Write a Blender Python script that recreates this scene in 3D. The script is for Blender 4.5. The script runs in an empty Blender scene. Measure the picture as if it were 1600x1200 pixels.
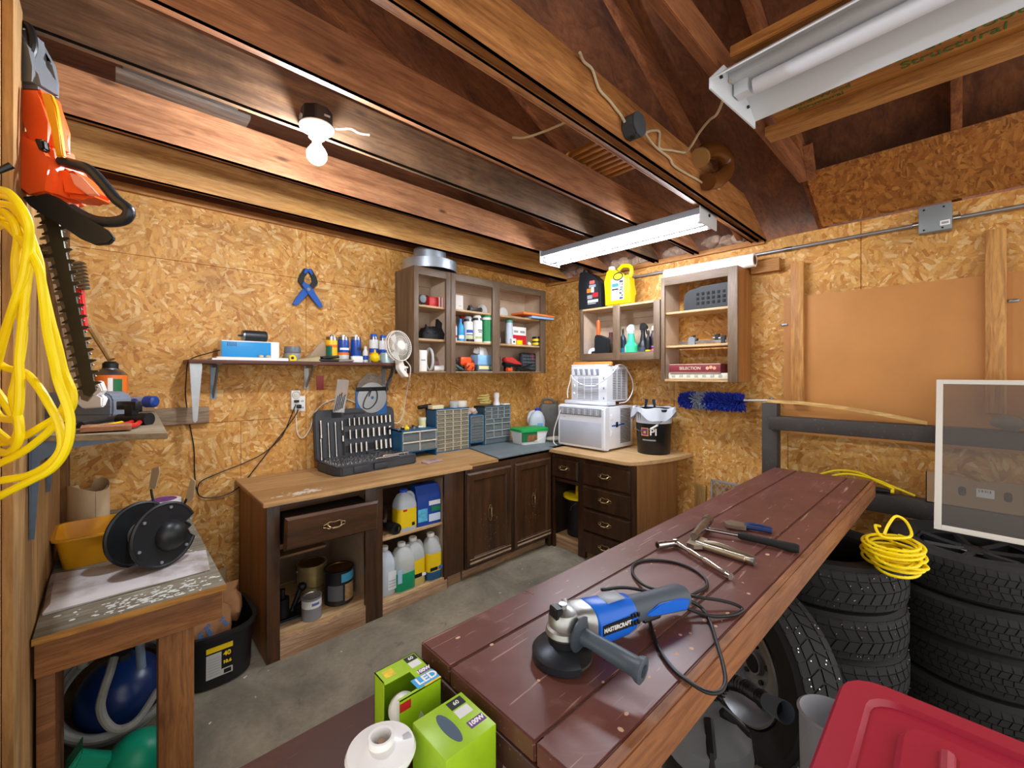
import bpy, bmesh, math, random
from mathutils import Vector, Matrix, Euler
random.seed(7)
SC = bpy.context.scene
COL = SC.collection
PI = math.pi

# ---------------------------------------------------------------- camera, sky, exposure
CAM_H = 1.5
cam_d = bpy.data.cameras.new('camera'); cam = bpy.data.objects.new('camera', cam_d); COL.objects.link(cam)
cam.location = (0, 0, CAM_H); cam.rotation_euler = (math.radians(90), 0, math.radians(-43.4))
cam_d.sensor_width = 36; cam_d.lens = 661/1600*36; cam_d.shift_y = -17/1600; cam_d.clip_start = .02
SC.camera = cam
world = bpy.data.worlds.new('world'); SC.world = world; world.use_nodes = True
bg = world.node_tree.nodes['Background']; bg.inputs[0].default_value = (1.0, .97, .93, 1); bg.inputs[1].default_value = 1.15
SC.view_settings.view_transform = 'Standard'; SC.view_settings.look = 'None'
SC.view_settings.gamma = 1; SC.view_settings.use_curve_mapping = False
SC.view_settings.exposure = 0.8
BULB_W, TUBE_W = 560.0, 50.0      # emission of the bulb globe and of the two fluorescent tubes

# the camera's rays: where the line of sight through a photo pixel meets a plane of the room
def _ray(px, py):
    u = (px-800)/661; v = (583-py)/661
    return u*.7266+.6871, -u*.6871+.7266, v
def onY(px, py, Y):
    a, b, c = _ray(px, py); w = Y/b; return Vector((a*w, Y, CAM_H+c*w))
def onX(px, py, X):
    a, b, c = _ray(px, py); w = X/a; return Vector((X, b*w, CAM_H+c*w))
def onZ(px, py, z):
    a, b, c = _ray(px, py); w = (z-CAM_H)/c; return Vector((a*w, b*w, z))
def onW(px, py, w):
    a, b, c = _ray(px, py); return Vector((a*w, b*w, CAM_H+c*w))

# ---------------------------------------------------------------- materials
def lin(h):
    h = h.lstrip('#'); r = []
    for i in (0, 2, 4):
        c = int(h[i:i+2], 16)/255
        r.append(c/12.92 if c <= .04045 else ((c+.055)/1.055)**2.4)
    return (*r, 1)
_MATS = {}
def newmat(name):
    m = bpy.data.materials.new(name); m.use_nodes = True
    return m, m.node_tree, m.node_tree.nodes['Principled BSDF']
def N(t, ty, **kw):
    n = t.nodes.new(ty)
    for k, v in kw.items():
        if k in n.inputs: n.inputs[k].default_value = v
        else: setattr(n, k, v)
    return n
def ramp(t, fac, stops):
    r = t.nodes.new('ShaderNodeValToRGB'); e = r.color_ramp.elements
    while len(e) > 1: e.remove(e[0])
    e[0].position = stops[0][0]; e[0].color = stops[0][1]
    for p, c in stops[1:]:
        x = e.new(p); x.color = c
    t.links.new(fac, r.inputs[0]); return r
def mixc(t, fac, a, b, mode='MIX'):
    m = t.nodes.new('ShaderNodeMix'); m.data_type = 'RGBA'; m.blend_type = mode
    for s, v in ((m.inputs[0], fac), (m.inputs[6], a), (m.inputs[7], b)):
        if hasattr(v, 'links'): t.links.new(v, s)
        else: s.default_value = v
    return m.outputs[2]
def coords(t, scale=(1, 1, 1), jitter=True, rot=(0, 0, 0)):
    tc = t.nodes.new('ShaderNodeTexCoord'); mp = N(t, 'ShaderNodeMapping'); src = tc.outputs['Object']
    if jitter:
        oi = t.nodes.new('ShaderNodeObjectInfo'); mul = N(t, 'ShaderNodeVectorMath', operation='MULTIPLY_ADD')
        t.links.new(oi.outputs['Random'], mul.inputs[0]); mul.inputs[1].default_value = (13, 17, 11)
        t.links.new(src, mul.inputs[2]); src = mul.outputs[0]
    mp.inputs['Scale'].default_value = scale; mp.inputs['Rotation'].default_value = rot
    t.links.new(src, mp.inputs[0]); return mp.outputs[0]
def noise(t, vec, scale, detail=4, rough=.55, dist=0):
    n = N(t, 'ShaderNodeTexNoise', Scale=scale, Detail=detail, Roughness=rough, Distortion=dist)
    t.links.new(vec, n.inputs['Vector']); return n.outputs['Fac']
def bump(t, p, h, strength=.2, dist=.01):
    b = N(t, 'ShaderNodeBump', Strength=strength, Distance=dist)
    t.links.new(h, b.inputs['Height']); t.links.new(b.outputs[0], p.inputs['Normal'])

def mat(name, col, rough=.45, metal=0., var=.0, vs=18, bmp=0, bs=60, alpha=1, trans=0, emit=0, ior=1.45, coat=0):
    if name in _MATS: return _MATS[name]
    m, t, p = newmat(name); c = lin(col)
    p.inputs['Base Color'].default_value = c; p.inputs['Roughness'].default_value = rough
    p.inputs['Metallic'].default_value = metal; p.inputs['Alpha'].default_value = alpha
    p.inputs['Transmission Weight'].default_value = trans; p.inputs['IOR'].default_value = ior
    p.inputs['Coat Weight'].default_value = coat
    if var:
        v = coords(t); f = noise(t, v, vs)
        d = tuple(x*(1-var) for x in c[:3])+(1,); l = tuple(min(1, x*(1+var)) for x in c[:3])+(1,)
        t.links.new(ramp(t, f, [(.3, d), (.7, l)]).outputs[0], p.inputs['Base Color'])
    if bmp: bump(t, p, noise(t, coords(t), bs), bmp, .004)
    if emit:
        p.inputs['Emission Color'].default_value = c; p.inputs['Emission Strength'].default_value = emit
    _MATS[name] = m; return m

def wood(name, dark, light, axis='X', sc=1., rough=.6, knots=True, stain=None, amt=.5, contrast=1., bmp=.15):
    """long-grained timber; stain: a second colour in blotches"""
    if name in _MATS: return _MATS[name]
    m, t, p = newmat(name)
    s = {'X': (.09, 1, 1), 'Y': (1, .09, 1), 'Z': (1, 1, .09)}[axis]
    v = coords(t, s)
    big = noise(t, v, 9*sc, 6, .62, 1.6); fine = noise(t, v, 130*sc, 5, .7, .5); mid = noise(t, v, 34*sc, 3, .6, 2.2)
    c1, c2 = lin(dark), lin(light)
    col = ramp(t, big, [(.32, c1), (.5, tuple((a+b)/2 for a, b in zip(c1, c2))), (.68, c2)]).outputs[0]
    col = mixc(t, .8*contrast, col, ramp(t, mid, [(.36, (.62, .54, .48, 1)), (.56, (1, 1, 1, 1))]).outputs[0], 'MULTIPLY')
    fr = ramp(t, fine, [(.35, (.68, .62, .58, 1)), (.62, (1, 1, 1, 1))]).outputs[0]
    col = mixc(t, .75*contrast, col, fr, 'MULTIPLY')
    v2 = coords(t, (1, 1, 1))
    if knots:
        vo = N(t, 'ShaderNodeTexVoronoi', Scale=5.5); s2 = {'X': (.35, 1, 1), 'Y': (1, .35, 1), 'Z': (1, 1, .35)}[axis]
        t.links.new(coords(t, s2), vo.inputs['Vector'])
        k = ramp(t, vo.outputs['Distance'], [(.03, (1, 1, 1, 1)), (.085, (0, 0, 0, 1))]).outputs[0]
        col = mixc(t, k, col, tuple(x*.35 for x in c1[:3])+(1,))
    if stain:
        b = ramp(t, noise(t, v2, 2.2, 6, .65, .6), [(.5-.18*amt, (0, 0, 0, 1)), (.68, (1, 1, 1, 1))]).outputs[0]
        mm = N(t, 'ShaderNodeMath', operation='MULTIPLY'); t.links.new(b, mm.inputs[0]); mm.inputs[1].default_value = amt
        col = mixc(t, mm.outputs[0], col, lin(stain))
    t.links.new(col, p.inputs['Base Color']); p.inputs['Roughness'].default_value = rough
    bump(t, p, fine, bmp, .003)
    _MATS[name] = m; return m

def osb(name, cols, sc=1., rough=.62, dirt=.35, dirtcol='#5a3410', plane='XZ', bmp=.25):
    """oriented strand board: three layers of long flakes lying at different angles"""
    if name in _MATS: return _MATS[name]
    m, t, p = newmat(name)
    base = coords(t, (1, 1, 1), jitter=False)
    if plane == 'YZ':
        base = coords(t, (1, 1, 1), jitter=False, rot=(0, 0, math.radians(90)))
    wn = N(t, 'ShaderNodeTexNoise', Scale=5.0, Detail=2.0); t.links.new(base, wn.inputs['Vector'])
    wv = N(t, 'ShaderNodeVectorMath', operation='MULTIPLY_ADD'); t.links.new(wn.outputs['Color'], wv.inputs[0])
    wv.inputs[1].default_value = (.05, .05, .05); t.links.new(base, wv.inputs[2])
    out = None; hts = None
    for i, (s0, s1, s2) in enumerate(((7.5, 15, 40), (9, 19, 46), (11, 24, 60), (8.5, 17, 52))):
        mp0 = N(t, 'ShaderNodeMapping'); mp0.inputs['Location'].default_value = (i*2.3, i*4.1, i*1.7); t.links.new(wv.outputs[0], mp0.inputs[0])
        vc = N(t, 'ShaderNodeTexVoronoi', Scale=s0*sc); t.links.new(mp0.outputs[0], vc.inputs['Vector'])
        sp = N(t, 'ShaderNodeSeparateColor'); t.links.new(vc.outputs['Color'], sp.inputs[0])
        an = N(t, 'ShaderNodeMath', operation='MULTIPLY'); t.links.new(sp.outputs[0], an.inputs[0]); an.inputs[1].default_value = 6.283
        r = N(t, 'ShaderNodeVectorRotate', rotation_type='Y_AXIS'); t.links.new(wv.outputs[0], r.inputs['Vector']); t.links.new(an.outputs[0], r.inputs['Angle'])
        mp = N(t, 'ShaderNodeMapping'); mp.inputs['Scale'].default_value = (s1*sc, 1, s2*sc); mp.inputs['Location'].default_value = (i*3.3, i*7.1, i*5.7)
        t.links.new(r.outputs[0], mp.inputs[0])
        vo = N(t, 'ShaderNodeTexVoronoi', Scale=1.0, Randomness=1.0); t.links.new(mp.outputs[0], vo.inputs['Vector'])
        sep = N(t, 'ShaderNodeSeparateColor'); t.links.new(vo.outputs['Color'], sep.inputs[0])
        c = ramp(t, sep.outputs[0], [(j/(len(cols)-1), lin(h)) for j, h in enumerate(cols)]).outputs[0]
        edge = ramp(t, vo.outputs['Distance'], [(.5, (1, 1, 1, 1)), (.95, (.72, .6, .48, 1))]).outputs[0]
        c = mixc(t, .8, c, edge, 'MULTIPLY')
        if out is None: out = c; hts = sep.outputs[1]
        else:
            gt = N(t, 'ShaderNodeMath', operation='GREATER_THAN'); t.links.new(sep.outputs[1], gt.inputs[0]); gt.inputs[1].default_value = .5
            out = mixc(t, gt.outputs[0], out, c)
    g = noise(t, base, 130/ (1/sc), 3, .7)
    out = mixc(t, .5, out, ramp(t, g, [(.3, (.72, .64, .55, 1)), (.6, (1, 1, 1, 1))]).outputs[0], 'MULTIPLY')
    spk = ramp(t, noise(t, base, 26, 5, .75, .4), [(.66, (0, 0, 0, 1)), (.75, (1, 1, 1, 1))]).outputs[0]
    out = mixc(t, spk, out, lin('#5d3814'))
    if dirt:
        d = ramp(t, noise(t, base, 2.6, 6, .65), [(.46, (0, 0, 0, 1)), (.72, (1, 1, 1, 1))]).outputs[0]
        mm = N(t, 'ShaderNodeMath', operation='MULTIPLY'); t.links.new(d, mm.inputs[0]); mm.inputs[1].default_value = dirt
        out = mixc(t, mm.outputs[0], out, lin(dirtcol))
    t.links.new(out, p.inputs['Base Color']); p.inputs['Roughness'].default_value = rough
    bump(t, p, hts, bmp, .0015)
    _MATS[name] = m; return m

def concrete(name):
    m, t, p = newmat(name); v = coords(t, jitter=False)
    a = noise(t, v, 2.2, 8, .65, .5); b = noise(t, v, 40, 5, .7); k = noise(t, v, 9, 6, .7, 1.)
    c = ramp(t, a, [(.3, lin('#5f594c')), (.5, lin('#877e6b')), (.72, lin('#aa9f88'))]).outputs[0]
    c = mixc(t, .6, c, ramp(t, b, [(.3, (.7, .7, .7, 1)), (.65, (1, 1, 1, 1))]).outputs[0], 'MULTIPLY')
    c = mixc(t, ramp(t, k, [(.6, (0, 0, 0, 1)), (.72, (.7, .7, .7, 1))]).outputs[0], c, lin('#45413a'))
    spk = ramp(t, noise(t, v, 22, 2, .5), [(.73, (0, 0, 0, 1)), (.76, (1, 1, 1, 1))]).outputs[0]
    c = mixc(t, spk, c, lin('#d8d3c6'))
    t.links.new(c, p.inputs['Base Color']); p.inputs['Roughness'].default_value = .72; bump(t, p, b, .2, .003)
    return m

def painted(name, col, worn, scratch, axis='X', rough=.42, wear=.35, sscale=1.):
    """worn brown paint with scratches and scuffs of their own shape"""
    if name in _MATS: return _MATS[name]
    m, t, p = newmat(name); v = coords(t)
    a = noise(t, v, 3.2, 7, .65, .8)
    c0 = lin(col); c = ramp(t, a, [(.3, tuple(x*.78 for x in c0[:3])+(1,)), (.55, c0), (.75, tuple(min(1, x*1.25) for x in c0[:3])+(1,))]).outputs[0]
    w = ramp(t, noise(t, v, 5.5, 8, .75, 1.5), [(.56, (0, 0, 0, 1)), (.74, (1, 1, 1, 1))]).outputs[0]
    mm = N(t, 'ShaderNodeMath', operation='MULTIPLY'); t.links.new(w, mm.inputs[0]); mm.inputs[1].default_value = wear
    c = mixc(t, mm.outputs[0], c, lin(worn))
    for k, (ang, sx, sy) in enumerate(((.5, 3, 60), (-.9, 2.5, 50), (1.9, 4, 70))):
        vv = coords(t, (sx*sscale, sy*sscale, sy*sscale), rot=(ang*.3, 0, ang))
        s = ramp(t, noise(t, vv, 1.6, 2, .4, .3), [(.71, (0, 0, 0, 1)), (.735, (.45, .45, .45, 1))]).outputs[0]
        c = mixc(t, s, c, lin(scratch))
    t.links.new(c, p.inputs['Base Color'])
    rr = ramp(t, a, [(.3, (rough*.75,)*3+(1,)), (.7, (rough*1.3,)*3+(1,))]).outputs[0]
    t.links.new(rr, p.inputs['Roughness']); bump(t, p, noise(t, v, 30, 4), .08, .003)
    _MATS[name] = m; return m

# ---------------------------------------------------------------- mesh builder
def spline(pts, n=8, closed=False):
    P = [Vector(p) for p in pts]; out = []; L = len(P)
    rng = range(L if closed else L-1)
    for i in rng:
        p0 = P[(i-1) % L] if closed or i > 0 else P[0]*2-P[1]
        p1, p2 = P[i], P[(i+1) % L]
        p3 = P[(i+2) % L] if closed or i+2 < L else P[-1]*2-P[-2]
        for k in range(n):
            s = k/n
            out.append(.5*((2*p1)+(p2-p0)*s+(2*p0-5*p1+4*p2-p3)*s*s+(3*p1-p0-3*p2+p3)*s**3))
    if not closed: out.append(P[-1])
    return out
def rrect(w, d, r, n=4, cx=0, cy=0):
    r = min(r, w/2-1e-4, d/2-1e-4); o = []
    for i, (sx, sy) in enumerate(((1, 1), (-1, 1), (-1, -1), (1, -1))):
        for k in range(n+1):
            a = (i+k/n)*PI/2
            o.append((cx+sx*(w/2-r)+r*math.cos(a), cy+sy*(d/2-r)+r*math.sin(a)))
    return o
class MB:
    def __init__(s, M=None): s.bm = bmesh.new(); s.M = M or Matrix()
    def at(s, loc=(0, 0, 0), rot=(0, 0, 0)):
        s.M = Matrix.Translation(loc) @ Euler(rot).to_matrix().to_4x4(); return s
    def v(s, p): return s.bm.verts.new(s.M @ Vector(p))
    def f(s, vs):
        try: return s.bm.faces.new(vs)
        except ValueError: return None
    def box(s, x0, x1, y0, y1, z0, z1, bev=0, seg=2):
        V = [s.v((x, y, z)) for z in (z0, z1) for y in (y0, y1) for x in (x0, x1)]
        F = [s.f([V[i] for i in q]) for q in ((0, 2, 3, 1), (4, 5, 7, 6), (0, 1, 5, 4), (2, 6, 7, 3), (0, 4, 6, 2), (1, 3, 7, 5))]
        if bev: bmesh.ops.bevel(s.bm, geom=list({e for f in F for e in f.edges}), offset=bev, segments=seg, affect='EDGES', profile=.5, clamp_overlap=True)
        return s
    def cbox(s, c, d, bev=0, seg=2):
        return s.box(c[0]-d[0]/2, c[0]+d[0]/2, c[1]-d[1]/2, c[1]+d[1]/2, c[2]-d[2]/2, c[2]+d[2]/2, bev, seg)
    def loft(s, rings, cap=(1, 1), closed=True):
        R = [[s.v(p) for p in r] for r in rings]; n = len(R[0])
        for a, b in zip(R, R[1:]):
            for i in range(n if closed else n-1):
                j = (i+1) % n; s.f([a[i], a[j], b[j], b[i]])
        if cap[0]: s.f(R[0][::-1])
        if cap[1]: s.f(R[-1])
        return s
    def lathe(s, prof, seg=32, c=(0, 0, 0), a0=0, a1=2*PI, axis='Z'):
        full = abs(a1-a0-2*PI) < 1e-6; m = seg if full else seg+1; rings = []
        for k in range(m):
            t = a0+(a1-a0)*k/seg; r = []
            for q, z in prof:
                x, y = q*math.cos(t), q*math.sin(t)
                p = {'Z': (x, y, z), 'X': (z, x, y), 'Y': (y, z, x)}[axis]
                r.append((c[0]+p[0], c[1]+p[1], c[2]+p[2]))
            rings.append(r)
        cols = [[s.v(p) for p in r] for r in rings]
        for k in range(m if full else m-1):
            A, B = cols[k], cols[(k+1) % m]
            for i in range(len(prof)-1): s.f([A[i], B[i], B[i+1], A[i+1]])
        bmesh.ops.remove_doubles(s.bm, verts=[v for q in cols for v in q], dist=1e-6); return s
    def cyl(s, p0, p1, r, r1=None, seg=20):
        return s.tube([p0, p1], r, seg, r1=r1)
    def tube(s, pts, r, seg=8, r1=None, closed=False, radii=None, cap=True):
        P = [Vector(p) for p in pts]; n = len(P); rings = []; up = None
        for i in range(n):
            if closed: t = P[(i+1) % n]-P[i-1]
            else: t = P[min(i+1, n-1)]-P[max(i-1, 0)]
            if t.length < 1e-9: t = Vector((0, 0, 1))
            t.normalize()
            if up is None: up = t.orthogonal().normalized()
            else:
                up = up-t*up.dot(t)
                up = up.normalized() if up.length > 1e-6 else t.orthogonal().normalized()
            b = t.cross(up); q = radii[i] if radii else (r if r1 is None else r+(r1-r)*i/max(1, n-1))
            rings.append([P[i]+(up*math.cos(2*PI*k/seg)+b*math.sin(2*PI*k/seg))*q for k in range(seg)])
        if closed: rings.append(rings[0]); cap = False
        return s.loft(rings, (cap, cap))
    def prism(s, poly, d0, d1, plane='XZ', bev=0):
        def m(p, d): return {'XZ': (p[0], d, p[1]), 'XY': (p[0], p[1], d), 'YZ': (d, p[0], p[1])}[plane]
        A = [s.v(m(p, d0)) for p in poly]; B = [s.v(m(p, d1)) for p in poly]; n = len(poly)
        F = [s.f([A[i], A[(i+1) % n], B[(i+1) % n], B[i]]) for i in range(n)]+[s.f(A[::-1]), s.f(B)]
        if bev:
            ed = list({e for f in F if f for e in f.edges})
            bmesh.ops.bevel(s.bm, geom=ed, offset=bev, segments=2, affect='EDGES', clamp_overlap=True)
        return s
    def slab(s, pts, thick):
        """a plate with its outline given in 3-D, thick along its own normal"""
        P = [Vector(p) for p in pts]; nrm = Vector()
        for i in range(len(P)): nrm += P[i].cross(P[(i+1) % len(P)])
        nrm.normalize(); n = len(P)
        A = [s.v(p-nrm*thick/2) for p in P]; B = [s.v(p+nrm*thick/2) for p in P]
        for i in range(n): s.f([A[i], A[(i+1) % n], B[(i+1) % n], B[i]])
        s.f(A[::-1]); s.f(B); return s
    def ball(s, c, r, seg=20, rings=12, sq=(1, 1, 1)):
        prof = [(r*math.sin(PI*k/rings), -r*math.cos(PI*k/rings)) for k in range(rings+1)]
        M0 = s.M; s.M = M0 @ Matrix.Translation(c) @ Matrix.Diagonal((*sq, 1)); s.lathe(prof, seg); s.M = M0; return s
    def jitter(s, a, seed=1):
        rr = random.Random(seed)
        for v in s.bm.verts: v.co += Vector((rr.uniform(-a, a), rr.uniform(-a, a), rr.uniform(-a, a)))
        return s
    def crumple(s, a, sc=6, seed=0):
        from mathutils import noise as mn
        for v in s.bm.verts: v.co += mn.noise_vector(v.co*sc+Vector((seed*7.3, seed*3.1, 0)))*a
        return s
    def build(s, name, m, parent=None, label=None, smooth=35, kind=None):
        bmesh.ops.recalc_face_normals(s.bm, faces=s.bm.faces[:])
        me = bpy.data.meshes.new(name); s.bm.to_mesh(me); s.bm.free()
        me.materials.append(m)
        if smooth:
            me.polygons.foreach_set('use_smooth', [True]*len(me.polygons)); me.set_sharp_from_angle(angle=math.radians(smooth))
        o = bpy.data.objects.new(name, me); COL.objects.link(o)
        if parent is not None: o.parent = parent
        if label: o['label'] = label
        if kind: o['kind'] = kind
        return o
def thing(name, label, cat, loc=(0, 0, 0), rz=0., group=None, rot=None):
    o = bpy.data.objects.new(name, None); COL.objects.link(o); o.location = loc
    o.rotation_euler = rot if rot else (0, 0, rz); o.empty_display_size = .05
    return tag(o, label, cat, group)
def tag(o, label, cat, group=None):
    o['label'] = label; o['category'] = cat
    if group: o['group'] = group
    return o
def struct(mb, name, m, label=None):
    o = mb.build(name, m, None, label); o['kind'] = 'structure'; return o
def text(s, size, m, parent, loc, rot, name='lettering', sx=1., ext=.0004, align='CENTER', bold=0):
    cu = bpy.data.curves.new('lettering', 'FONT'); cu.body = s; cu.size = size; cu.extrude = ext; cu.align_x = align; cu.align_y = 'CENTER'
    cu.offset = bold
    tmp = bpy.data.objects.new('lettering_source', cu); COL.objects.link(tmp)
    me = bpy.data.meshes.new_from_object(tmp.evaluated_get(bpy.context.evaluated_depsgraph_get()))
    bpy.data.objects.remove(tmp); bpy.data.curves.remove(cu)
    me.materials.clear(); me.materials.append(m)
    o = bpy.data.objects.new(name, me); COL.objects.link(o); o.parent = parent
    o.location = loc; o.rotation_euler = rot; o.scale = (sx, 1, 1); return o
UP = (PI/2, 0, 0)     # lettering that faces -Y and reads from the front
def adopt(o, parent, name=None):
    """make a mesh built in room coordinates a part of its thing"""
    o.parent = parent; o.matrix_parent_inverse = parent.matrix_basis.inverted()
    for k in ('label', 'category', 'group'):
        if k in o: del o[k]
    if name: o.name = name
    return o
def boxes(name, m, parent, lst, bev=.0015, label=None):
    for q in lst: MB().box(*q, bev).build(name, m, parent, label)
def copy_tree(o, parent=None):
    c = o.copy(); COL.objects.link(c); c.parent = parent
    for ch in list(o.children): copy_tree(ch, c)
    return c

# shared materials
BLACKP = mat('black_plastic', '#17181a', .42, var=.15); BLACKR = mat('black_rubber', '#1b1b1c', .75)
CHROME = mat('chrome', '#c8c8c8', .18, 1.); STEEL = mat('steel', '#8d8f92', .35, 1., var=.2); DSTEEL = mat('dark_steel', '#3c3d3e', .42, .9, var=.25)
GALV = mat('galvanised', '#b9c3cc', .4, .75, var=.12, vs=9); WHITEP = mat('white_plastic', '#e9e9e6', .4); WHITEPAPER = mat('white_paper', '#efece6', .8)
CREAM = mat('cream_plastic', '#ddd5c2', .5); REDP = mat('red_plastic', '#c8201c', .4); ORANGEP = mat('orange_plastic', '#f2591b', .38)
YELLOWP = mat('yellow_plastic', '#f3d307', .4); BLUEP = mat('blue_plastic', '#1353b8', .4); GREENP = mat('green_plastic', '#0fa64a', .4)
BRASS = mat('aged_brass', '#a89066', .35, .9, var=.3, vs=60); GREYP = mat('grey_plastic', '#7b8086', .5, var=.1); YCORD = mat('yellow_cord', '#ffe004', .42, var=.08, vs=6)
CLEAR = mat('clear_plastic', '#dfe4e6', .12, alpha=.32); CARD = mat('cardboard', '#b08a5c', .8, var=.08); WCORD = mat('white_cord', '#e6e0d2', .5)
BLK = mat('print_black', '#0c0c0c', .6); WHT = mat('print_white', '#f4f4f4', .6); YEL = mat('print_yellow', '#f3cf12', .5); BLU = mat('print_blue', '#1b4fb0', .5)
RED = mat('print_red', '#c9202a', .5); GRY = mat('print_grey', '#9a9da3', .6); ORG = mat('print_orange', '#ee7a22', .5); GRN = mat('print_green', '#1c7a4d', .5)
LBLU = mat('print_light_blue', '#3da3dc', .5)
# ---------------------------------------------------------------- the room
XR, YB, XL, WT = 3.46, 3.10, -.18, 2.48
OSBC = ['#b9772b', '#d39a48', '#e2ac5a', '#d89f4c', '#efcb8c', '#c68738', '#e0aa58']
OSB_BACK = osb('osb_back', OSBC, 1.0, dirt=.34)
OSB_RIGHT = osb('osb_right', OSBC, 1.0, dirt=.34, plane='YZ')
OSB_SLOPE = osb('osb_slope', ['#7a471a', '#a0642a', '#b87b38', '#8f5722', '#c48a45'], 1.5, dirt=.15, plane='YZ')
JOIST = wood('joist_red', '#96603a', '#d4986a', 'X', 1., .55, stain='#4d382b', amt=.35)
JOIST_D = wood('joist_dark', '#665040', '#ab8763', 'X', 1., .6, stain='#33291f', amt=.6)
JOIST_L = wood('joist_light', '#c48a40', '#f2c078', 'X', .8, .55)
JOIST_O = wood('joist_orange', '#9c6230', '#dc9a58', 'X', 1., .55, stain='#6b3d1e', amt=.35)
RAFTER = wood('rafter_wood', '#713d22', '#ab6d40', 'X', 1., .6); DECK = wood('deck_ply', '#5a321d', '#8a5530', 'X', .5, .7, knots=False)
LUMBER = wood('lumber_tan', '#a8713a', '#d6a465', 'Z', 1., .6); LUMBER_Y = wood('lumber_y', '#a3672c', '#d39b57', 'Y', 1., .6)
LUMBER_X = wood('lumber_x', '#a3672c', '#d39b57', 'X', 1., .6)
struct(MB().box(-3.2, 3.6, -3.2, 3.3, -.12, 0), 'floor', concrete('concrete_floor'))

def panels(mb, cuts_a, cuts_z, plane, d0, d1, g=.0022):
    for a0, a1, z0, z1 in cuts_a:
        if plane == 'Y': mb.box(a0+g, a1-g, d0, d1, z0+g, z1-g)
        else: mb.box(d0, d1, a0+g, a1-g, z0+g, z1-g)
b = MB(); b.box(-.4, XR+.14, YB+.008, YB+.1, 0, 2.5)
panels(b, [(-.4, .973, 2.147, 2.5), (.973, XR, 2.147, 2.5), (-.4, .973, 1.2, 2.147), (.973, XR, 1.405, 2.147), (-.4, .587, 0, 1.2), (.587, .973, 0, 1.2), (.973, 2.18, 0, 1.405), (2.18, XR, 0, 1.405)], None, 'Y', YB, YB+.01)
struct(b, 'wall_back', OSB_BACK, 'strand board back wall with thin panel seams')
b = MB(); b.box(XR+.008, XR+.1, -.8, YB+.1, 0, 2.47)
panels(b, [(.43, 1.66, 1.22, 2.47), (1.66, YB, 1.22, 2.47), (-.8, .43, 1.22, 2.47), (.83, YB, 0, 1.22), (-.8, .83, 0, 1.22)], None, 'X', XR, XR+.01)
struct(b, 'wall_right', OSB_RIGHT, 'strand board right wall below the rafters')
LEFTPLY = wood('old_plywood', '#96703e', '#cda264', 'Z', .7, .75, knots=False, stain='#6b5230', amt=.45)
b = MB(); b.box(XL-.018, XL, 1.63, YB, 0, 2.5)
struct(b, 'wall_left', LEFTPLY, 'narrow strip of old plywood wall beside the studs')
b = MB(); b.box(XL-.11, XL-.02, 1.02, 1.66, 0, 2.5, .004)
struct(b, 'trim_1', wood('stud_orange', '#d0944a', '#f6c67c', 'Z', .9, .6, stain='#a87238', amt=.3), 'orange timber post at the left edge')
b = MB().box(XL-.002, XL+.026, 2.94, 3.09, .78, 2.5, .003); struct(b, 'trim_2', wood('stud_dark', '#5f4326', '#94693a', 'Z', .9, .7), 'weathered corner board beside the paper tube')
b = MB().box(XR-.03, XR, .97, YB, 2.44, 2.48, .002); struct(b, 'trim_3', LUMBER_Y, 'thin batten along the top of the right wall')
b = MB().box(-.4, XR, YB-.03, YB, 2.48, 2.52, .002); struct(b, 'trim_4', LUMBER_X, 'thin batten along the top of the back wall')
# gable above the back wall and the roof deck
b = MB().prism([(-3.4, 2.5), (3.62, 2.5), (.2, 4.15)], YB+.02, YB+.1, 'XZ'); struct(b, 'wall_gable', DECK)
SL = .436
def rz_(X): return WT+SL*(XR-X)
b = MB()
b.prism([(3.9, rz_(3.9)+.14), (.2, rz_(.2)+.14), (-3.5, rz_(3.9)+.14), (-3.5, rz_(3.9)+.17), (.2, rz_(.2)+.18), (3.9, rz_(3.9)+.17)], -1.6, YB+.1, 'XZ')
struct(b, 'ceiling', DECK, 'dark plywood roof deck above the rafters')
RYS = [2.5, 1.86, 1.12, .62, -.01, -.63, -1.25]
for i, y in enumerate(RYS):
    b = MB().prism([(3.62, rz_(3.62)+.012), (.2, rz_(.2)+.012), (.2, rz_(.2)+.14), (3.62, rz_(3.62)+.14)], y, y+.04, 'XZ', .003)
    struct(b, 'ceiling_beam', RAFTER, 'sloping rafter, number %d counted from the back wall' % (i+1))
    b = MB().prism([(.2, rz_(.2)+.012), (-3.2, rz_(3.62)+.012), (-3.2, rz_(3.62)+.14), (.2, rz_(.2)+.14)], y, y+.04, 'XZ', .003)
    struct(b, 'ceiling_beam', RAFTER, 'far slope rafter, number %d counted from the back wall' % (i+1))
# ceiling joists along X: near face Y, depth, material, label
def joist(y0, y1, z0, z1, m, label, x0=-3.2, x1=None, cut=True):
    x1 = x1 or 3.46
    xe = min(x1, XR+.14)
    top = xe-max(0, (z1-rz_(xe))/SL) if cut else xe
    b = MB().prism([(x0, z0), (xe, z0), (xe, min(z1, rz_(xe)+.01)), (top, z1), (x0, z1)], y0, y1, 'XZ', .003)
    return struct(b, 'ceiling_beam', m, label)
joist(2.80, 2.84, 2.475, 2.66, JOIST_L, 'honey coloured joist nearest the back wall', x1=3.56)
joist(2.30, 2.34, 2.475, 2.655, JOIST, 'reddish joist second from the back wall', x1=3.56)
joist(1.785, 1.825, 2.475, 2.665, JOIST_D, 'dark stained joist that carries the bare bulb', x1=3.56)
joist(1.44, 1.48, 2.475, 2.665, JOIST, 'red brown joist between the bulb joist and the double beam', x1=3.56)
joist(1.012, 1.052, 2.470, 2.64, JOIST_O, 'rear board of the double beam', x1=3.56)
joist(.968, 1.008, 2.475, 2.675, JOIST_O, 'front board of the double beam that carries the wiring', x1=3.56)
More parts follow.
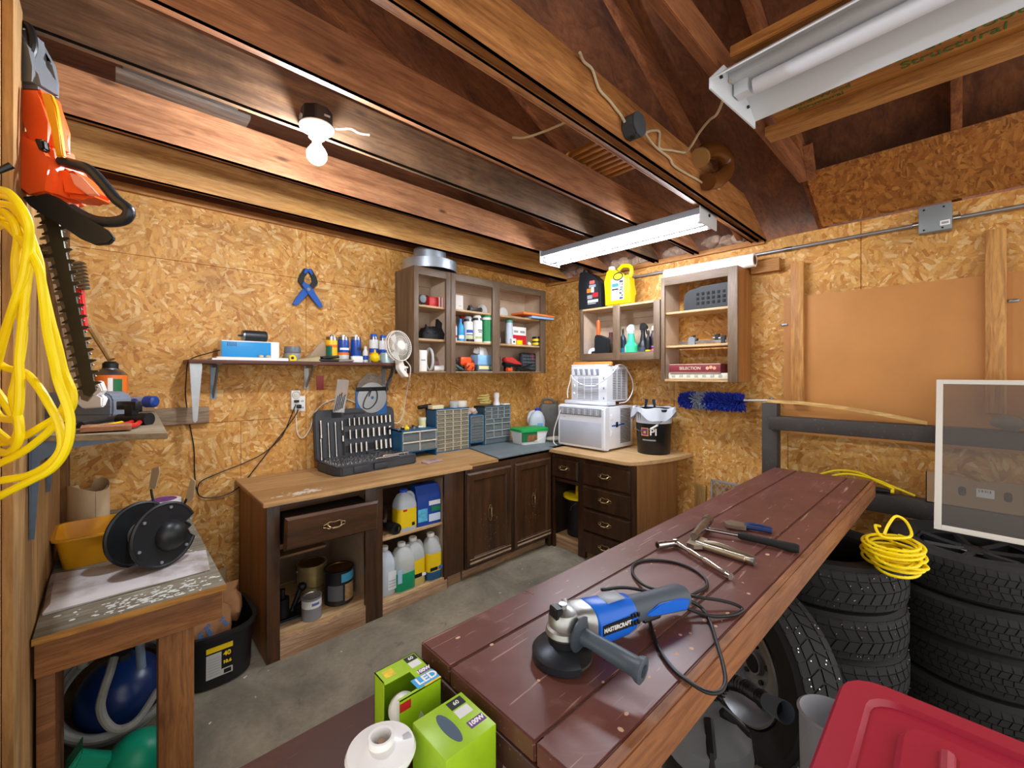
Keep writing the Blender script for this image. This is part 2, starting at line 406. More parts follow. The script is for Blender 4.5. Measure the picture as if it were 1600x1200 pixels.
joist(.62, .66, 2.637, 2.76, RAFTER, 'raised tie beam that ends at a rafter', x1=2.99)
b = MB().prism([(2.99, 2.637), (3.04, 2.67), (2.93, 2.83), (2.88, 2.80)], .58, .62, 'XZ', .002); struct(b, 'ceiling_beam', RAFTER, 'short block nailed to the raised tie beam')
# sloping strand board over the eave
def sl(X, d): return (X, rz_(X)+d)
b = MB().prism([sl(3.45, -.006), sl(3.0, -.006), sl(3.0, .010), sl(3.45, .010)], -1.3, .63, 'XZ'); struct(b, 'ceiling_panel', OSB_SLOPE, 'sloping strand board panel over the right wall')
b = MB().prism([(2.28, 2.64), (2.28, 2.68), (1.62, 2.68), (1.62, 2.64)], -1.4, .57, 'XZ', .003)
o = struct(b, 'ceiling_plank', wood('crosspiece', '#a06427', '#cf9148', 'Y', .8, .6), 'wide yellow plank with green printing behind the unlit lamp')
INKG = mat('green_ink', '#3f6b2a', .8)
text('Sturdi-Wood\nStructural', .06, INKG, o, (2.10, .02, 2.6385), (PI, 0, -PI/2), sx=1.1)
text('A-2\nSturdi-Wood\nStructural', .036, INKG, o, (2.12, .40, 2.6385), (PI, 0, -PI/2), sx=1.1)
b = MB().box(2.20, 2.29, -1.4, .62, 2.60, 2.64, .002); struct(b, 'ceiling_batten', LUMBER_Y, 'narrow timber edge under the printed plank')
# loose boards lying on the joists
OLDB = wood('old_grey_board', '#4a423c', '#857566', 'X', 1., .7, knots=False)
for i, (y0, y1, z, x0, x1, lb) in enumerate(((2.13, 2.25, 2.6765, .03, .41, 'grey old board lying on the joists, nearer the bulb'), (2.22, 2.37, 2.656, .01, .46, 'grey old board lying on the joists, behind the first one'))):
    o = MB().box(x0, x1, y0, y1, z, z+.02, .002).build('loose_board', OLDB); tag(o, lb, 'board', 'boards laid on the joists')
# ---------------------------------------------------------------- lamps
def bulb():
    t = thing('bulb_lamp', 'bare glowing bulb in a white socket under a black octagon box', 'lamp', (.585, 1.735, 2.435))
    M8 = [(.058*math.cos(PI/8+k*PI/4), .058*math.sin(PI/8+k*PI/4)) for k in range(8)]
    MB().prism(M8, .035, .095, 'XY', .003).build('junction_box', BLACKP, t, 'black octagon junction box')
    MB().cyl((-.062, 0, .05), (-.056, 0, .05), .012).cbox((.02, -.0545, .06), (.022, .002, .008)).build('box_clip', GRY, t)
    b = MB().lathe([(0, .034), (.062, .034), (.064, .028), (.060, .020), (.034, .014), (.029, .0), (.029, -.012), (.022, -.014), (0, -.014)], 28)
    for a in range(4): b.cyl((.05*math.cos(a*PI/2+.5), .05*math.sin(a*PI/2+.5), .022), (.05*math.cos(a*PI/2+.5), .05*math.sin(a*PI/2+.5), .017), .005, seg=8)
    b.build('lamp_socket', WHITEP, t)
    MB().lathe([(0, -.012), (.016, -.014), (.018, -.034), (.024, -.046), (.0, -.046)], 20).build('bulb_neck', WHITEP, t)
    MB().ball((0, 0, -.078), .037, 24, 14).build('bulb_globe', mat('bulb_glow', '#eef4ff', emit=BULB_W), t, 'glowing white glass globe')
    cb = MB().tube(spline([(.062, 0, .055), (.085, .0, .058), (.13, -.005, .075), (.17, .0, .075), (.215, .0, .085)], 6), .0045, 8).build('lamp_cable', WCORD); cb.parent = t
bulb()
WMETAL = mat('white_metal', '#d9dde2', .4)
GLOW = mat('tube_glow', '#f2f6ff', emit=TUBE_W)
def strip():
    t = thing('fluorescent_lamp', 'lit two tube fluorescent lamp with white ends over the corner cabinet', 'lamp', (2.59, 1.66, 2.475))
    h = .625
    MB().box(-.115, .115, -h, h, -.05, -.012, .003).prism([(-.06, -.05), (.06, -.05), (.012, -.09), (-.012, -.09)], -h, h, 'XZ').build('lamp_housing', mat('housing_grey', '#8b9198', .5), t)
    MB().box(-.12, .12, -h-.008, -h, -.10, -.002, .002).build('end_plate', WMETAL, t); MB().box(-.12, .12, h, h+.008, -.10, -.002, .002).build('end_plate', WMETAL, t)
    for x in (-.068, .068):
        MB().cyl((x, -h+.03, -.072), (x, h-.03, -.072), .019, seg=20).build('fluorescent_tube', GLOW, t, 'glowing white tube')
        b = MB()
        for y in (-h+.02, h-.02): b.cbox((x, y, -.065), (.03, .03, .05), .003)
        b.build('tube_holder', WHITEP, t)
    MB().cyl((.0, -h-.004, -.035), (.0, -h-.014, -.035), .010, seg=6).build('cable_clamp', DSTEEL, t)
strip()
def hood():
    t = thing('fluorescent_lamp', 'unlit white fluorescent lamp with an open winged hood under the printed plank', 'lamp', (1.655, -.02, 2.615), math.radians(-4))
    h = .60
    MB().prism([(-.19, -.10), (-.075, -.02), (.075, -.02), (.19, -.10), (.19, -.094), (.08, -.012), (-.08, -.012), (-.19, -.094)], -h, h, 'XZ').build('lamp_hood', WMETAL, t)
    MB().box(-.055, .055, -h, h, -.045, -.012, .004).build('lamp_housing', WMETAL, t)
    for y in (-h-.006, h):
        MB().prism([(-.19, -.128), (.19, -.128), (.19, -.09), (.09, 0), (-.09, 0), (-.19, -.09)], y, y+.006, 'XZ').build('end_plate', WMETAL, t)
    MB().cyl((0, -h+.06, -.075), (0, h-.07, -.075), .027, seg=22).build('fluorescent_tube', mat('dead_tube', '#dfe1ea', .3), t)
    for y in (-h+.03, h-.03): MB().cbox((0, y, -.065), (.05, .05, .05), .004).build('tube_holder', WMETAL, t)
    b = MB()
    for x, z in ((-.12, -.06), (.02, -.035), (.11, -.075)): b.cyl((x, h-.002, z), (x, h-.008, z), .006, seg=8)
    b.build('screw', DSTEEL, t)
hood()

# ---------------------------------------------------------------- cabinets
CABW = wood('cabinet_walnut', '#33200f', '#5d3c22', 'Z', 1.1, .4, knots=False, contrast=.7)
CABX = wood('cabinet_walnut_x', '#33200f', '#5d3c22', 'X', 1.1, .4, knots=False, contrast=.7)
CABR = wood('cabinet_walnut_dark', '#2c1a0e', '#4d3019', 'Z', 1.1, .36, knots=False, contrast=.7)
GREYW = wood('cabinet_greybrown', '#5d4a38', '#806a54', 'Z', 1.1, .5, knots=False, contrast=.6)
GREYX = wood('cabinet_greybrown_x', '#5d4a38', '#806a54', 'X', 1.1, .5, knots=False, contrast=.6)
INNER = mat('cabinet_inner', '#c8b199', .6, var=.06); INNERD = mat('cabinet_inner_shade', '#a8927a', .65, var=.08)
SHELFW = wood('shelf_maple', '#c79f6c', '#e3c394', 'X', .8, .5, knots=False); SHELFY = wood('shelf_maple_y', '#c79f6c', '#e3c394', 'Y', .8, .5, knots=False)
SIDEO = wood('side_orange', '#8f5a2a', '#b37a42', 'Z', .8, .5, knots=False, contrast=.5)
RAWW = wood('raw_toe_wood', '#a47f5c', '#cfae8b', 'X', .8, .7, knots=False, stain='#6f5136', amt=.4)
RAWY = wood('raw_toe_wood_y', '#a47f5c', '#cfae8b', 'Y', .8, .7, knots=False, stain='#6f5136', amt=.4)
EDGEL = mat('edge_moulding', '#b49a80', .5, var=.2)

def wall_cabinet(name, label, w, d, h, stiles, shelves, loc, rz, m=(GREYW, GREYX), top_rail=.06, bot_rail=.03, back=True, open_top=False, sidemat=None):
    """origin at the front bottom left corner, +x to the right, +y into the cabinet; stiles: (x0, x1) list"""
    t = thing(name, label, 'cabinet', loc, rz); e = .016
    sm = sidemat or m[0]
    boxes('side_panel', sm, t, [(0, e*.4, .018, d, 0, h), (w-e*.4, w, .018, d, 0, h)], 0)
    boxes('inner_lining', INNER, t, [(e*.4, e, .02, d, .0, h), (w-e, w-e*.4, .02, d, .0, h)], 0, 'pale beige inner side')
    if back: MB().box(e, w-e, d-.008, d, 0, h).box(e, w-e, d-.024, d-.008, h-.09, h-.016).build('back_panel', INNER, t, 'pale beige back')
    MB().box(e, w-e, 0.004 if open_top else .02, d-.008, h-e, h).build('top_board', SHELFW if open_top else INNER, t)
    MB().box(e, w-e, .004, d-.008, .0 if not back else .004, e).build('bottom_board', SHELFW, t)
    for z in shelves: MB().box(e, w-e, .022, d-.01, z-.016, z, .001).build('shelf', SHELFW, t)
    boxes('stile', m[0], t, [(x0, x1, 0, .02, 0, h) for x0, x1 in stiles])
    boxes('rail', m[1], t, [(stiles[0][1], stiles[-1][0], .001, .019, z0, z1) for z0, z1, k in ((h-top_rail, h, top_rail), (0, bot_rail, bot_rail)) if k], .001)
    return t
UC1 = wall_cabinet('wall_cabinet', 'narrow brown wall cabinet without a door, beside the white clip fan', .333, .29, .81, [(0, .04), (.288, .333)], [.526, .268], (1.64, 2.80, 1.498), 0, bot_rail=.012)
UC2 = wall_cabinet('wall_cabinet', 'wide brown wall cabinet with two open bays in the corner', 1.13, .29, .81, [(0, .045), (.44, .525), (1.06, 1.13)], [.526, .268], (1.977, 2.80, 1.498), 0, bot_rail=.012)
RA = wall_cabinet('wall_cabinet', 'low brown wall cabinet carrying two oil jugs', .79, .285, .475, [(0, .03), (.355, .425), (.735, .79)], [], (3.16, 2.424, 1.612), -PI/2, top_rail=0, bot_rail=.065, open_top=True)
RB = wall_cabinet('wall_cabinet', 'tall brown wall cabinet with no back, under the white roll', .565, .285, .815, [(0, .03), (.50, .565)], [.54, .278], (3.16, 1.625, 1.437), -PI/2, top_rail=.065, bot_rail=0, back=False, sidemat=SIDEO)

def pull(t, c, horiz=True, parent_m=BRASS):
    """ornate bail pull: pierced back plate and a bail; faces -y"""
    x, y, z = c; b = MB(); b.at((x, y, z), (0, 0 if horiz else PI/2, 0))
    W, H = .058, .019
    pl = [(-W, -.006), (-W*.72, -H*.55), (-W*.5, -H), (0, -H*.8), (W*.5, -H), (W*.72, -H*.55), (W, -.006), (W, .006), (W*.72, H*.55), (W*.45, H*1.0), (0, H*.75), (-W*.45, H*1.0), (-W*.72, H*.55), (-W, .006)]
    pts = [(p[0], -.003, p[1]) for p in pl]
    b.tube(pts, .0032, 6, closed=True)
    b.tube(spline([(-W*.62, -.004, .004), (-W*.5, -.02, -.004), (-W*.2, -.026, -.010), (W*.2, -.026, -.010), (W*.5, -.02, -.004), (W*.62, -.004, .004)], 4), .0042, 8)
    for k in range(-2, 3): b.ball((k*.007, -.026, -.010), .0055, 8, 6)
    b.ball((-W*.62, -.005, .004), .006, 8, 6).ball((W*.62, -.005, .004), .006, 8, 6)
    return b.build('handle', parent_m, t, 'ornate aged brass bail handle')

def panel_front(t, name, x0, x1, z0, z1, y0, m, mx, frame=.05, th=.02, label=None, light=True):
    """drawer front or door with a bevelled edge, proud of the frame by th (towards -y)"""
    b = MB()
    b.loft([[(x0, y0, z0), (x1, y0, z0), (x1, y0, z1), (x0, y0, z1)], [(x0, y0-th*.45, z0), (x1, y0-th*.45, z0), (x1, y0-th*.45, z1), (x0, y0-th*.45, z1)],
            [(x0+.012, y0-th, z0+.012), (x1-.012, y0-th, z0+.012), (x1-.012, y0-th, z1-.012), (x0+.012, y0-th, z1-.012)]], (1, 0 if frame else 1))
    if frame:
        q = lambda k, y: [(x0+k, y, z0+k), (x1-k, y, z0+k), (x1-k, y, z1-k), (x0+k, y, z1-k)]
        b.loft([q(.012, y0-th), q(frame, y0-th), q(frame+.010, y0-th+.011)], (0, 1))
    o = b.build(name, m, t, label, smooth=20)
    return o

PULLM = BRASS
# --- left base cabinet: a drawer over an open bay, then an open bay with a shelf
FL = 2.44
def left_base():
    t = thing('base_cabinet', 'long brown base cabinet with one drawer and two open bays', 'cabinet', (.576, FL, 0))
    D = .64; H = .818
    MB().box(0, .012, .02, D, 0, H).build('side_panel', SIDEO, t, 'orange brown end panel')
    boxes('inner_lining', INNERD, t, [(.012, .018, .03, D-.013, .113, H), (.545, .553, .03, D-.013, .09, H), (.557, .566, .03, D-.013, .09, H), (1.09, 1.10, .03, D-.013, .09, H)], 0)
    MB().box(0, 1.26, D-.012, D, 0, H).build('back_panel', mat('bay_back', '#7c6450', .7, var=.1), t)
    boxes('stile', CABW, t, [(0, .062, 0, .022, 0, H), (.525, .636, 0, .022, 0, H), (1.09, 1.255, 0, .022, .085, H)])
    boxes('rail', CABX, t, [(.062, .525, .001, .021, .775, H), (.636, 1.09, .001, .021, .784, H), (.062, .525, .001, .021, .575, .598)])
    MB().box(.018, .545, .02, D-.012, .095, .112).build('bottom_board', SHELFW, t, 'raw bottom board'); MB().box(.566, 1.09, .024, D-.012, .07, .088).box(.636, 1.09, .004, .024, .07, .088).build('bottom_board', SHELFW, t)
    # ragged swollen lip under the drawer bay
    bot = [(.062, 0), (.525, 0)]; rr = random.Random(3)
    top = [(.525-.463*k/22, .112-rr.uniform(0, .012)-(.03 if k in (9, 10, 11, 17) else 0)*.3) for k in range(23)]
    MB().prism(bot+top, -.004, .02, 'XZ').build('toe_board', RAWW, t, 'split raw wood base board')
    boxes('toe_board', RAWW, t, [(.636, 1.115, .004, .02, 0, .07), (1.135, 1.25, .03, .05, 0, .08)])
    MB().box(.02, .36, .18, D-.02, .455, .468).build('shelf', wood('shelf_brown', '#7a5736', '#a07a52', 'X', .8, .6, knots=False), t, 'half-depth brown shelf')
    MB().box(.566, 1.09, .024, D-.012, .452, .468, .001).build('shelf', SHELFW, t)
    dr = panel_front(t, 'drawer', .045, .548, .595, .765, -.012, CABX, CABX, 0, .022, 'brown drawer pulled slightly open, hanging low')
    dr.location = (0, -.025, .0); dr.rotation_euler = (math.radians(3.0), math.radians(1.3), 0)
    pull(dr, (.29, -.036, .685))
    MB().box(.07, .53, -.005, .4, .605, .735).build('drawer_box', mat('drawer_dark', '#2b1d12', .7), dr)
    # scuffs of pale paint along the drawer rail
    rr = random.Random(5); b = MB()
    for k in range(22): b.ball((rr.uniform(.1, .5), -.0005, rr.uniform(.575, .598)), rr.uniform(.0015, .004), 6, 4, (1.6, .2, .8))
    b.build('paint_speck', mat('paint_fleck', '#cdbfae', .7), t)
    return t
left_base()
def door_base():
    t = thing('base_cabinet', 'brown base cabinet with two raised frame doors', 'cabinet', (1.853, FL, 0)); D = .64; H = .818; W = .925
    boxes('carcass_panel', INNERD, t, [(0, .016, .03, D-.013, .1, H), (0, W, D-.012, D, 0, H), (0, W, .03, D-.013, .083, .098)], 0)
    boxes('stile', CABW, t, [(-.008, .03, 0, .022, .08, H), (.44, .50, 0, .022, .08, H), (.90, W, 0, .022, 0, H)])
    boxes('rail', CABX, t, [(.03, .44, .001, .021, .75, H), (.50, .90, .001, .021, .75, H), (.03, .44, .001, .021, .08, .12), (.50, .90, .001, .021, .08, .12)])
    MB().box(-.0, .9, .05, .068, 0, .082, .002).build('toe_board', RAWW, t, 'raw pale toe board')
    rr = random.Random(11)
    for i, (x0, x1) in enumerate(((.0, .435), (.475, .905))):
        d = panel_front(t, 'door', x0, x1, .10, .775, 0, CABW, CABX, .055, .022)
        b = MB(); b.box(x0+.02, x1-.012, -.0235, -.021, .118, .132, .0006).box(x0+.02, x1-.012, -.0235, -.021, .150, .1545, .0006); b.build('worn_moulding', EDGEL, d, 'pale worn lower moulding')
        pull(d, ((x0+x1)/2, -.012, .45), False)
        b = MB()
        for k in range(60):
            b.ball(((x0+x1)/2+rr.gauss(0, .055), -.0118, rr.gauss(.34, .09)), rr.uniform(.0008, .0022), 6, 4, (1, .25, rr.uniform(1, 3)))
        b.build('scratch', mat('wood_scratch', '#9b7a5c', .6), d)
    return t
door_base()
XF = 2.78
def right_base():
    """along the right wall: local x runs towards the camera side (-Y), local y into the wall (+X)"""
    t = thing('base_cabinet', 'dark brown base cabinet with five drawers below the air conditioners', 'cabinet', (XF, FL-.004, 0), -PI/2); D = .66; H = .818; W = .81
    MB().box(W-.012, W, .02, D, 0, H).build('side_panel', wood('side_tan', '#9b6c3c', '#bd8c58', 'Z', .7, .5, knots=False, contrast=.4), t, 'plain tan end panel')
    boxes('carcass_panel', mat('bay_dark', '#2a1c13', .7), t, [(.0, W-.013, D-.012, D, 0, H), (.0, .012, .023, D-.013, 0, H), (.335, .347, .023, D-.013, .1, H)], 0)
    boxes('stile', CABR, t, [(.0, .03, 0, .022, 0, H), (.285, .355, 0, .022, 0, H), (.765, W, 0, .022, 0, H)])
    boxes('rail', CABR, t, [(.03, .285, .001, .021, .775, H), (.03, .285, .001, .021, .575, .60), (.355, .765, .001, .021, .775, H)]+[(.355, .765, .001, .021, z-.01, z+.015) for z in (.59, .41, .22)])
    MB().box(.013, .334, .023, D-.013, .08, .098).build('bottom_board', SHELFW, t); MB().box(.013, .34, .03, .046, 0, .08).build('toe_board', RAWW, t); MB().box(.34, W, .04, .055, 0, .05).build('toe_board', RAWW, t)
    d = panel_front(t, 'drawer', .012, .295, .61, .775, 0, CABR, CABR, 0, .022); pull(d, (.155, -.022, .70))
    for z0, z1 in ((.605, .78), (.42, .595), (.235, .41), (.06, .225)):
        d = panel_front(t, 'drawer', .345, .775, z0, z1, 0, CABR, CABR, 0, .022); pull(d, (.56, -.022, (z0+z1)/2+.008))
        MB().box(.353, .767, -.0125, -.0095, z1-.007, z1-.0035).build('worn_moulding', EDGEL, d)
    return t
right_base()
# --- tops
TOPW = wood('top_plywood', '#b1854f', '#d9b07a', 'X', .6, .55, knots=False, stain='#8a6236', amt=.35, contrast=.5)
o = MB().prism([(.553, 2.405), (1.86, 2.372), (1.87, 2.44), (2.16, 2.432), (2.30, 3.09), (.553, 3.09)], .818, .84, 'XY', .003).build('worktop', TOPW); tag(o, 'long light plywood worktop with paint stains, under the socket set', 'worktop')
b = MB(); rr = random.Random(2)
for k in range(70):
    b.ball((.78+rr.gauss(0, .045), 2.50+rr.gauss(0, .022), .8402), rr.uniform(.003, .011), 8, 4, (rr.uniform(.7, 1.8), 1, .06))
o = b.build('paint_stain', mat('dried_paint', '#d8d0bf', .7)); tag(o, 'crusty spill of dried white paint on the plywood worktop', 'stain')
GREYTOP = mat('grey_top', '#6f7c80', .45, var=.08, vs=6)
o = MB().prism([(2.155, 2.425), (2.80, 2.425), (2.80, 2.50), (3.45, 2.5), (3.45, 3.09), (2.30, 3.09)], .8405, .850, 'XY', .002).build('worktop', GREYTOP); tag(o, 'grey blue laminate worktop sheet in the corner', 'worktop')
arc = [(2.745+.16*0, 1.66)]
arc = [(2.745, 2.44), (2.745, 1.70), (2.765, 1.655)]+[(2.765+.685*(k/10), 1.655-.155*math.sin(PI*.5*(k/10)**.8)) for k in range(1, 11)]+[(3.45, 2.44)]
o = MB().prism(arc[::-1], .818, .845, 'XY', .003).build('worktop', wood('top_maple', '#c49c68', '#e2bf8c', 'Y', .6, .45, knots=False, contrast=.5)); tag(o, 'pale wooden worktop with a rounded end, under the air conditioners', 'worktop')
# ---------------------------------------------------------------- the workbench in front
BENCHP = painted('bench_paint', '#6d423a', '#94776c', '#c4a192', 'X', .36, .5)
BENCHE = wood('bench_edge', '#8d5630', '#b57c4e', 'X', 1., .6, stain='#6b4634', amt=.5)
BENCHD = painted('bench_end', '#4a2a22', '#6f4a3a', '#a07a60', 'Y', .5, .4)
def bench():
    t = thing('workbench', 'long dark red plank workbench with tools on it', 'workbench', (0, 0, 0))
    NE, FE = (.827, .714, .474, .358), (.812, .686, .441, .318)      # plank edges at the near and the far end (the bench tapers slightly)
    def strip(n0, n1, f0, f1, z0, z1, m, nm, lb=None, x0=.50, x1=3.07):
        MB().prism([(x0, n1), (x1, f1), (x1, f0), (x0, n0)], z0, z1, 'XY', .003).build(nm, m, t, lb)
    for k, a in ((0, .502), (1, .50), (2, .50)):
        g0, g1 = (.0 if k == 0 else .0015), (.0015 if k < 2 else .022)
        strip(NE[k]-g0, NE[k+1]+g1, FE[k]-g0, FE[k+1]+g1, .862, .90, BENCHP, 'plank', 'scratched dark red plank', a)
    for k in (1, 2): strip(NE[k]+.0015, NE[k]-.0015, FE[k]+.0015, FE[k]-.0015, .86, .8975, mat('seam_dust', '#a58a78', .9), 'seam', None, .52, 3.06)
    strip(NE[3]+.022, NE[3], FE[3]+.022, FE[3], .815, .899, BENCHE, 'edge_board', 'bare orange brown edge board')
    strip(NE[0]-.001, NE[0]-.022, FE[0]-.001, FE[0]-.022, .815, .862, BENCHD, 'edge_board')
    boxes('end_board', BENCHD, t, [(.496, .518, .382, .803, .815, .862), (3.05, 3.07, .342, .788, .815, .862)], .002)
    for x in (.60, 2.95):
        for y in (.42, .74):
            if (x, y) != (2.95, .42): MB().box(x-.045, x+.045, y-.03, y+.03, 0, .862, .003).build('leg', BENCHD, t)
    b = MB(); rr = random.Random(9)
    for k in range(46): b.ball((rr.uniform(.55, 2.9), rr.uniform(.39, .8), .9001), rr.uniform(.0015, .005), 6, 3, (rr.uniform(.7, 2.2), rr.uniform(.6, 1.2), .06))
    for k in range(14): b.ball((rr.uniform(.6, 1.6), rr.uniform(.385, .45), .9001), rr.uniform(.003, .008), 6, 3, (rr.uniform(.7, 1.6), 1, .05))
    b.build('paint_chip', mat('chip_pale', '#d0a88c', .7), t, 'pale chips in the red paint', kind='stuff')
    return t
bench()
# ---------------------------------------------------------------- bottles, cans, jugs
def bands(t, r, specs, seg=24, name='label'):
    for sp in specs:
        z0, z1, m = sp[:3]; a0, a1 = sp[3] if len(sp) > 3 else (0, 2*PI)
        k = sp[4] if len(sp) > 4 else .0005
        MB().lathe([(r+k, z0), (r+k, z1)], seg, a0=a0, a1=a1).build(name, m, t)
def spray_can(label, loc, r, h, body, cap, specs=(), capped=True, cat='spray can', group=None, name='spray_can', rz=0):
    t = thing(name, label, cat, loc, rz, group); hs = h*.80
    MB().lathe([(0, 0), (r*.93, 0), (r, .004), (r, hs-.004), (r*.96, hs)], 24).build('can_body', body, t)
    if capped:
        MB().lathe([(r*.94, hs), (r*.80, hs+.02*h/.2)], 24).build('can_dome', STEEL, t)
        MB().lathe([(r*.80, hs+.008), (r*.80, h-.012), (r*.66, h), (0, h)], 24).build('cap', cap, t)
    else:
        MB().lathe([(r*.97, hs), (r*.9, hs+.12*h), (r*.45, h*.93), (0, h*.93)], 24).build('can_dome', STEEL, t)
        MB().lathe([(r*.30, h*.92), (r*.30, h*.98), (r*.2, h), (0, h)], 14).build('nozzle', cap, t)
    bands(t, r, specs); return t
FRONT = (-PI/2-1.0, -PI/2+1.0)     # the arc of a can that faces -Y
def bottle(label, loc, r, h, body, cap, specs=(), neck=.35, cat='bottle', name='bottle', rz=0, sq=(1, 1), group=None, capr=None):
    t = thing(name, label, cat, loc, rz, group); s1, s2 = sq
    b = MB(Matrix.Diagonal((s1, s2, 1, 1))); b.lathe([(0, 0), (r*.92, 0), (r, .006), (r, h*.58), (r*.9, h*.68), (r*neck*1.1, h*.80), (r*neck, h*.84), (r*neck, h*.88), (0, h*.88)], 24); b.build('bottle_body', body, t)
    c = capr or r*neck*1.15
    MB().lathe([(0, h*.86), (c, h*.86), (c*.95, h*.97), (c*.6, h), (0, h)], 18).build('cap', cap, t)
    for sp in specs:
        a0, a1 = sp[3] if len(sp) > 3 else (0, 2*PI)
        MB(Matrix.Diagonal((s1, s2, 1, 1))).lathe([(r+.0006, sp[0]), (r+.0006, sp[1])], 24, a0=a0, a1=a1).build('label', sp[2], t)
    return t
def trigger(label, loc, r, h, body, head, specs=(), rz=0, group=None, face=1):
    t = thing('spray_bottle', label, 'spray bottle', loc, rz, group); hb = h*.74
    MB().lathe([(0, 0), (r*.9, 0), (r, .006), (r, hb*.5), (r*.62, hb*.62), (r*.6, hb*.72), (r*.42, hb*.93), (r*.38, hb), (0, hb)], 24).build('bottle_body', body, t)
    b = MB(); b.lathe([(r*.46, hb-.004), (r*.46, hb+.016), (r*.3, hb+.02), (0, hb+.02)], 16)
    b.prism([(-.026*face, hb+.016), (.03*face, hb+.02), (.042*face, hb+.026), (.042*face, hb+.046), (.01*face, h), (-.022*face, h-.004), (-.03*face, hb+.03)], -.011, .011, 'XZ', .003)
    b.build('spray_head', head, t)
    MB().prism([(.022*face, hb+.022), (.030*face, hb+.024), (.040*face, hb-.002), (.036*face, hb-.022), (.031*face, hb-.02), (.031*face, hb-.002)], -.006, .006, 'XZ', .002).build('trigger', head, t)
    bands(t, r, specs); return t
HDPE = mat('milky_plastic', '#dfe5e4', .35, alpha=.62); HDPE2 = mat('milky_blue', '#d6e2ee', .35, alpha=.8)
def jug(label, loc, w, d, h, body, cap, liquid=None, lh=.5, labels=(), rz=0, cat='jug', name='jug', neckx=0., handle=1, group=None, lab_m=None):
    """blow-moulded jug: origin base centre, label side faces -y, the handle on the +x side (handle=1) or -x"""
    t = thing(name, label, cat, loc, rz, group)
    def ring(k, z, cx=0., cy=0.): return [(x+cx, y+cy, z) for x, y in rrect(w*k, d*k, min(w, d)*.28*k, 4)]
    hs = h*.62; nr = .021
    rings = [ring(.93, 0), ring(1, .008), ring(1, hs), ring(.9, hs+h*.10), ring(.60, h*.86, -handle*w*.03+neckx), [(x-handle*w*.06+neckx, y, h*.91) for x, y in rrect(nr*2, nr*2, nr*.98, 4)], [(x-handle*w*.06+neckx, y, h*.95) for x, y in rrect(nr*2, nr*2, nr*.98, 4)]]
    MB().loft(rings).build('jug_body', body, t)
    MB().tube(spline([(handle*w*.10, 0, h*.885), (handle*w*.33, 0, h*.86), (handle*w*.46, 0, h*.76), (handle*w*.50, 0, h*.62), (handle*w*.46, 0, h*.5)], 6), .0145*w/.15, 10).build('handle', body, t)
    MB().lathe([(0, 0), (nr*1.25, 0), (nr*1.25, h*.06), (nr*1.1, h*.07), (0, h*.07)], 18, c=(-handle*w*.06+neckx, 0, h*.93)).build('cap', cap, t)
    if liquid is not None:
        MB().loft([ring(.94, .002), ring(1.006, .009), ring(1.006, h*lh), ring(.9, h*lh+.0005)]).build('liquid', liquid, t, 'coloured liquid inside')
    if lab_m: MB().loft([ring(1.008, h*lab_m[0]), ring(1.008, h*lab_m[1])], (0, 0)).build('label', lab_m[2], t)
    for x0, x1, z0, z1, m in labels:
        MB().box(x0*w, x1*w, -d/2-.0015, -d/2+.001, z0*h, z1*h).build('label', m, t)
    return t
def carton(label, loc, w, d, h, m, rz=0, cat='box', name='carton', prints=(), group=None, rot=None):
    """prints: (x0,x1,z0,z1,material) in fractions on the front (-y) face"""
    t = thing(name, label, cat, loc, rz, group, rot)
    MB().box(-w/2, w/2, -d/2, d/2, 0, h, .0012).build('box_body', m, t)
    for x0, x1, z0, z1, pm in prints: MB().box((x0-.5)*w, (x1-.5)*w, -d/2-.0006, -d/2+.0004, z0*h, z1*h).build('print', pm, t)
    return t

# ---------------------------------------------------------------- back shelf
SZ = 1.575; SBZ = SZ-.022
SHELFB = wood('shelf_red_brown', '#4d2a20', '#71402f', 'X', .8, .5, knots=False)
o = MB().box(.30, 1.545, 2.85, 3.098, SBZ, SZ, .002).build('wall_shelf', SHELFB); tag(o, 'dark red brown wall shelf holding spray cans and a white fan', 'shelf')
def bracket(label, x, y_wall, z, out, down, m, w=.028):
    t = thing('shelf_bracket', label, 'bracket', (x, y_wall, z))
    b = MB(); b.box(-w/2, w/2, -out, 0, -.003, 0).box(-w/2, w/2, -.003, 0, -down, 0); b.build('flange', m, t)
    MB().prism([(-out+.01, -.003), (-out*.9, -.003), (-.012, -down*.93), (-.003, -down*.97), (-.003, -down*.80), (-out*.62, -.02), (-.003, -.02), (-.003, -.003)], -.004, .004, 'YZ').build('web', m, t)
    return t
SHB = mat('bracket_grey', '#a9abad', .42, .7, var=.1); SHB2 = mat('bracket_blue_grey', '#7d8894', .45, .6, var=.1)
bx = onY(306, 600, 2.87).x
t = thing('shelf_bracket', 'long pale steel bracket hanging at the left end of the wall shelf', 'bracket', (.325, 2.868, SBZ))
MB().prism([(-.02, 0), (.036, 0), (.036, -.02), (.016, -.31), (.004, -.325), (-.006, -.31)], -.006, .006, 'XZ', .002).box(-.02, .036, 0, .22, -.003, 0).build('flange', SHB, t)
bracket('grey steel bracket against the wall under the left part of the shelf', .445, 3.098, SBZ, .2, .21, SHB2, .03)
t = bracket('white bracket with a dark red tag under the middle of the shelf', .975, 3.098, SBZ, .18, .16, SHB, .03)
MB().box(.004, .05, -.19, -.186, -.165, -.07, .001).build('tag', mat('dark_red_tag', '#6e1f1b', .6), t, 'dark red hanging tag')
bracket('grey blue bracket near the fan end of the shelf', onY(600, 590, 3.09).x, 3.098, SBZ, .22, .26, SHB2, .03)
t = thing('wire_hook', 'bent wire hook dangling under the right end of the wall shelf', 'hook', (onY(612, 590, 2.95).x, 2.95, SBZ))
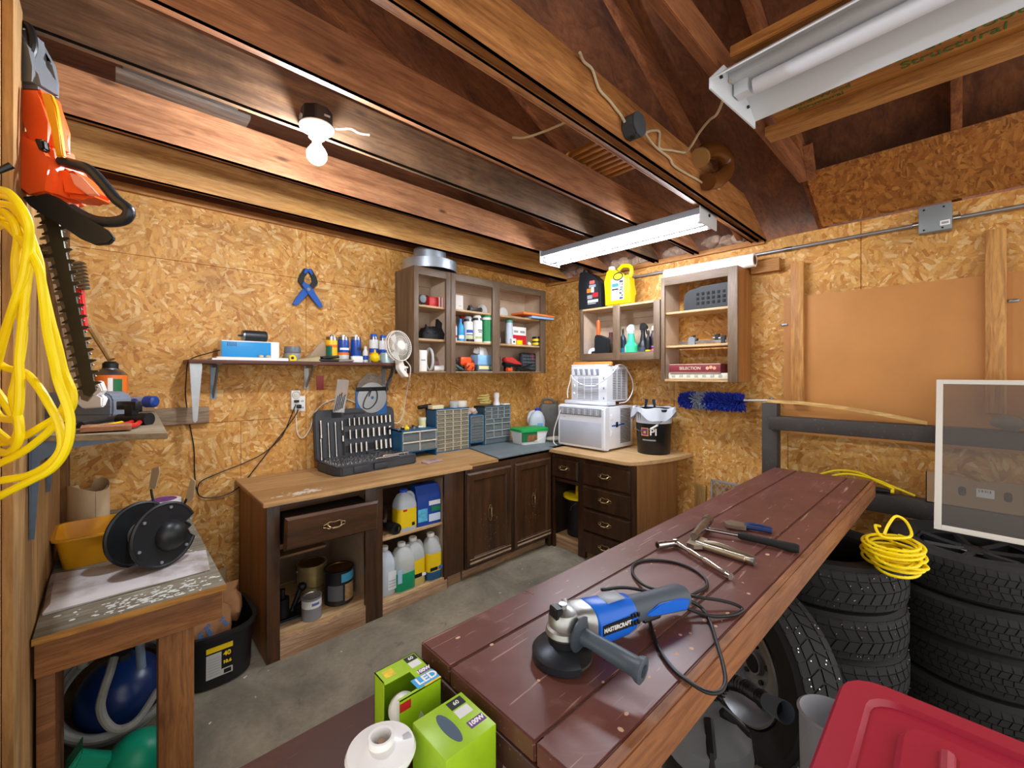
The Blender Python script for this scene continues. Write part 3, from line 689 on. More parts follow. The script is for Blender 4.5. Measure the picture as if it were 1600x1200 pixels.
MB().tube(spline([(0, 0, 0), (.004, 0, -.05), (.0, 0, -.075), (-.025, 0, -.095), (-.038, 0, -.12), (-.034, 0, -.165), (-.03, 0, -.18)], 5), .0028, 6).build('hook_wire', DSTEEL, t)
def sx(px, Y=2.93): return onY(px, 570, Y).x
def mpp(px, Y=2.93):
    a, b, c = _ray(px, 583); return (Y/b)/661
def shz(px, py, Y=2.93): return onY(px, py, Y).z
# router box, motor, papers
t = thing('router_box', 'blue fronted white electronics box with a black cord on the wall shelf', 'electronics box', (sx(385, 2.96), 2.965, SZ+.018))
ROUTER = t; MB().box(-.135, .165, -.065, .06, 0, .098, .004).build('casing', WHITEP, t); MB().box(-.135, .118, -.0672, -.064, .002, .092, .001).build('front_panel', mat('router_blue', '#1b8fd0', .4), t, 'bright blue front')
b = MB()
for i in range(5):
    for j in range(3): b.cbox((-.105+i*.01, -.0675, .068+j*.008), (.006, .001, .004))
b.build('vent_slot', BLK, t)
b = MB().lathe([(0, 0), (.031, 0), (.033, .004), (.033, .012)], 24, axis='X').build('end_ring', STEEL, None)
t = thing('electric_motor', 'black cylinder motor with a silver end lying on the blue box', 'motor', (sx(396, 2.95)-.06, 2.95, SZ+.018+.098+.034))
b.parent = t
MB().lathe([(.033, .012), (.034, .016), (.034, .125), (.028, .132), (0, .132)], 24, axis='X').build('motor_body', mat('motor_black', '#26282b', .4), t); MB().cyl((-.02, 0, 0), (0, 0, 0), .006).build('shaft', DSTEEL, t)
t = thing('paper_stack', 'stack of white papers under the blue electronics box', 'papers', (sx(390, 2.9), 2.93, SZ))
MB().box(-.19, .2, -.075, .09, 0, .009).at((0.01, -.004, .009), (0, 0, .015)).box(-.18, .19, -.07, .09, 0, .008).build('sheets', WHITEPAPER, t)
for k, (px, dx) in enumerate(((408, 0), (419, 0))):
    o = MB().ball((0, 0, .008), .0125, 14, 8, (1.15, .9, .72)).build('pebble', mat('pebble_beige', '#cdbb9c', .7)); o.location = (sx(px, 2.875), 2.875, SZ+.017); tag(o, ('beige pebble at the paper edge, farther from the tape measure', 'beige pebble at the paper edge, nearer the tape measure')[k], 'pebble', 'pebbles on the wall shelf')
t = thing('tape_measure', 'small yellow tape measure at the end of the paper stack', 'tape measure', (sx(457, 2.88), 2.88, SZ)); MB().prism([(-.022, 0), (.022, 0), (.022, .02), (.008, .04), (-.012, .04), (-.022, .028)], -.014, .014, 'XZ', .004).build('case', YELLOWP, t); MB().box(-.032, -.02, -.011, .011, .002, .02, .002).cyl((-.004, -.0155, .02), (-.004, -.0135, .02), .009).build('clip', BLACKP, t)
t = thing('glass_jar', 'small clear jar of grey hardware on the wall shelf', 'jar', (sx(457, 3.0), 3.0, SZ)); MB().lathe([(0, 0), (.045, 0), (.048, .006), (.048, .05), (.043, .06)], 20).build('jar_body', CLEAR, t); MB().lathe([(.05, .058), (.05, .08), (.046, .098), (0, .1)], 20).build('lid', mat('jar_grey', '#6b7076', .4), t); MB().lathe([(0, .004), (.04, .004), (.042, .045), (0, .05)], 14).jitter(.003).build('contents', mat('hardware', '#77706a', .5, .4, var=.3, vs=90), t)
t = thing('plastic_bag', 'crumpled clear plastic bag leaning by the spray cans', 'bag', (sx(497, 3.0), 3.0, SZ)); b = MB(); b.loft([[(x-.02, y*.6, 0) for x, y in rrect(.17, .12, .03, 5)], [(x*.8, y*.5, .05) for x, y in rrect(.15, .1, .03, 5)], [(x*.7+.03, y*.5, .1) for x, y in rrect(.12, .09, .03, 5)], [(x*.5+.05, y*.5, .145) for x, y in rrect(.09, .05, .02, 5)]]); b.crumple(.015, 18); b.build('bag_film', mat('bag_film', '#c9b9a6', .15, alpha=.45), t)
t = thing('glove_pair', 'pale leather work gloves lying on the wall shelf', 'gloves', (sx(484, 2.9), 2.9, SZ))
b = MB(); b.loft([[(x, y, z) for x, y, z in ((-.09, -.04, 0), (.05, -.05, 0), (.07, .03, 0), (-.06, .05, 0))], [(-.08, -.035, .012), (.05, -.045, .03), (.065, .025, .032), (-.05, .045, .014)], [(-.03, -.02, .022), (.045, -.03, .045), (.055, .015, .044), (-.01, .03, .024)]]); b.build('glove', mat('leather_pale', '#a79a72', .8, var=.15), t)
t = thing('wallet', 'folded black pouch beside the pale work gloves', 'pouch', (sx(513, 2.895), 2.895, SZ)); MB().box(-.075, .065, -.045, .04, 0, .018, .006).at((0, 0, .018), (0, math.radians(-5), .1)).box(-.055, .06, -.04, .035, .003, .022, .006).build('pouch_body', BLACKP, t)
CANB = mat('can_blue', '#16459e', .35); CANY = mat('can_yellow', '#f0c11a', .35); CANW = mat('can_white', '#e6e8ea', .35); CANO = mat('can_orange', '#e8762a', .35); CANG = mat('can_green', '#1c6b52', .35)
def can_at(label, px0, px1, py, Y, **k):
    x = (sx(px0, Y)+sx(px1, Y))/2; r = (px1-px0)/2*mpp((px0+px1)/2, Y)*.98; h = shz((px0+px1)/2, py, Y)-SZ
    return spray_can(label, (x, Y, SZ), r, h, group='cans on the wall shelf', **k)
can_at('yellow and green spray can with an orange band on the shelf', 509, 527, 523, 2.96, body=CANY, cap=STEEL, capped=False, specs=((.004, .11, CANG, (-PI/2-1.5, -PI/2-.25), .0006), (.10, .118, CANO)))
can_at('spray can with a blue top, orange stripe and pale lower half', 528, 545, 523, 2.95, body=CANB, cap=WHITEP, capped=False, specs=((.004, .05, mat('can_pale', '#cfd2cc', .4)), (.05, .068, CANO), (.085, .1, WHT, FRONT, .001)))
can_at('plain blue spray can with a white nozzle and square label', 548, 564, 523, 2.95, body=CANB, cap=WHITEP, capped=False, specs=((.02, .05, mat('can_sky', '#4e86d8', .4), FRONT), (.085, .105, mat('can_dark', '#1c2530', .4), (-PI/2-.2, -PI/2+1.0))))
bottle('small white squeeze bottle with a pointed tip and blue label', (sx(571, 2.93), 2.93, SZ), .019, .118, WHITEP, WHITEP, [(.02, .05, BLU)], neck=.5)
can_at('blue capped can with a blue and orange band, behind the yellow ball', 577, 591, 522, 2.95, body=CANW, cap=BLUEP, specs=((.075, .105, BLU), (.06, .075, CANO)))
can_at('blue capped can half hidden behind the white fan', 592, 605, 524, 2.96, body=CANW, cap=BLUEP, specs=((.07, .10, BLU), (.06, .07, CANO)))
carton('small plain white box in front of the blue cans', (sx(558, 2.87), 2.875, SZ), .075, .03, .042, WHITEP, name='white_box')
t = thing('rubber_bulb', 'yellow rubber squeeze ball with a nozzle on the wall shelf', 'squeeze bulb', (sx(586.5, 2.87), 2.876, SZ)); MB().ball((0, 0, .036), .036, 20, 12).build('bulb_body', YELLOWP, t); MB().cyl((0, 0, .066), (0, 0, .095), .009, .005).build('nozzle', YELLOWP, t)
o = MB().lathe([(0, 0), (.05, 0), (.05, .07), (.047, .075), (0, .075)], 22).build('food_tin', mat('tin_pale', '#b9d6da', .35, .3)); o.location = (sx(602, 2.96), 2.93, SZ); tag(o, 'pale blue tin standing behind the white fan', 'tin')
t = thing('bit_pouch', 'flat grey plastic packet lying by the small white box', 'packet', (sx(540, 2.875), 2.88, SZ)); MB().box(-.06, .05, -.03, .03, 0, .02, .008).crumple(.006, 30).build('packet_film', mat('packet_grey', '#8d857c', .3), t)
def clip_fan():
    c = onY(622, 541, 2.80); t = thing('clip_fan', 'white clip fan clamped to the right end of the wall shelf', 'fan', c, math.radians(14), rot=(math.radians(-8), 0, math.radians(14)))
    R = .112; WF = mat('fan_white', '#e8e4da', .4)
    b = MB()
    for rr_ in (R, R*.97): b.tube([(rr_*math.cos(a*PI/20), -.0 if rr_ == R else -.02, rr_*math.sin(a*PI/20)) for a in range(40)], .0035, 6, closed=True)
    b.tube([(R*.62*math.cos(a*PI/16), -.03, R*.62*math.sin(a*PI/16)) for a in range(32)], .0016, 5, closed=True)
    for k in range(44):
        a = k*PI/22; ca, sa = math.cos(a), math.sin(a)
        b.tube([(R*.30*ca, -.036, R*.30*sa), (R*.65*ca, -.034, R*.65*sa), (R*.97*ca, -.014, R*.97*sa), (R*ca, 0, R*sa)], .0013, 4)
        b.tube([(R*.30*ca, .04, R*.30*sa), (R*.9*ca, .034, R*.9*sa), (R*ca, 0, R*sa)], .0013, 4)
    b.build('fan_cage', WF, t)
    MB().lathe([(0, -.042), (R*.28, -.041), (R*.33, -.034), (R*.3, -.03), (0, -.03)], 24, axis='Y').build('badge', WF, t)
    b = MB()
    for k in range(3):
        a = k*2*PI/3; b.prism([(.02*math.cos(a), .02*math.sin(a)), (.09*math.cos(a-.35), .09*math.sin(a-.35)), (.095*math.cos(a+.3), .095*math.sin(a+.3)), (.03*math.cos(a+.9), .03*math.sin(a+.9))], -.002, .0, 'XZ')
    b.build('blade', mat('blade_white', '#d9d7d2', .4), t)
    MB().lathe([(0, .03), (.03, .03), (.033, .07), (.022, .09), (0, .09)], 20, axis='Y').build('motor_housing', WF, t)
    b = MB(); b.prism([(.0, -.10), (.045, -.10), (.05, -.145), (.095, -.147), (.095, -.157), (.05, -.157), (.045, -.175), (.06, -.19), (.08, -.20), (.088, -.225), (.05, -.222), (.02, -.19), (.0, -.162)], .01, .05, 'XZ', .004).cyl((.015, .05, -.02), (.03, .035, -.13), .012).cyl((.075, .02, -.15), (.07, .02, -.21), .004)
    b.build('clamp', WF, t)
    cd = MB().tube(spline([c+Vector((.07, .02, -.10)), c+Vector((.1, .0, -.15)), onY(640, 590, 2.83), onY(638, 600, 2.9), onY(634, 620, 3.0), onY(630, 645, 3.05), onY(625, 658, 3.07), onY(618, 661, 3.07), onY(608, 655, 3.08), onY(594, 640, 3.085), onY(560, 631, 3.085), onY(543, 624, 3.088), onY(527, 623, 3.088), onY(505, 631, 3.088), onY(492, 645, 3.085), onY(485, 668, 3.085), onY(474, 684, 3.085), onY(465, 678, 3.08), onY(463, 660, 3.07), onY(462, 640, 3.06)], 7), .0038, 8).build('fan_cord', WCORD)
    adopt(cd, t)
clip_fan()
# outlet with timer, black cords
t = thing('wall_outlet', 'white double outlet with a round timer plugged into it', 'outlet', onY(464, 627, 3.099))
MB().box(-.005, .052, -.006, 0, -.07, .035, .002).build('cover_plate', WHITEP, t)
MB().box(-.045, .012, -.035, -.006, -.055, .075, .005).build('timer_body', WHITEP, t); b = MB().lathe([(.022, -.042), (.026, -.035)], 24, axis='Y', c=(-.016, 0, .045)); b.lathe([(0, -.044), (.012, -.043), (.013, -.036)], 20, axis='Y', c=(-.016, 0, .045)); b.build('timer_dial', CREAM, t)
b = MB()
for z in (.0, -.045): b.cbox((.036, -.0065, z), (.004, .002, .012)).cbox((.026, -.0065, z), (.004, .002, .01))
b.build('slot', BLK, t)
MB().box(-.03, 0, -.055, -.034, -.005, .012, .004).build('plug', BLACKP, t); MB().box(-.015, .012, -.062, -.034, -.045, -.02, .004).build('plug', BLACKP, t)
def wcord(label, pts, r=.0032, m=None, cat='cord', name='power_cord', n=7):
    o = MB().tube(spline(pts, n), r, 8).build(name, m or BLACKP); return tag(o, label, cat)
P = lambda x, y, Y=3.085: onY(x, y, Y)
OUTLET = t; oc = wcord('black cord drooping from the outlet along the wall to the worktop', [P(462, 632, 3.045), P(455, 650, 3.06), P(440, 682), P(415, 706), P(385, 722), P(345, 738), P(316, 751), P(309, 762), P(311, 774), P(325, 778), P(350, 774), P(375, 760), P(400, 730), P(420, 704), P(445, 672), P(461, 650, 3.06), P(466, 640, 3.05)]); adopt(oc, OUTLET)
rcord = wcord('black cord hanging from the blue box down the wall', [onY(343, 547, 2.95), onY(325, 552, 2.93), onY(305, 558, 2.90), onY(294, 566, 2.87), P(291, 590, 2.95), P(290, 620, 3.05), P(296, 660), P(303, 700), P(304, 735), P(306, 760), P(310, 772)]); adopt(rcord, ROUTER)
# blue spring clamp on the wall
def spring_clamp():
    c = onY(481, 448, 3.07); t = thing('spring_clamp', 'blue spring clamp hung on the strand board wall', 'clamp', c); CB = mat('clamp_blue', '#1856ac', .45)
    for s in (1, -1):
        q = lambda pts: [(x*s, z) for x, z in pts]
        MB().prism(q([(-.03, .03), (.002, .012), (.034, -.022), (.086, -.104), (.097, -.132), (.066, -.134), (.004, -.056), (-.042, .006)]), -.016 if s > 0 else -.004, .004 if s > 0 else .016, 'XZ', .003).build('lever', CB, t)
        MB().prism(q([(.03, -.016), (.064, .034), (.054, .072), (.024, .122), (.006, .124), (.010, .088), (.026, .055), (.026, .035), (.0, -.004)]), -.010 if s > 0 else -.002, .002 if s > 0 else .012, 'XZ', .002).build('jaw', BLACKP, t)
        MB().prism(q([(.0, .122), (.02, .12), (.03, .09), (.022, .08), (.012, .095), (.0, .1)]), -.014, .014, 'XZ', .003).build('jaw_pad', CB, t)
    MB().lathe([(0, -.02), (.011, -.02), (.011, .02), (0, .02)], 14, axis='Y', c=(0, 0, -.02)).build('pivot_spring', STEEL, t)
spring_clamp()
# packets hanging behind the socket set
t = thing('blister_packet', 'slim clear packet of drill bits leaning on the open socket case', 'packet', onY(529, 645, 2.985), rot=(math.radians(6), math.radians(6), 0))
MB().box(-.042, .042, -.005, .005, .0, .235, .004).build('packet_film', mat('packet_clear', '#b7b2ad', .15, alpha=.42), t); MB().box(-.03, .036, -.004, .0, .005, .12).build('insert_card', mat('packet_card', '#d3d9dd', .5, var=.35, vs=70), t)
b = MB()
for k in range(5): b.cyl((-.03+k*.012, -.006, .01+k*.006), (-.022+k*.012, -.006, .12+.012*(k % 3)), .003, seg=6)
b.build('drill_bit', DSTEEL, t)
t = thing('saw_blade_packet', 'blue and clear saw blade packet with a black tie hanging behind the case', 'packet', onY(581, 648, 3.06))
MB().box(-.125, .12, -.004, .01, .0, .20, .003).build('insert_card', mat('packet_blue', '#2f66a0', .4), t)
MB().lathe([(.012, -.009), (.115, -.0085), (.115, -.0065), (.012, -.006)], 40, axis='Y', c=(0, 0, .13)).build('saw_blade', mat('blade_grey', '#a9adb0', .35, .8), t, 'round grey blade')
MB().prism([(-.125, .195), (.12, .195), (.10, .26), (.04, .31), (-.03, .315), (-.10, .255)], -.006, .002, 'XZ').build('packet_film', mat('packet_clear2', '#a8a39b', .1, alpha=.4), t)
MB().box(-.125, .13, -.012, -.006, .18, .21, .002).build('header_strip', BLK, t, 'black header strip')
MB().tube(spline([(-.01, -.012, .2), (-.06, -.016, .12), (-.07, -.016, .06), (-.02, -.016, .05), (.03, -.016, .10), (.035, -.016, .17), (.0, -.014, .2), (-.03, -.018, .14)], 7), .003, 6).build('tie_cord', BLACKP, t)
# ---------------------------------------------------------------- things in the corner wall cabinets
Z1, Z2, Z3 = 1.498+.0165, 1.498+.2685, 1.498+.5265
def spot(p0, p1, py, Y, zb):
    """centre x, width and height of a thing seen between two photo columns, standing at depth Y on height zb"""
    x0, x1 = onY(p0, py, Y).x, onY(p1, py, Y).x
    return (x0+x1)/2, (x1-x0), onY((p0+p1)/2, py, Y).z-zb
def box_at(label, p0, p1, py, Y, zb, m, d=.05, name='carton', **k):
    x, w, h = spot(p0, p1, py, Y, zb); return carton(label, (x, Y+d/2, zb), w, d, h, m, name=name, **k)
x, w, h = spot(656, 667, 459, 2.9, Z3)
t = thing('webcam', 'grey round gadget with a curled black cable on the top shelf of the narrow cabinet', 'gadget', (x, 2.92, Z3)); MB().lathe([(0, -.02), (.03, -.018), (.034, 0), (.028, .012), (0, .014)], 20, axis='Y', c=(0, 0, .062)).build('gadget_body', GREYP, t); MB().lathe([(0, 0), (.034, 0), (.03, .012), (.008, .016), (.008, .03), (0, .03)], 16).build('foot', BLACKP, t); MB().tube(spline([(.02, .01, .08), (.06, .02, .095), (.1, .02, .075), (.105, .02, .03), (.09, .03, .01)], 6), .004, 6).build('cable', BLACKP, t)
box_at('glossy red tool case on the top shelf of the narrow cabinet', 671, 685, 464, 2.88, Z3, REDP, .05, name='small_case')
box_at('small white box with red stripes on the top shelf', 686.5, 694.5, 465, 2.88, Z3, WHITEPAPER, .05, prints=((.15, .4, 0, 1, RED), (.7, .95, 0, 1, RED)))
t = thing('tool_bag', 'black fabric bag with pointed flaps on the middle shelf of the narrow cabinet', 'bag', (spot(657, 697, 500, 2.92, Z2)[0], 2.93, Z2)); b = MB()
b.loft([rr_ for rr_ in ([(x*.98, y*.7, 0) for x, y in rrect(.24, .16, .05, 5)], [(x, y*.75, .05) for x, y in rrect(.24, .16, .05, 5)], [(x*.9+.01, y*.6, .085) for x, y in rrect(.24, .14, .05, 5)], [(x*.6+.03, y*.3, .11) for x, y in rrect(.22, .12, .05, 5)])]); b.prism([(.02, .08), (.115, .06), (.11, .12), (.03, .18)], -.03, .01, 'XZ', .006).prism([(-.09, .07), (-.05, .08), (-.075, .125)], -.03, .0, 'XZ', .004); b.crumple(.012, 22, 2); b.build('bag_body', mat('bag_black', '#1a1b1d', .7, var=.3), t)
b = MB()
for x in (-.085, -.02): b.lathe([(.006, -.066), (.011, -.064), (.011, -.06)], 12, axis='Y', c=(x, 0, .055))
b.build('eyelet', DSTEEL, t)
box_at('white appliance box on the bottom shelf of the narrow cabinet', 655.5, 667, 547, 2.86, Z1, WHITEPAPER, .1, prints=((.2, .8, .5, .56, GRY),))
o = MB().tube([(0, .05*math.cos(a*PI/14), .085+.085*math.sin(a*PI/14)) for a in range(28)], .010, 8, closed=True).build('hose_ring', mat('ring_grey', '#c6c9cc', .4)); o.location = (spot(668, 674, 550, 2.9, Z1)[0], 2.9, Z1+.01); tag(o, 'pale grey hose ring standing beside the white appliance box', 'hose')
x, w, h = spot(675, 694, 562, 2.95, Z1); t = thing('hardware_packet', 'pinkish clear packet behind a white fitting on the bottom shelf', 'packet', (x, 2.95, Z1)); MB().box(-w/2, w/2, -.012, .012, 0, .09, .008).crumple(.006, 24).build('packet_film', mat('packet_pink', '#c79a9c', .3, alpha=.7), t)
o = MB().cyl((-.03, 0, .022), (.03, -.02, .022), .022).cyl((.03, -.02, .022), (.045, -.025, .022), .026).build('pipe_fitting', WHITEP); o.location = (spot(678, 690, 565, 2.88, Z1)[0], 2.89, Z1+.002); tag(o, 'white plastic pipe fitting on the bottom shelf of the narrow cabinet', 'pipe fitting')
# bay one
o = box_at('plain white card box on the top shelf behind the left stile', 709, 723.5, 461, 2.9, Z3, WHITEPAPER, .02, prints=((.55, .8, .3, .33, GRY),))
t = thing('hand_radio', 'black handheld device lying before the white plate on the top shelf', 'device', (spot(730, 755, 474, 2.86, Z3)[0], 2.87, Z3)); MB().box(-.065, .06, -.025, .025, 0, .035, .006).box(-.065, -.045, -.02, .01, .03, .052, .003).build('device_body', BLACKP, t); MB().tube(spline([(.03, -.01, .035), (.06, -.015, .04), (.072, -.015, .02), (.06, -.015, .004)], 5), .004, 6).build('strap', BLACKP, t)
for p0, p1, lb in ((745.5, 763.5, 'white round plate leaning on the cabinet back beside the black device'), (778, 797, 'white round plate half hidden behind the cabinet stile')):
    x, w, h = spot(p0, p1, 469, 3.02, Z3); o = MB().lathe([(0, -.008), (.03, -.007), (.055, -.004), (.056, .0), (0, .002)], 28, axis='Y', c=(0, 0, .056)).build('round_plate', WHITEP); o.location = (x, 3.02, Z3); o.rotation_euler = (math.radians(-8), 0, 0); tag(o, lb, 'plate', 'white plates in the corner cabinet')
def can_in(label, p0, p1, py, Y, zb, **k):
    x, w, h = spot(p0, p1, py, Y, zb); return spray_can(label, (x, Y, zb), w/2*.97, h, **k)
can_in('white and red can at the left stile of the middle shelf', 708, 715, 507, 2.9, Z2, body=WHITEP, cap=REDP, specs=((.03, .05, RED),))
x, w, h = spot(714, 724, 498, 2.88, Z2); bottle('light blue glue bottle with a pointed cap on the middle shelf', (x, 2.88, Z2), w/2, h, mat('glue_blue', '#3a9fd6', .35), mat('glue_cap', '#2a7fc4', .4), [(.02, .05, WHT, FRONT)], neck=.4)
can_in('red capped can behind the light blue glue bottle', 718, 727, 494, 2.97, Z2, body=mat('can_dred', '#8f1f28', .4), cap=REDP)
can_in('white spray can with a grey cap and blue picture on the middle shelf', 725.5, 737.5, 495, 2.88, Z2, body=WHITEP, cap=mat('cap_grey', '#9aa0a5', .4), specs=((.075, .10, BLU, FRONT), (.02, .05, mat('lab_yellow', '#cfcf9a', .5), FRONT), (.055, .062, BLK, FRONT)))
can_in('white spray can with small black print on the middle shelf', 739, 752, 493, 2.88, Z2, body=WHITEP, cap=WHITEP, specs=((.10, .108, BLK, (-PI/2-.5, -PI/2+.6)), (.085, .092, BLK, (-PI/2-.4, -PI/2+.4)), (.03, .05, mat('lab_lime', '#b9c98a', .5), FRONT)))
x, w, h = spot(752.5, 770, 493, 2.89, Z2); t = thing('wipe_canister', 'green and white wipe canister on the middle shelf', 'canister', (x, 2.89, Z2)); r = w/2*.97
MB().lathe([(0, 0), (r, 0), (r, h-.022)], 28).build('canister_body', WHITEP, t); MB().lathe([(r*1.02, h-.024), (r*1.02, h-.004), (r*.9, h), (0, h)], 28).build('lid', mat('lid_green', '#17995a', .4), t); bands(t, r, ((.012, h-.045, mat('lab_green', '#128a50', .4), (-PI/2-1.6, -PI/2+.25)), (.014, .034, mat('lab_salmon', '#e08a70', .5), (-PI/2+.3, -PI/2+1.1), .0008)), 28)
o = MB().box(-.033, .033, -.02, .02, 0, .022, .008).build('tape_cutter', BLACKP); o.location = (spot(728, 741, 527, 2.845, Z2)[0], 2.845, Z2); tag(o, 'small black gadget lying before the spray cans', 'gadget')
for i, (p0, p1, py) in enumerate(((769, 775, 506), (774.5, 781, 503))):
    x, w, h = spot(p0, p1, py, 2.95, Z2); bottle(('dark grey bottle beside the green canister', 'dark grey bottle against the middle stile')[i], (x, 2.95, Z2), w/2, h, mat('bottle_dark', '#474c55', .35), BLACKP, [(.02, .06, GRY, FRONT)])
# bay two, middle
x, w, h = spot(791, 800, 499, 2.9, Z2); bottle('clear white bottle with a sea green cap right of the stile', (x, 2.9, Z2), w/2, h, HDPE2, mat('cap_sea', '#5f9d8b', .4), neck=.85)
box_at('red and white box with grey lettering in the right bay', 801, 822, 511, 2.9, Z2, WHITEPAPER, .09, prints=((0, 1, 0, .55, RED), (.1, .4, .68, .8, GRY), (.55, .9, .68, .8, GRY)))
box_at('tiny white box in front of the red and white box', 800, 806.5, 529, 2.84, Z2, WHITEPAPER, .03, prints=((.3, .7, .3, .6, BLK),))
box_at('tiny yellow box in front of the red and white box', 808, 816.5, 531.5, 2.84, Z2, YELLOWP, .03, name='yellow_box')
o = MB().ball((0, 0, .018), .018, 12, 8).ball((.022, .004, .014), .014, 10, 6).build('cotton_ball', WHITEP); o.location = (spot(823, 830, 532, 2.87, Z2)[0], 2.87, Z2); tag(o, 'little white clump between the red box and the striped tin', 'clump')
t = thing('striped_tin', 'black tin with two yellow bands in the right bay', 'tin', (spot(831, 845, 523, 2.89, Z2)[0], 2.89, Z2)); MB().lathe([(0, 0), (.044, 0), (.044, .088), (.04, .094), (0, .094)], 24).build('tin_body', BLACKP, t); bands(t, .044, ((.012, .034, YEL), (.05, .072, YEL)))
# foam pads across the top shelf of the right bay
o = MB().box(-.17, .12, -.06, .10, 0, .022, .004).build('foam_pad', mat('foam_blue', '#8fb4dc', .8)); o.location = (3.07, 2.83, Z3); o.rotation_euler = (0, 0, -.08); tag(o, 'pale blue foam pad jutting from the top shelf, under the orange pad', 'pad')
o = MB().box(-.28, .13, -.07, .12, 0, .02, .004).build('foam_pad', mat('foam_orange', '#ef7d35', .8)); o.location = (3.06, 2.83, Z3+.023); o.rotation_euler = (0, math.radians(1), -.06); tag(o, 'orange foam pad jutting from the top shelf of the corner cabinet', 'pad')
# bottom shelves
def lump(label, name, cat, loc, parts, rz=0):
    """a hand tool built from boxes and tubes: (kind, material, part name, args)"""
    t = thing(name, label, cat, loc, rz)
    for kind, m, nm, a in parts:
        b = MB()
        if kind == 'box': b.box(*a)
        elif kind == 'prism': b.prism(*a)
        else: b.tube(spline(a[0], 6), a[1], 8)
        b.build(nm, m, t)
    return t
lump('orange red cordless tool lying on the bottom shelf, left bay', 'power_tool', 'power tool', (spot(720, 738, 555, 2.92, Z1)[0], 2.94, Z1), [('box', ORANGEP, 'tool_body', (-.07, .05, -.03, .03, .05, .125, .014)), ('box', BLACKP, 'battery', (-.06, .06, -.03, .03, 0, .05, .008)), ('box', BLACKP, 'chuck', (-.11, -.07, -.02, .02, .065, .11, .008)), ('box', mat('dark_red_grip', '#8e2417', .4), 'grip', (.02, .085, -.025, .025, .045, .10, .012))])
lump('small orange tool with black cords before the tissue box', 'power_tool', 'power tool', (spot(726, 743, 567, 2.855, Z1)[0], 2.86, Z1), [('box', ORANGEP, 'tool_body', (-.045, .04, -.02, .02, .005, .075, .012)), ('tube', BLACKP, 'cord', ([(-.02, -.02, .05), (-.06, -.03, .02), (-.11, -.02, .012), (-.13, .0, .03)], .005)), ('tube', BLACKP, 'cord', ([(.02, -.022, .04), (.0, -.03, .01), (-.03, -.028, -.0)], .005))])
lump('grey pliers and cords heaped on the bottom shelf at the left stile', 'pliers', 'pliers', (spot(712, 724, 570, 2.86, Z1)[0], 2.87, Z1), [('tube', mat('grip_teal', '#4e6a66', .5), 'grip', ([(-.05, 0, .05), (-.01, -.01, .035), (.05, -.01, .008)], .009)), ('tube', mat('grip_teal', '#4e6a66', .5), 'grip', ([(-.05, 0, .02), (.0, -.005, .02), (.06, 0, .01)], .009)), ('tube', BLACKP, 'cord', ([(-.06, .03, .01), (-.03, .02, .07), (.03, .03, .06), (.05, .03, .01)], .006))])
t = thing('tissue_box', 'pale blue tissue box with tissue pulled out on the bottom shelf', 'tissue box', (spot(742, 772, 548, 2.9, Z1)[0], 2.92, Z1+.058)); MB().box(-.10, .12, -.05, .055, 0, .088, .003).build('box_body', mat('tissue_blue', '#8fc3ea', .6, var=.12, vs=14), t)
b = MB()
for k in range(5): b.prism([(-.05+.01*k, .085), (.05, .085), (.02-.025*k, .165-.008*abs(k-2)), (-.06-.012*k+.01, .15-.01*k)], -.012+.008*k, -.010+.008*k, 'XZ')
b.build('tissue', WHITEPAPER, t)
carton('flat grey box with a pale yellow label under the tissue box', (spot(745, 778, 570, 2.87, Z1)[0], 2.91, Z1), .25, .12, .057, mat('box_slate', '#56697a', .5), prints=((.05, .5, .35, .85, mat('lab_cream', '#e4dc9e', .6)), (.55, .95, .35, .85, mat('lab_aqua', '#9cd0d3', .6))))
lump('black drill leaning behind the tissue box', 'power_tool', 'power tool', (spot(768, 782, 560, 2.99, Z1)[0], 3.0, Z1), [('box', BLACKP, 'tool_body', (-.05, .05, -.025, .025, .05, .15, .015)), ('box', BLACKP, 'grip', (-.02, .025, -.02, .02, 0, .06, .008))])
lump('red and black rotary tool lying in the right bay', 'power_tool', 'power tool', (spot(790, 818, 556, 2.9, Z1)[0], 2.93, Z1), [('prism', mat('tool_red', '#c63b34', .4), 'tool_body', ([(-.12, .13), (-.03, .14), (.09, .085), (.11, .065), (.02, .07), (-.12, .09)], -.03, .03, 'XZ', .01)), ('prism', BLACKP, 'grip', ([(-.12, .09), (.02, .07), (.10, .06), (.03, .045), (-.12, .055)], -.028, .028, 'XZ', .008)), ('box', BLACKP, 'foot', (-.10, -.04, -.02, .02, 0, .06, .004))])
lump('long dark pliers crossing the bottom of the right bay', 'pliers', 'pliers', (spot(806, 830, 572, 2.86, Z1)[0], 2.86, Z1), [('tube', DSTEEL, 'jaw', ([(-.09, 0, .03), (.0, 0, .045), (.06, .0, .06), (.11, 0, .07)], .008)), ('tube', BLACKP, 'grip', ([(-.10, 0, .012), (-.02, 0, .03), (.06, 0, .022), (.10, 0, .01)], .01))])
o = MB().cyl((-.028, 0, .018), (.03, 0, .018), .018, .015).build('stubby_screwdriver', ORANGEP); o.location = (spot(791, 801, 577, 2.84, Z1)[0], 2.845, Z1); tag(o, 'stubby orange screwdriver at the stile of the right bay', 'screwdriver')
t = thing('bit_case', 'dark clear fronted bit case standing in the right bay', 'tool case', (spot(808, 846, 545, 2.93, Z1)[0], 2.94, Z1)); MB().box(-.12, .115, -.02, .03, 0, .185, .018).build('case_body', mat('case_dark', '#2b3138', .4), t)
b = MB()
for i in range(9):
    for j in range(5): b.cbox((-.095+i*.024, -.0225, .03+j*.031), (.014, .006, .02), .002)
b.build('bit', mat('bit_grey', '#7c868e', .35, .6), t); MB().box(.015, .045, -.024, -.018, .12, .175, .003).build('catch', mat('catch_red', '#a3242c', .4), t)
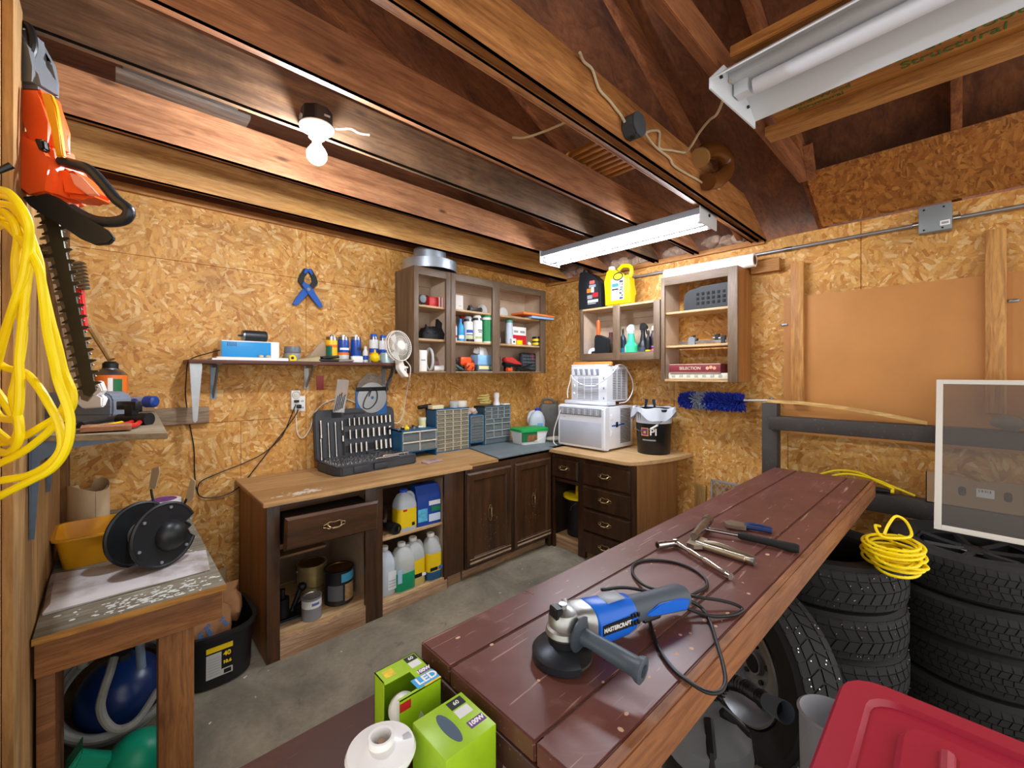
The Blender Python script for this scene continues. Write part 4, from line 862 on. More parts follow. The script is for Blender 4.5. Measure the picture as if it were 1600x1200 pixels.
# galvanised duct collar on top of the cabinets
t = thing('duct_collar', 'galvanised sheet metal duct collar on top of the corner cabinet', 'duct collar', (1.86, 2.93, 2.309))
MB().lathe([(.215, 0), (.215, .075), (.205, .078), (.13, .082), (.128, .175), (.124, .175), (.126, .078), (.20, .072), (.211, .068), (.211, 0)], 48).build('collar', GALV, t)
MB().box(-.145, .215, -.012, .0, .078, .079).tube([(.19, -.04, .078), (.19, -.04, .17)], .002, 6).build('wire', STEEL, t)

# ---------------------------------------------------------------- things on the plywood and grey worktops
WZ = .8402
def socket_set():
    t = thing('socket_set', 'open dark grey socket tool case on the plywood worktop', 'tool case', (1.325, 2.855, WZ), math.radians(4.5))
    CASE = mat('case_grey', '#3a3d42', .5, var=.08); CH = mat('socket_chrome', '#c9c7c4', .22, 1.)
    W, D, H = .62, .29, .062
    b = MB(); b.prism([(-W/2+.03, -D/2), (-.09, -D/2), (-.06, -D/2+.012), (.10, -D/2+.012), (.12, -D/2), (W/2-.03, -D/2), (W/2, -D/2+.04), (W/2, D/2), (-W/2, D/2), (-W/2, -D/2+.06)][::1], 0, H, 'XY', .008); b.build('case_base', CASE, t)
    MB().box(-W/2+.012, W/2-.012, -D/2+.03, D/2-.01, H-.004, H+.002).build('tray_insert', mat('tray_grey', '#4c4f55', .5), t)
    b = MB(); c = MB(); rr = random.Random(4)
    for j in range(6):
        y = -D/2+.05+j*.038; n = 20
        for i in range(n):
            x = -W/2+.035+i*(W-.07)/(n-1)
            if j in (1,) and i > 11: continue
            r = .007+.0035*rr.random()
            if rr.random() < .82: b.cyl((x, y, H-.002), (x, y, H+.013), r, seg=10); c.cyl((x, y, H+.013), (x, y, H+.0134), r*.62, seg=8)
    b.build('socket', CH, t, kind='stuff'); c.build('socket_hole', BLK, t, kind='stuff')
    for y, x0, x1 in ((-D/2+.088, .06, .27), (-D/2+.042, -.02, .16)): MB().tube([(x0, y, H+.01), (x0+.03, y, H+.012), (x0+.04, y, H+.01), (x1, y, H+.01)], .008, 8).build('ratchet', CH, t)
    lid = MB().at((0, D/2+.012, .045), (math.radians(-6), 0, 0)).prism([(x, z+.18) for x, z in rrect(W, .36, .045, 4)], 0, .035, 'XZ', .006).build('lid', CASE, t)
    F = Matrix.Translation((0, D/2+.012, .045)) @ Euler((math.radians(-6), 0, 0)).to_matrix().to_4x4()
    rec = MB(F)
    for z in (.045, .145, .235):
        rec.box(-.10, .285, -.0012, .002, z, z+.05)
    for x in (-.27, -.215, -.165, -.115): rec.box(x-.01, x+.01, -.0012, .002, .03, .27)
    rec.box(.13, .24, -.0012, .002, .315, .335).box(-.19, -.12, -.0012, .002, .30, .345).box(-.03, -.01, -.0012, .002, .29, .31)
    rec.build('recess', mat('recess_black', '#17181a', .6), lid)
    hb = MB(F); hb.box(-.10, .06, -.0014, .002, .315, .33); hb.build('handle_slot', mat('slot_shade', '#22242a', .6), lid)
    for x, z0, z1, r in ((-.27, .17, .29, .009), (-.275, .02, .165, .007), (-.22, .03, .27, .006), (-.17, .03, .27, .007), (-.12, .21, .275, .007), (-.118, .13, .17, .010)):
        q = MB(F); q.tube([(x, -.008, z0), (x, -.008, z0+.02), (x, -.008, z0+.0201), (x, -.008, z1-.02), (x, -.008, z1-.0199), (x, -.008, z1)], r, 10, radii=[r, r, r*.7, r*.7, r*.95, r*.95]); q.build('extension_bar', CH, lid)
    for j, (z, h0, n) in enumerate(((.235, .055, 10), (.14, .065, 8), (.04, .068, 9))):
        for i in range(n):
            x = -.065+i*(.33/(n-1))*(1 if j == 0 else .98)
            if j == 2 and i == 4: continue
            r = .0065+.0005*i if j == 0 else .0085+.0009*i
            q = MB(F); q.cyl((x, -.007, z), (x, -.007, z+h0), r, seg=12); q.build('deep_socket', CH, lid)
    hs = MB()
    for x in (-.2, .12): hs.box(x-.06, x+.06, D/2-.004, D/2+.02, .05, .075, .004)
    hs.build('hinge', CASE, t)
    MB().box(-.05, .05, -D/2-.002, -D/2+.013, .01, .05, .004).at().box(-.20, -.10, -D/2-.006, -D/2+.01, .012, .055, .005).build('latch', CASE, t)
socket_set()
ORGB = mat('organizer_blue', '#1f5b85', .45); DRW = mat('drawer_clear', '#b9b39c', .2, alpha=.26); DRG = mat('drawer_smoke', '#8b979c', .2, alpha=.3)
STUFFS = [mat('hardware_a', '#6f6a62', .5, .5, var=.5, vs=90), mat('hardware_b', '#8a7a5c', .5, .4, var=.5, vs=80), mat('hardware_c', '#4d4a48', .5, .5, var=.5, vs=90)]
LIPM = mat('drawer_lip', '#d8d2bd', .35)
def organizer(label, x0, x1, y0, y1, z0, z1, cols, rows, base=0., frame=ORGB, dm=DRW, lip=LIPM, rows_h=None):
    t = thing('parts_organizer', label, 'parts organizer', ((x0+x1)/2, y0, z0)); W, D, H = x1-x0, y1-y0, z1-z0
    b = MB(); b.box(-W/2, -W/2+.008, 0, D, 0, H).box(W/2-.008, W/2, 0, D, 0, H).box(-W/2, W/2, 0, D, H-.008, H).box(-W/2, W/2, 0, D, base, base+.008).box(-W/2, W/2, D-.006, D, 0, H); b.build('cabinet_shell', frame, t)
    tot = H-.016-base; hs = rows_h or [1]*rows; zz = base+.008; rr = random.Random(int(x0*100))
    for j in range(rows):
        rh = tot*hs[j]/sum(hs); n = cols if not isinstance(cols, list) else cols[j]
        for i in range(n):
            cw = (W-.016)/n; xa = -W/2+.008+i*cw; g = .0016
            d = MB().box(xa+g, xa+cw-g, -.004, 0, zz+g, zz+rh-g).build('drawer', dm, t)
            MB().box(xa+g, xa+cw-g, -.012, -.002, zz+rh*.86, zz+rh-g).box(xa+g, xa+g+.003, -.006, -.002, zz+g, zz+rh*.9).box(xa+cw-g-.003, xa+cw-g, -.006, -.002, zz+g, zz+rh*.9).build('pull_lip', lip, d)
            if rr.random() < .9:
                q = MB().box(xa+.004, xa+cw-.004, .006, min(.09, D-.02), zz+.003, zz+rh*rr.uniform(.35, .75)); q.build('hardware', STUFFS[rr.randrange(3)], d)
        zz += rh
    return t
organizer('low blue organizer with four wide drawers beside the socket set', 1.585, 1.90, 2.89, 3.07, WZ, 1.062, 2, 2, base=.05, dm=DRG)
organizer('tall blue organizer with forty small drawers', 1.925, 2.268, 2.945, 3.095, WZ, 1.203, 4, 10)
organizer('narrow blue organizer with flat drawers between the two tall ones', 2.275, 2.435, 2.945, 3.095, WZ+.01, 1.13, 1, 9, base=.03, dm=DRG, lip=mat('lip_grey', '#aab4b4', .4))
organizer('tall grey organizer with mixed wide drawers at the corner end of the row', 2.44, 2.765, 2.945, 3.095, WZ+.01, 1.197, [1, 3, 3, 3, 4, 4, 4], 7, frame=mat('organizer_slate', '#33505f', .45), dm=DRG, lip=mat('lip_grey', '#aab4b4', .4), rows_h=[1.3, 1.5, 1.5, 1, .8, .8, .8])
def on_top(label, name, cat, mb, m, x, y, z, rz=0, grp=None, part=None):
    o = mb.build(name, m); o.location = (x, y, z); o.rotation_euler = (0, 0, rz); return tag(o, label, cat, grp)
T1, T2, T4 = 1.0625, 1.2035, 1.1975
on_top('yellow plastic fitting among loose fittings on the low organizer', 'hose_fitting', 'fitting', MB().lathe([(0, 0), (.02, 0), (.024, .01), (.02, .022), (.008, .026), (.008, .034), (0, .034)], 14), YELLOWP, sx(634, 2.95), 2.94, T1)
x = sx(661, 2.98); t = thing('pill_bottle', 'pale yellow cylinder jar with a white lid on the low organizer', 'jar', (x, 2.99, T1)); MB().lathe([(0, 0), (.028, 0), (.028, .062), (0, .062)], 20).build('jar_body', mat('jar_yellow', '#dfe0a0', .4), t); MB().lathe([(.03, .06), (.03, .078), (0, .08)], 20).build('lid', mat('jar_lid', '#e6e6cf', .4), t)
rr = random.Random(8)
for k in range(8):
    m = (BLACKP, GREYP, DSTEEL, WHITEP)[k % 4]; px = 616+k*6.2
    o = MB().cyl((-.014, 0, .009), (.014, .006, .009), .009, .006).ball((.016, .006, .01), .010, 8, 6).build('small_fitting', m); o.location = (sx(px, 2.95)+rr.uniform(-.01, .01), 2.93+rr.uniform(0, .09), T1); o.rotation_euler = (0, 0, rr.uniform(0, 3))
    tag(o, '%s hose fitting lying on top of the low blue organizer' % ('black', 'grey', 'dark metal', 'white')[k % 4], 'fitting', 'loose fittings on the low organizer (%s)' % ('black', 'grey', 'dark metal', 'white')[k % 4])
o = MB().cyl((0, 0, 0), (.13, .02, .01), .016).build('flashlight', BLACKP); o.location = (sx(655, 3.03), 3.04, T2+.014); tag(o, 'black tube tool jutting left over the tall blue organizer', 'tool')
t = carton('flat cream box on the tall blue organizer', (sx(683, 2.98), 3.0, T2), .11, .07, .03, mat('box_cream', '#e3d3ab', .6), name='small_box')
on_top('roll of pale tape lying on the tall blue organizer', 'tape_roll', 'tape', MB().lathe([(.03, 0), (.058, 0), (.06, .004), (.06, .05), (.058, .054), (.03, .054), (.03, 0)], 28), mat('tape_cream', '#dcd2c0', .5), sx(719, 3.02), 3.02, T2)
on_top('clear round tub beside the tape roll on the tall organizer', 'clear_tub', 'tub', MB().lathe([(0, 0), (.034, 0), (.038, .055), (.036, .055), (.032, .004), (0, .004)], 20), mat('tub_clear', '#d3d8da', .2, alpha=.5), sx(706, 3.02), 2.99, T2)
b = MB(); rr = random.Random(6)
for k in range(4): b.ball((rr.uniform(-.05, .04), rr.uniform(-.02, .02), .022+.012*(k % 2)), .03, 12, 8, (1.4, 1, .8))
on_top('crumpled pale rag on the narrow organizer', 'rag', 'rag', b.crumple(.012, 28), mat('rag_pink', '#cbb2a2', .85, var=.15), sx(740, 2.99), 3.01, 1.131)
b = MB(); rr = random.Random(12)
b.tube(spline([(math.cos(a*1.25)*(.07+rr.uniform(-.02, .02))+rr.uniform(-.01, .01), math.sin(a*1.25)*.035, .012+.0045*a+rr.uniform(0, .012)) for a in range(20)], 6), .0042, 6)
on_top('tangle of pale yellow cord on the grey organizer', 'cord_tangle', 'cord', b, mat('cord_pale_yellow', '#d9cd7a', .6), sx(758, 3.01), 3.02, T4)
x = sx(778, 3.0); t = thing('white_bottle', 'white rounded plastic bottle upside down on the grey organizer', 'bottle', (x, 3.02, T4)); MB().lathe([(0, 0), (.034, 0), (.034, .012), (.024, .03), (.022, .06), (.027, .09), (.024, .115), (.0, .122)], 22).build('bottle_body', WHITEP, t)
on_top('small white packet lying at the right end of the grey organizer', 'paper_packet', 'packet', MB().box(-.04, .04, -.025, .025, 0, .012, .003), WHITEPAPER, sx(790, 2.98), 2.985, T4)
on_top('flat red and clear packet on the plywood worktop', 'blister_packet', 'packet', MB().box(-.075, .075, -.04, .04, 0, .012, .005), mat('packet_redgrey', '#b89a98', .3, var=.3, vs=14), onZ(675, 722, WZ).x, onZ(675, 722, WZ).y, WZ, .2)
t = thing('hose_clamp', 'bent metal clamp and wire lying before the low organizer', 'clamp', (onZ(660, 706, WZ).x, onZ(660, 706, WZ).y-.05, WZ)); MB().tube(spline([(-.12, .0, .01), (-.06, .02, .03), (.0, .01, .02), (.04, -.01, .012), (.05, .02, .01)], 6), .004, 6).build('wire', DSTEEL, t); MB().box(-.0, .08, -.02, .02, 0, .012, .004).cyl((.05, 0, .012), (.05, 0, .045), .009).box(.03, .07, -.012, .012, .03, .05, .004).build('clamp_body', BRASS, t)
# grey top: tub, jug, jerrycan, screwdriver
GZ = .8505
t = thing('plastic_tub', 'white plastic tub with a bright green lid on the grey worktop', 'tub', (2.84, 2.77, GZ), math.radians(-10)); b = MB(); b.loft([[(x*.9, y*.9, 0) for x, y in rrect(.30, .20, .03)], [(x, y, .12) for x, y in rrect(.30, .20, .03)]]); b.build('tub_body', WHITEP, t); MB().loft([[(x, y, .115) for x, y in rrect(.32, .22, .035)], [(x, y, .135) for x, y in rrect(.32, .22, .035)], [(x*.94, y*.92, .142) for x, y in rrect(.32, .22, .035)]]).build('lid', mat('lid_bright_green', '#12a54e', .4), t)
MB().box(-.15, .02, -.1005, -.095, .025, .112).build('label', mat('lab_dgreen', '#15693c', .5), t); MB().box(-.09, .02, -.102, -.098, .03, .085).build('label', mat('lab_brown', '#8a5a35', .5, var=.4, vs=40), t)
MB().tube(spline([(.14, -.10, .11), (.10, -.115, .07), (.04, -.118, .045), (-.02, -.115, .03)], 5), .0025, 6).build('handle', WHITEP, t)
jug('milky water jug with a blue cap and blue label in the corner', (3.09, 2.91, GZ), .16, .14, .30, HDPE2, mat('cap_blue', '#2b46c4', .4), labels=((.0, .35, .28, .52, mat('lab_sky', '#6fb0e0', .5)),), rz=math.radians(-40), handle=-1)
t = thing('jerrycan', 'grey jerrycan in the corner beside the white jug', 'jerrycan', (3.325, 2.955, GZ), math.radians(-45)); JC = mat('jerrycan_grey', '#66655f', .5, var=.1)
MB().loft([[(x, y, 0) for x, y in rrect(.20, .17, .03)], [(x, y, .29) for x, y in rrect(.20, .17, .03)], [(x*.85, y*.85, .33) for x, y in rrect(.20, .17, .03)]]).build('can_body', JC, t); MB().tube(spline([(-.06, 0, .32), (-.055, 0, .37), (.02, 0, .375), (.06, 0, .33)], 6), .014, 10).build('handle', JC, t); MB().cyl((.07, 0, .32), (.07, 0, .36), .025).build('cap', JC, t)
t = thing('screwdriver', 'orange handled screwdriver lying on the grey worktop', 'screwdriver', (onZ(808, 688, GZ).x, onZ(808, 688, GZ).y, GZ+.016), math.radians(20)); MB().tube([(-.06, 0, 0), (-.055, 0, 0), (.02, 0, 0), (.04, 0, 0)], .015, 12, radii=[.010, .015, .015, .01]).build('handle', ORANGEP, t); MB().cyl((-.16, 0, 0), (-.06, 0, 0), .004).build('shaft', STEEL, t)
o = MB().ball((0, 0, .022), .05, 20, 10, (2.0, 1, .45)).build('plastic_scoop', CREAM); o.location = (3.09, 2.66, GZ+.001); o.rotation_euler = (0, 0, -.5); tag(o, 'off white smooth plastic shell on the grey worktop by the air conditioner', 'plastic shell')
# ---------------------------------------------------------------- air conditioners and bucket in the corner
ACW = mat('ac_white', '#e4e8ef', .38); ACG = mat('ac_grille_shade', '#8b919c', .5); ACI = mat('ac_inner', '#54585f', .6)
def ac_big():
    global ACB
    t = thing('air_conditioner', 'large white window air conditioner with a flat mesh front, lower of two', 'air conditioner', (2.93, 2.245, .851), -PI/2); W, D, H = .50, .44, .375
    ACB = t; MB().box(-W/2+.004, W/2-.004, .07, D, .012, H-.012, .004).build('casing', ACW, t)
    MB().prism([(0, .012), (.075, .0), (.075, H-.004), (.02, H-.004), (.0, H-.02)], -W/2, W/2, 'YZ', .008).build('front_panel', ACW, t)
    MB().box(-W/2+.025, W/2-.03, -.0015, .004, .03, .235, .001).build('mesh_screen', mat('ac_mesh', '#b6bdca', .55, var=.08, vs=4), t, 'pale grey mesh front')
    MB().box(-W/2+.02, W/2-.03, -.003, .004, .285, .35, .012).build('vent_frame', ACG, t)
    b = MB()
    for i in range(7): x = -W/2+.032+i*.061; b.box(x, x+.054, -.0045, .0, .294, .342, .003)
    b.build('vent_dark', ACI, t)
    b = MB()
    for i in range(7):
        x = -W/2+.032+i*.061
        for j in range(5): b.box(x+.002, x+.052, -.007, -.001, .297+j*.0095, .301+j*.0095)
        b.box(x+.025, x+.029, -.007, -.001, .294, .342)
    b.build('louvre', ACW, t)
    b = MB()
    for i in range(24): b.box(W/2-.006, W/2-.002, .24, .40, .05+i*.0125, .056+i*.0125)
    b.build('side_vent', BLK, t)
    MB().box(W/2-.005, W/2-.0015, .11, .30, .20, .212).build('tape', mat('tape_blue', '#2a55b8', .5), t); MB().box(W/2-.005, W/2+.002, .17, .20, .19, .235, .003).build('clip', BLACKP, t)
    MB().box(W/2-.005, W/2-.001, .09, .12, .255, .30, .002).box(W/2-.005, W/2-.001, .09, .12, .12, .17, .002).build('label', WHT, t)
    text('— AC', .012, GRY, t, (-W/2+.07, -.0008, .262), UP)
ac_big()
def ac_small():
    global ACS
    t = thing('air_conditioner', 'small white window air conditioner with a coiled cord, upper of two', 'air conditioner', (3.02, 2.225, 1.2265), -PI/2); W, D, H = .38, .33, .335
    ACS = t; MB().box(-W/2-.06, W/2+.01, -.02, .12, 0, .03, .004).build('base_flange', ACW, t)
    MB().box(-W/2, W/2, .0, D, .03, H, .008).build('casing', ACW, t)
    MB().box(-W/2+.075, W/2-.075, -.004, .002, .05, .235).build('grille_dark', ACG, t)
    b = MB()
    for i in range(13): z = .055+i*.014; b.box(-W/2+.072, W/2-.07, -.01, -.001, z, z+.007)
    for i in range(4): x = -W/2+.075+i*.076; b.box(x, x+.005, -.011, -.001, .05, .235)
    b.build('grille_slat', ACW, t)
    b = MB()
    for i in range(5): x = -W/2+.018+i*.058; b.box(x, x+.052, -.003, .002, .255, .31, .002)
    b.build('vent_dark', ACG, t)
    b = MB()
    for i in range(5):
        x = -W/2+.018+i*.058; b.prism([(x, .255), (x+.03, .255), (x+.016, .31), (x, .31)], -.006, -.001, 'XZ')
    b.build('louvre', ACW, t)
    b = MB()
    for i in range(18):
        for j in range(3): b.box(W/2-.002, W/2+.0015, .09+j*.07, .145+j*.07, .05+i*.0145, .057+i*.0145)
    b.build('side_vent', ACI, t)
    for z in (.09, .16): MB().lathe([(0, -.016), (.012, -.015), (.013, 0)], 16, axis='Y', c=(-W/2+.035, 0, z)).build('knob', ACW, t)
    b = MB()
    for i in range(3): b.cbox((W/2-.03, -.001, .06+i*.085), (.012, .004, .02), .002)
    b.build('clip_slot', ACG, t)
ac_small()
o = MB().box(-.20, .21, -.012, .012, 0, .035, .002).build('filter_strip', mat('strip_orange', '#d98a3d', .7)); o.location = (3.08, 2.235, 1.563); o.rotation_euler = (math.radians(-10), 0, -PI/2); tag(o, 'orange brown strip of wood on top of the small air conditioner', 'strip')
b = MB()
for k in range(24): b.cbox((-.19+k*.0165, 0, .006), (.009, .02, .012), .002)
o = b.build('accordion_seal', ACW); o.location = (3.04, 2.225, 1.563); o.rotation_euler = (0, 0, -PI/2); tag(o, 'white ribbed plastic strip in front of the orange strip', 'strip')
X_ = lambda px, py, X=3.0: onX(px, py, X)
adopt(wcord('white cord looped over the small air conditioner', [X_(965, 572, 3.06), X_(955, 585, 2.99), X_(942, 595, 2.985), X_(928, 603, 2.985), X_(910, 601, 2.985), X_(897, 593, 2.985), X_(892, 586, 3.0), X_(891, 595, 3.0), X_(887, 610, 2.99), X_(887, 622, 2.985)], .0048, WHITEP), ACS)
adopt(wcord('white cord arching down the side of the small air conditioner', [X_(962, 571, 3.10), onY(974, 571, 2.02), onY(984, 585, 2.01), onY(989, 600, 2.0), onY(987, 615, 1.99), onY(979, 627, 1.99), onY(968, 630, 1.985)], .0048, WHITEP), ACS)
adopt(wcord('white cord hanging along the left edge of the large air conditioner', [X_(876, 640, 2.92), X_(871, 655, 2.91), X_(866, 672, 2.91), X_(865, 690, 2.91), X_(870, 696, 2.905)], .0045, WHITEP), ACB)
def bucket():
    c = onZ(1025, 707, .846); t = thing('bucket', 'black bucket with a white liner bag and an orange badge', 'bucket', (3.25, 1.735, .846), -PI/2+math.radians(-8)); R = .145
    MB().lathe([(0, 0), (R*.86, 0), (R*.88, .004), (R, .34), (R*1.05, .345), (R*1.05, .365), (R*.98, .365), (R*.84, .012), (0, .012)], 36).build('bucket_body', mat('bucket_black', '#141518', .35), t)
    b = MB(); prof = [(R*.97, .25), (R*1.01, .372), (R*1.09, .375), (R*1.16, .34), (R*1.2, .30)]
    rings = []
    for k in range(48):
        a = k*2*PI/48; s = 1+.06*math.sin(4*a)+.03*math.sin(7*a+1); dz = .035*math.sin(3*a+.6)+.008*math.sin(7*a)
        rings.append([(r*(s if i > 1 else 1)*math.cos(a), r*(s if i > 1 else 1)*math.sin(a), z+(dz if i > 2 else 0)+.006*math.sin(6*a)*(i > 0)) for i, (r, z) in enumerate(prof)])
    rings.append(rings[0]); b.loft(rings, (0, 0), closed=False); b.build('bin_liner', mat('liner_white', '#d5dde8', .35, alpha=.88), t, 'white plastic liner folded over the rim')
    MB().tube(spline([(-R*1.04, 0, .33), (-R*.8, -R*.8, .25), (0, -R*1.2, .19), (R*.8, -R*.85, .24), (R*1.04, 0, .33)], 8), .003, 6).build('handle', STEEL, t); MB().cyl((R*.55, -R*1.02, .212), (R*.85, -R*.8, .245), .008).build('handle_grip', WHITEP, t)
    # badge, wrapped on the front
    def arc(z0, z1, a0, a1, m, k=.0008): MB().lathe([(R*(.88+.12*z0/.34)+k, z0), (R*(.88+.12*z1/.34)+k, z1)], 10, a0=a0, a1=a1).build('badge', m, t)
    arc(.15, .215, -PI/2-.12, -PI/2+.34, mat('badge_orange', '#e59a45', .5)); arc(.157, .208, -PI/2-.07, -PI/2+.29, mat('badge_purple', '#5b3a72', .5), .0012); arc(.170, .195, -PI/2+.03, -PI/2+.19, mat('badge_orange', '#e59a45', .5), .0016)
    text('PI', .075, WHT, t, (R*.96*math.sin(.62), -R*.96*math.cos(.62)-.001, .182), (PI/2, 0, .62), bold=.002)
    text('the home store', .02, WHT, t, (R*.93*math.sin(.35), -R*.93*math.cos(.35)-.0015, .125), (PI/2, 0, .35)) if False else None
    arc(.112, .122, -PI/2-.05, -PI/2+.75, GRY)
    for x, s in ((-.11, 1), (-.03, -1)):
        o = MB().prism([(-.006, -.03), (.006, -.03), (.012, .045), (.004, .05)], -.008, .008, 'XZ', .002).prism([(.006, -.03), (-.006, -.03), (-.012, .045), (-.004, .05)], -.008, .008, 'XZ', .002).build('clothes_peg', mat('peg_blue', '#223048', .5))
        o.location = t.location+Vector((-.10*0+.07, -x*1.0+.05*0, .385)); o.rotation_euler = (0, .2*s, -PI/2); tag(o, 'dark blue peg clipped on the liner rim, %s the air conditioner' % ('next to' if s < 0 else 'farther from'), 'peg', 'pegs on the bin liner')
bucket()
# ---------------------------------------------------------------- right wall cabinets' contents
RX = 3.17
def rspot(p0, p1, py, X, zb):
    y0, y1 = onX(p0, py, X).y, onX(p1, py, X).y
    return (y0+y1)/2, y0-y1, onX((p0+p1)/2, py, X).z-zb
ZA = 1.612+.0165; RZ = -PI/2
y, w, h = rspot(911, 947, 421, 3.28, 2.087)
def oil_jug(label, y, X, w, h, m, capm, dark, side):
    t = thing('oil_jug', label, 'oil jug', (X, y, 2.0875), RZ); d = .12
    ol = [(-w/2, 0), (w/2, 0), (w/2, h*.56), (w*.44, h*.64), (w*.08, h*.86), (-w*.16, h*.9), (-w*.18, h*.94), (-w*.46, h*.94), (-w/2, h*.62)] if dark else [(-w*.48, 0), (w*.48, 0), (w/2, h*.3), (w*.47, h*.66), (w*.49, h*.78), (w*.42, h*.94), (w*.05, h), (-w*.08, h*.93), (-w*.2, h*.91), (-w*.22, h*.94), (-w*.42, h*.94), (-w*.48, h*.62)]
    if dark: MB().prism(ol, -d/2, d/2, 'XZ', .018).build('jug_body', m, t)
    else:
        b = MB(); b.prism([(-w*.48, 0), (w*.48, 0), (w/2, h*.3), (w*.46, h*.7), (w*.2, h*.72), (w*.0, h*.86), (-w*.2, h*.92), (-w*.42, h*.92), (-w*.48, h*.62)], -d/2, d/2, 'XZ', .018)
        b.build('jug_body', m, t); MB().tube(spline([(w*.40, 0, h*.68), (w*.46, 0, h*.80), (w*.40, 0, h*.93), (w*.12, 0, h*.975), (-w*.05, 0, h*.9)], 6), .017, 10).build('handle', m, t)
    MB().lathe([(.03, 0), (.03, h*.09), (.027, h*.1), (0, h*.1)], 18, c=(-w*.32, 0, h*.905)).build('cap', capm, t)
    f = -d/2-.0012
    if dark:
        MB().box(-w*.12, w*.40, f, f+.003, h*.12, h*.66).build('label', mat('lab_dark', '#23262c', .5), t)
        for x0, x1, z0, z1, mm in ((.02, .25, .60, .68, mat('lab_coral', '#d8645a', .5)), (.0, .30, .52, .58, GRY), (-.1, .10, .40, .50, ORG), (.1, .22, .40, .53, WHT), (.16, .40, .28, .38, RED), (-.08, .14, .25, .34, GRY), (-.06, .40, .16, .22, WHT), (-.06, .30, .12, .145, GRY)): MB().box(x0*w, x1*w, f-.001, f+.001, z0*h, z1*h).build('print', mm, t)
    else:
        MB().box(-w*.20, w*.30, f, f+.003, h*.14, h*.66).build('label', mat('lab_ivory', '#dfe3dc', .5), t)
        MB(Matrix.Diagonal((1, 1, .7, 1))).lathe([(0, f-.0012), (w*.20, f-.001), (w*.20, f)], 24, axis='Y', c=(w*.08, 0, h*.70/.7)).build('badge', BLK, t); MB(Matrix.Diagonal((1, 1, .6, 1))).lathe([(0, f-.002), (w*.16, f-.0018), (w*.16, f-.001)], 24, axis='Y', c=(w*.08, 0, h*.70/.6)).build('badge', YEL, t)
        for x0, x1, z0, z1, mm in ((-.16, .10, .46, .54, mat('lab_teal', '#2f88b5', .5)), (-.16, .10, .56, .60, GRY), (-.16, .10, .38, .415, BLK), (-.16, .10, .27, .345, WHT), (-.16, .10, .15, .24, GRY), (.13, .28, .15, .60, mat('lab_navy', '#343a52', .5)), (.40, .425, .30, .50, mat('print_olive', '#8a7a10', .6))): MB().box(x0*w, x1*w, f-.001, f+.001, z0*h, z1*h).build('print', mm, t)
        text('PLATIN', .045, WHT, t, (.205*w, f-.0015, h*.37), (PI/2, -PI/2, 0), sx=.85, bold=.001)
    return t
oil_jug('black oil jug with a slanted shoulder on top of the low wall cabinet', y, 3.26, w*.95, h, mat('jug_black', '#1e2226', .32), BLACKP, True, 1)
y, w, h = rspot(949, 989, 415, 3.26, 2.087); oil_jug('bright yellow oil jug with a round badge on top of the low wall cabinet', y, 3.26, w*.98, h, mat('jug_yellow', '#f4dc08', .32), WHITEP, False, 1)
y, w, h = rspot(914, 931, 534, 3.22, ZA)
o = MB().lathe([(.018, -.07), (.045, -.07), (.048, -.06), (.048, .07), (.02, .07), (.018, -.07)], 24, axis='X').build('cloth_roll', mat('roll_blue', '#2f6ac0', .6)); o.location = (3.27, y, ZA+.055); o.rotation_euler = (0, 0, .6); tag(o, 'blue and white roll at the left end of the low wall cabinet', 'roll')
MB().lathe([(.02, -.0705), (.047, -.0712), (.047, -.0705)], 24, axis='X').build('roll_end', WHITEP, o)
y, w, h = rspot(931, 947, 500, 3.24, ZA); t = thing('oil_bottle', 'flat black bottle with a tall orange spout cap in the low cabinet', 'bottle', (3.24, y, ZA), RZ)
MB().prism([(-w*.5, 0), (w*.75, 0), (w*.75, h*.5), (w*.3, h*.57), (-w*.05, h*.62), (-w*.4, h*.62), (-w*.5, h*.52)], -.03, .03, 'XZ', .008).build('bottle_body', mat('jug_black', '#1e2226', .32), t); MB().lathe([(.018, 0), (.017, h*.34), (.013, h*.38), (0, h*.385)], 16, c=(-w*.24, 0, h*.615)).build('cap', ORANGEP, t)
y, w, h = rspot(944, 958, 518, 3.32, ZA); t = thing('oil_bottle', 'grey brown bottle behind the black orange capped one', 'bottle', (3.36, y, ZA), RZ); MB().prism([(-w*.6, 0), (w*.6, 0), (w*.6, h*.62), (w*.2, h*.82), (-w*.2, h*.82), (-w*.6, h*.66)], -.03, .03, 'XZ', .008).build('bottle_body', mat('bottle_taupe', '#5a4a44', .4), t); MB().lathe([(.02, 0), (.02, h*.17), (0, h*.175)], 14, c=(0, 0, h*.81)).build('cap', mat('cap_maroon', '#5a2a33', .4), t)
y, w, h = rspot(969, 978, 514, 3.25, ZA); bottle('dark teal bottle with a pointed neck right of the middle stile', (3.25, y, ZA), w/2, h, mat('bottle_navy', '#1c2c40', .35), BLACKP, [(.04, .09, mat('lab_teal2', '#2f7fa3', .5))], neck=.28)
y, w, h = rspot(977, 996, 507, 3.25, ZA); trigger('mint green spray bottle with a white and yellow head', (3.25, y, ZA), w/2*.95, h, mat('mint', '#3fcf95', .35), mat('head_mint', '#bfe6d6', .4), rz=RZ, face=-1, specs=((.03, .10, mat('lab_pale', '#bfd8cf', .5), (-PI-.2, -PI+1.2)),))
y, w, h = rspot(996, 1010, 504, 3.26, ZA); trigger('black spray bottle with a black trigger head', (3.28, y, ZA), w/2*.98, h, mat('spray_black', '#191b20', .35), BLACKP, rz=RZ, specs=((.04, .09, mat('lab_slate', '#3a4250', .5)), (.05, .065, YEL, (-PI-.2, -PI+.8), .001)))
y, w, h = rspot(1009, 1017, 516, 3.25, ZA); bottle('small black bottle with a red and yellow band', (3.25, y, ZA), w/2, h, BLACKP, BLACKP, [(.03, .055, RED), (.055, .065, YEL)], neck=.4)
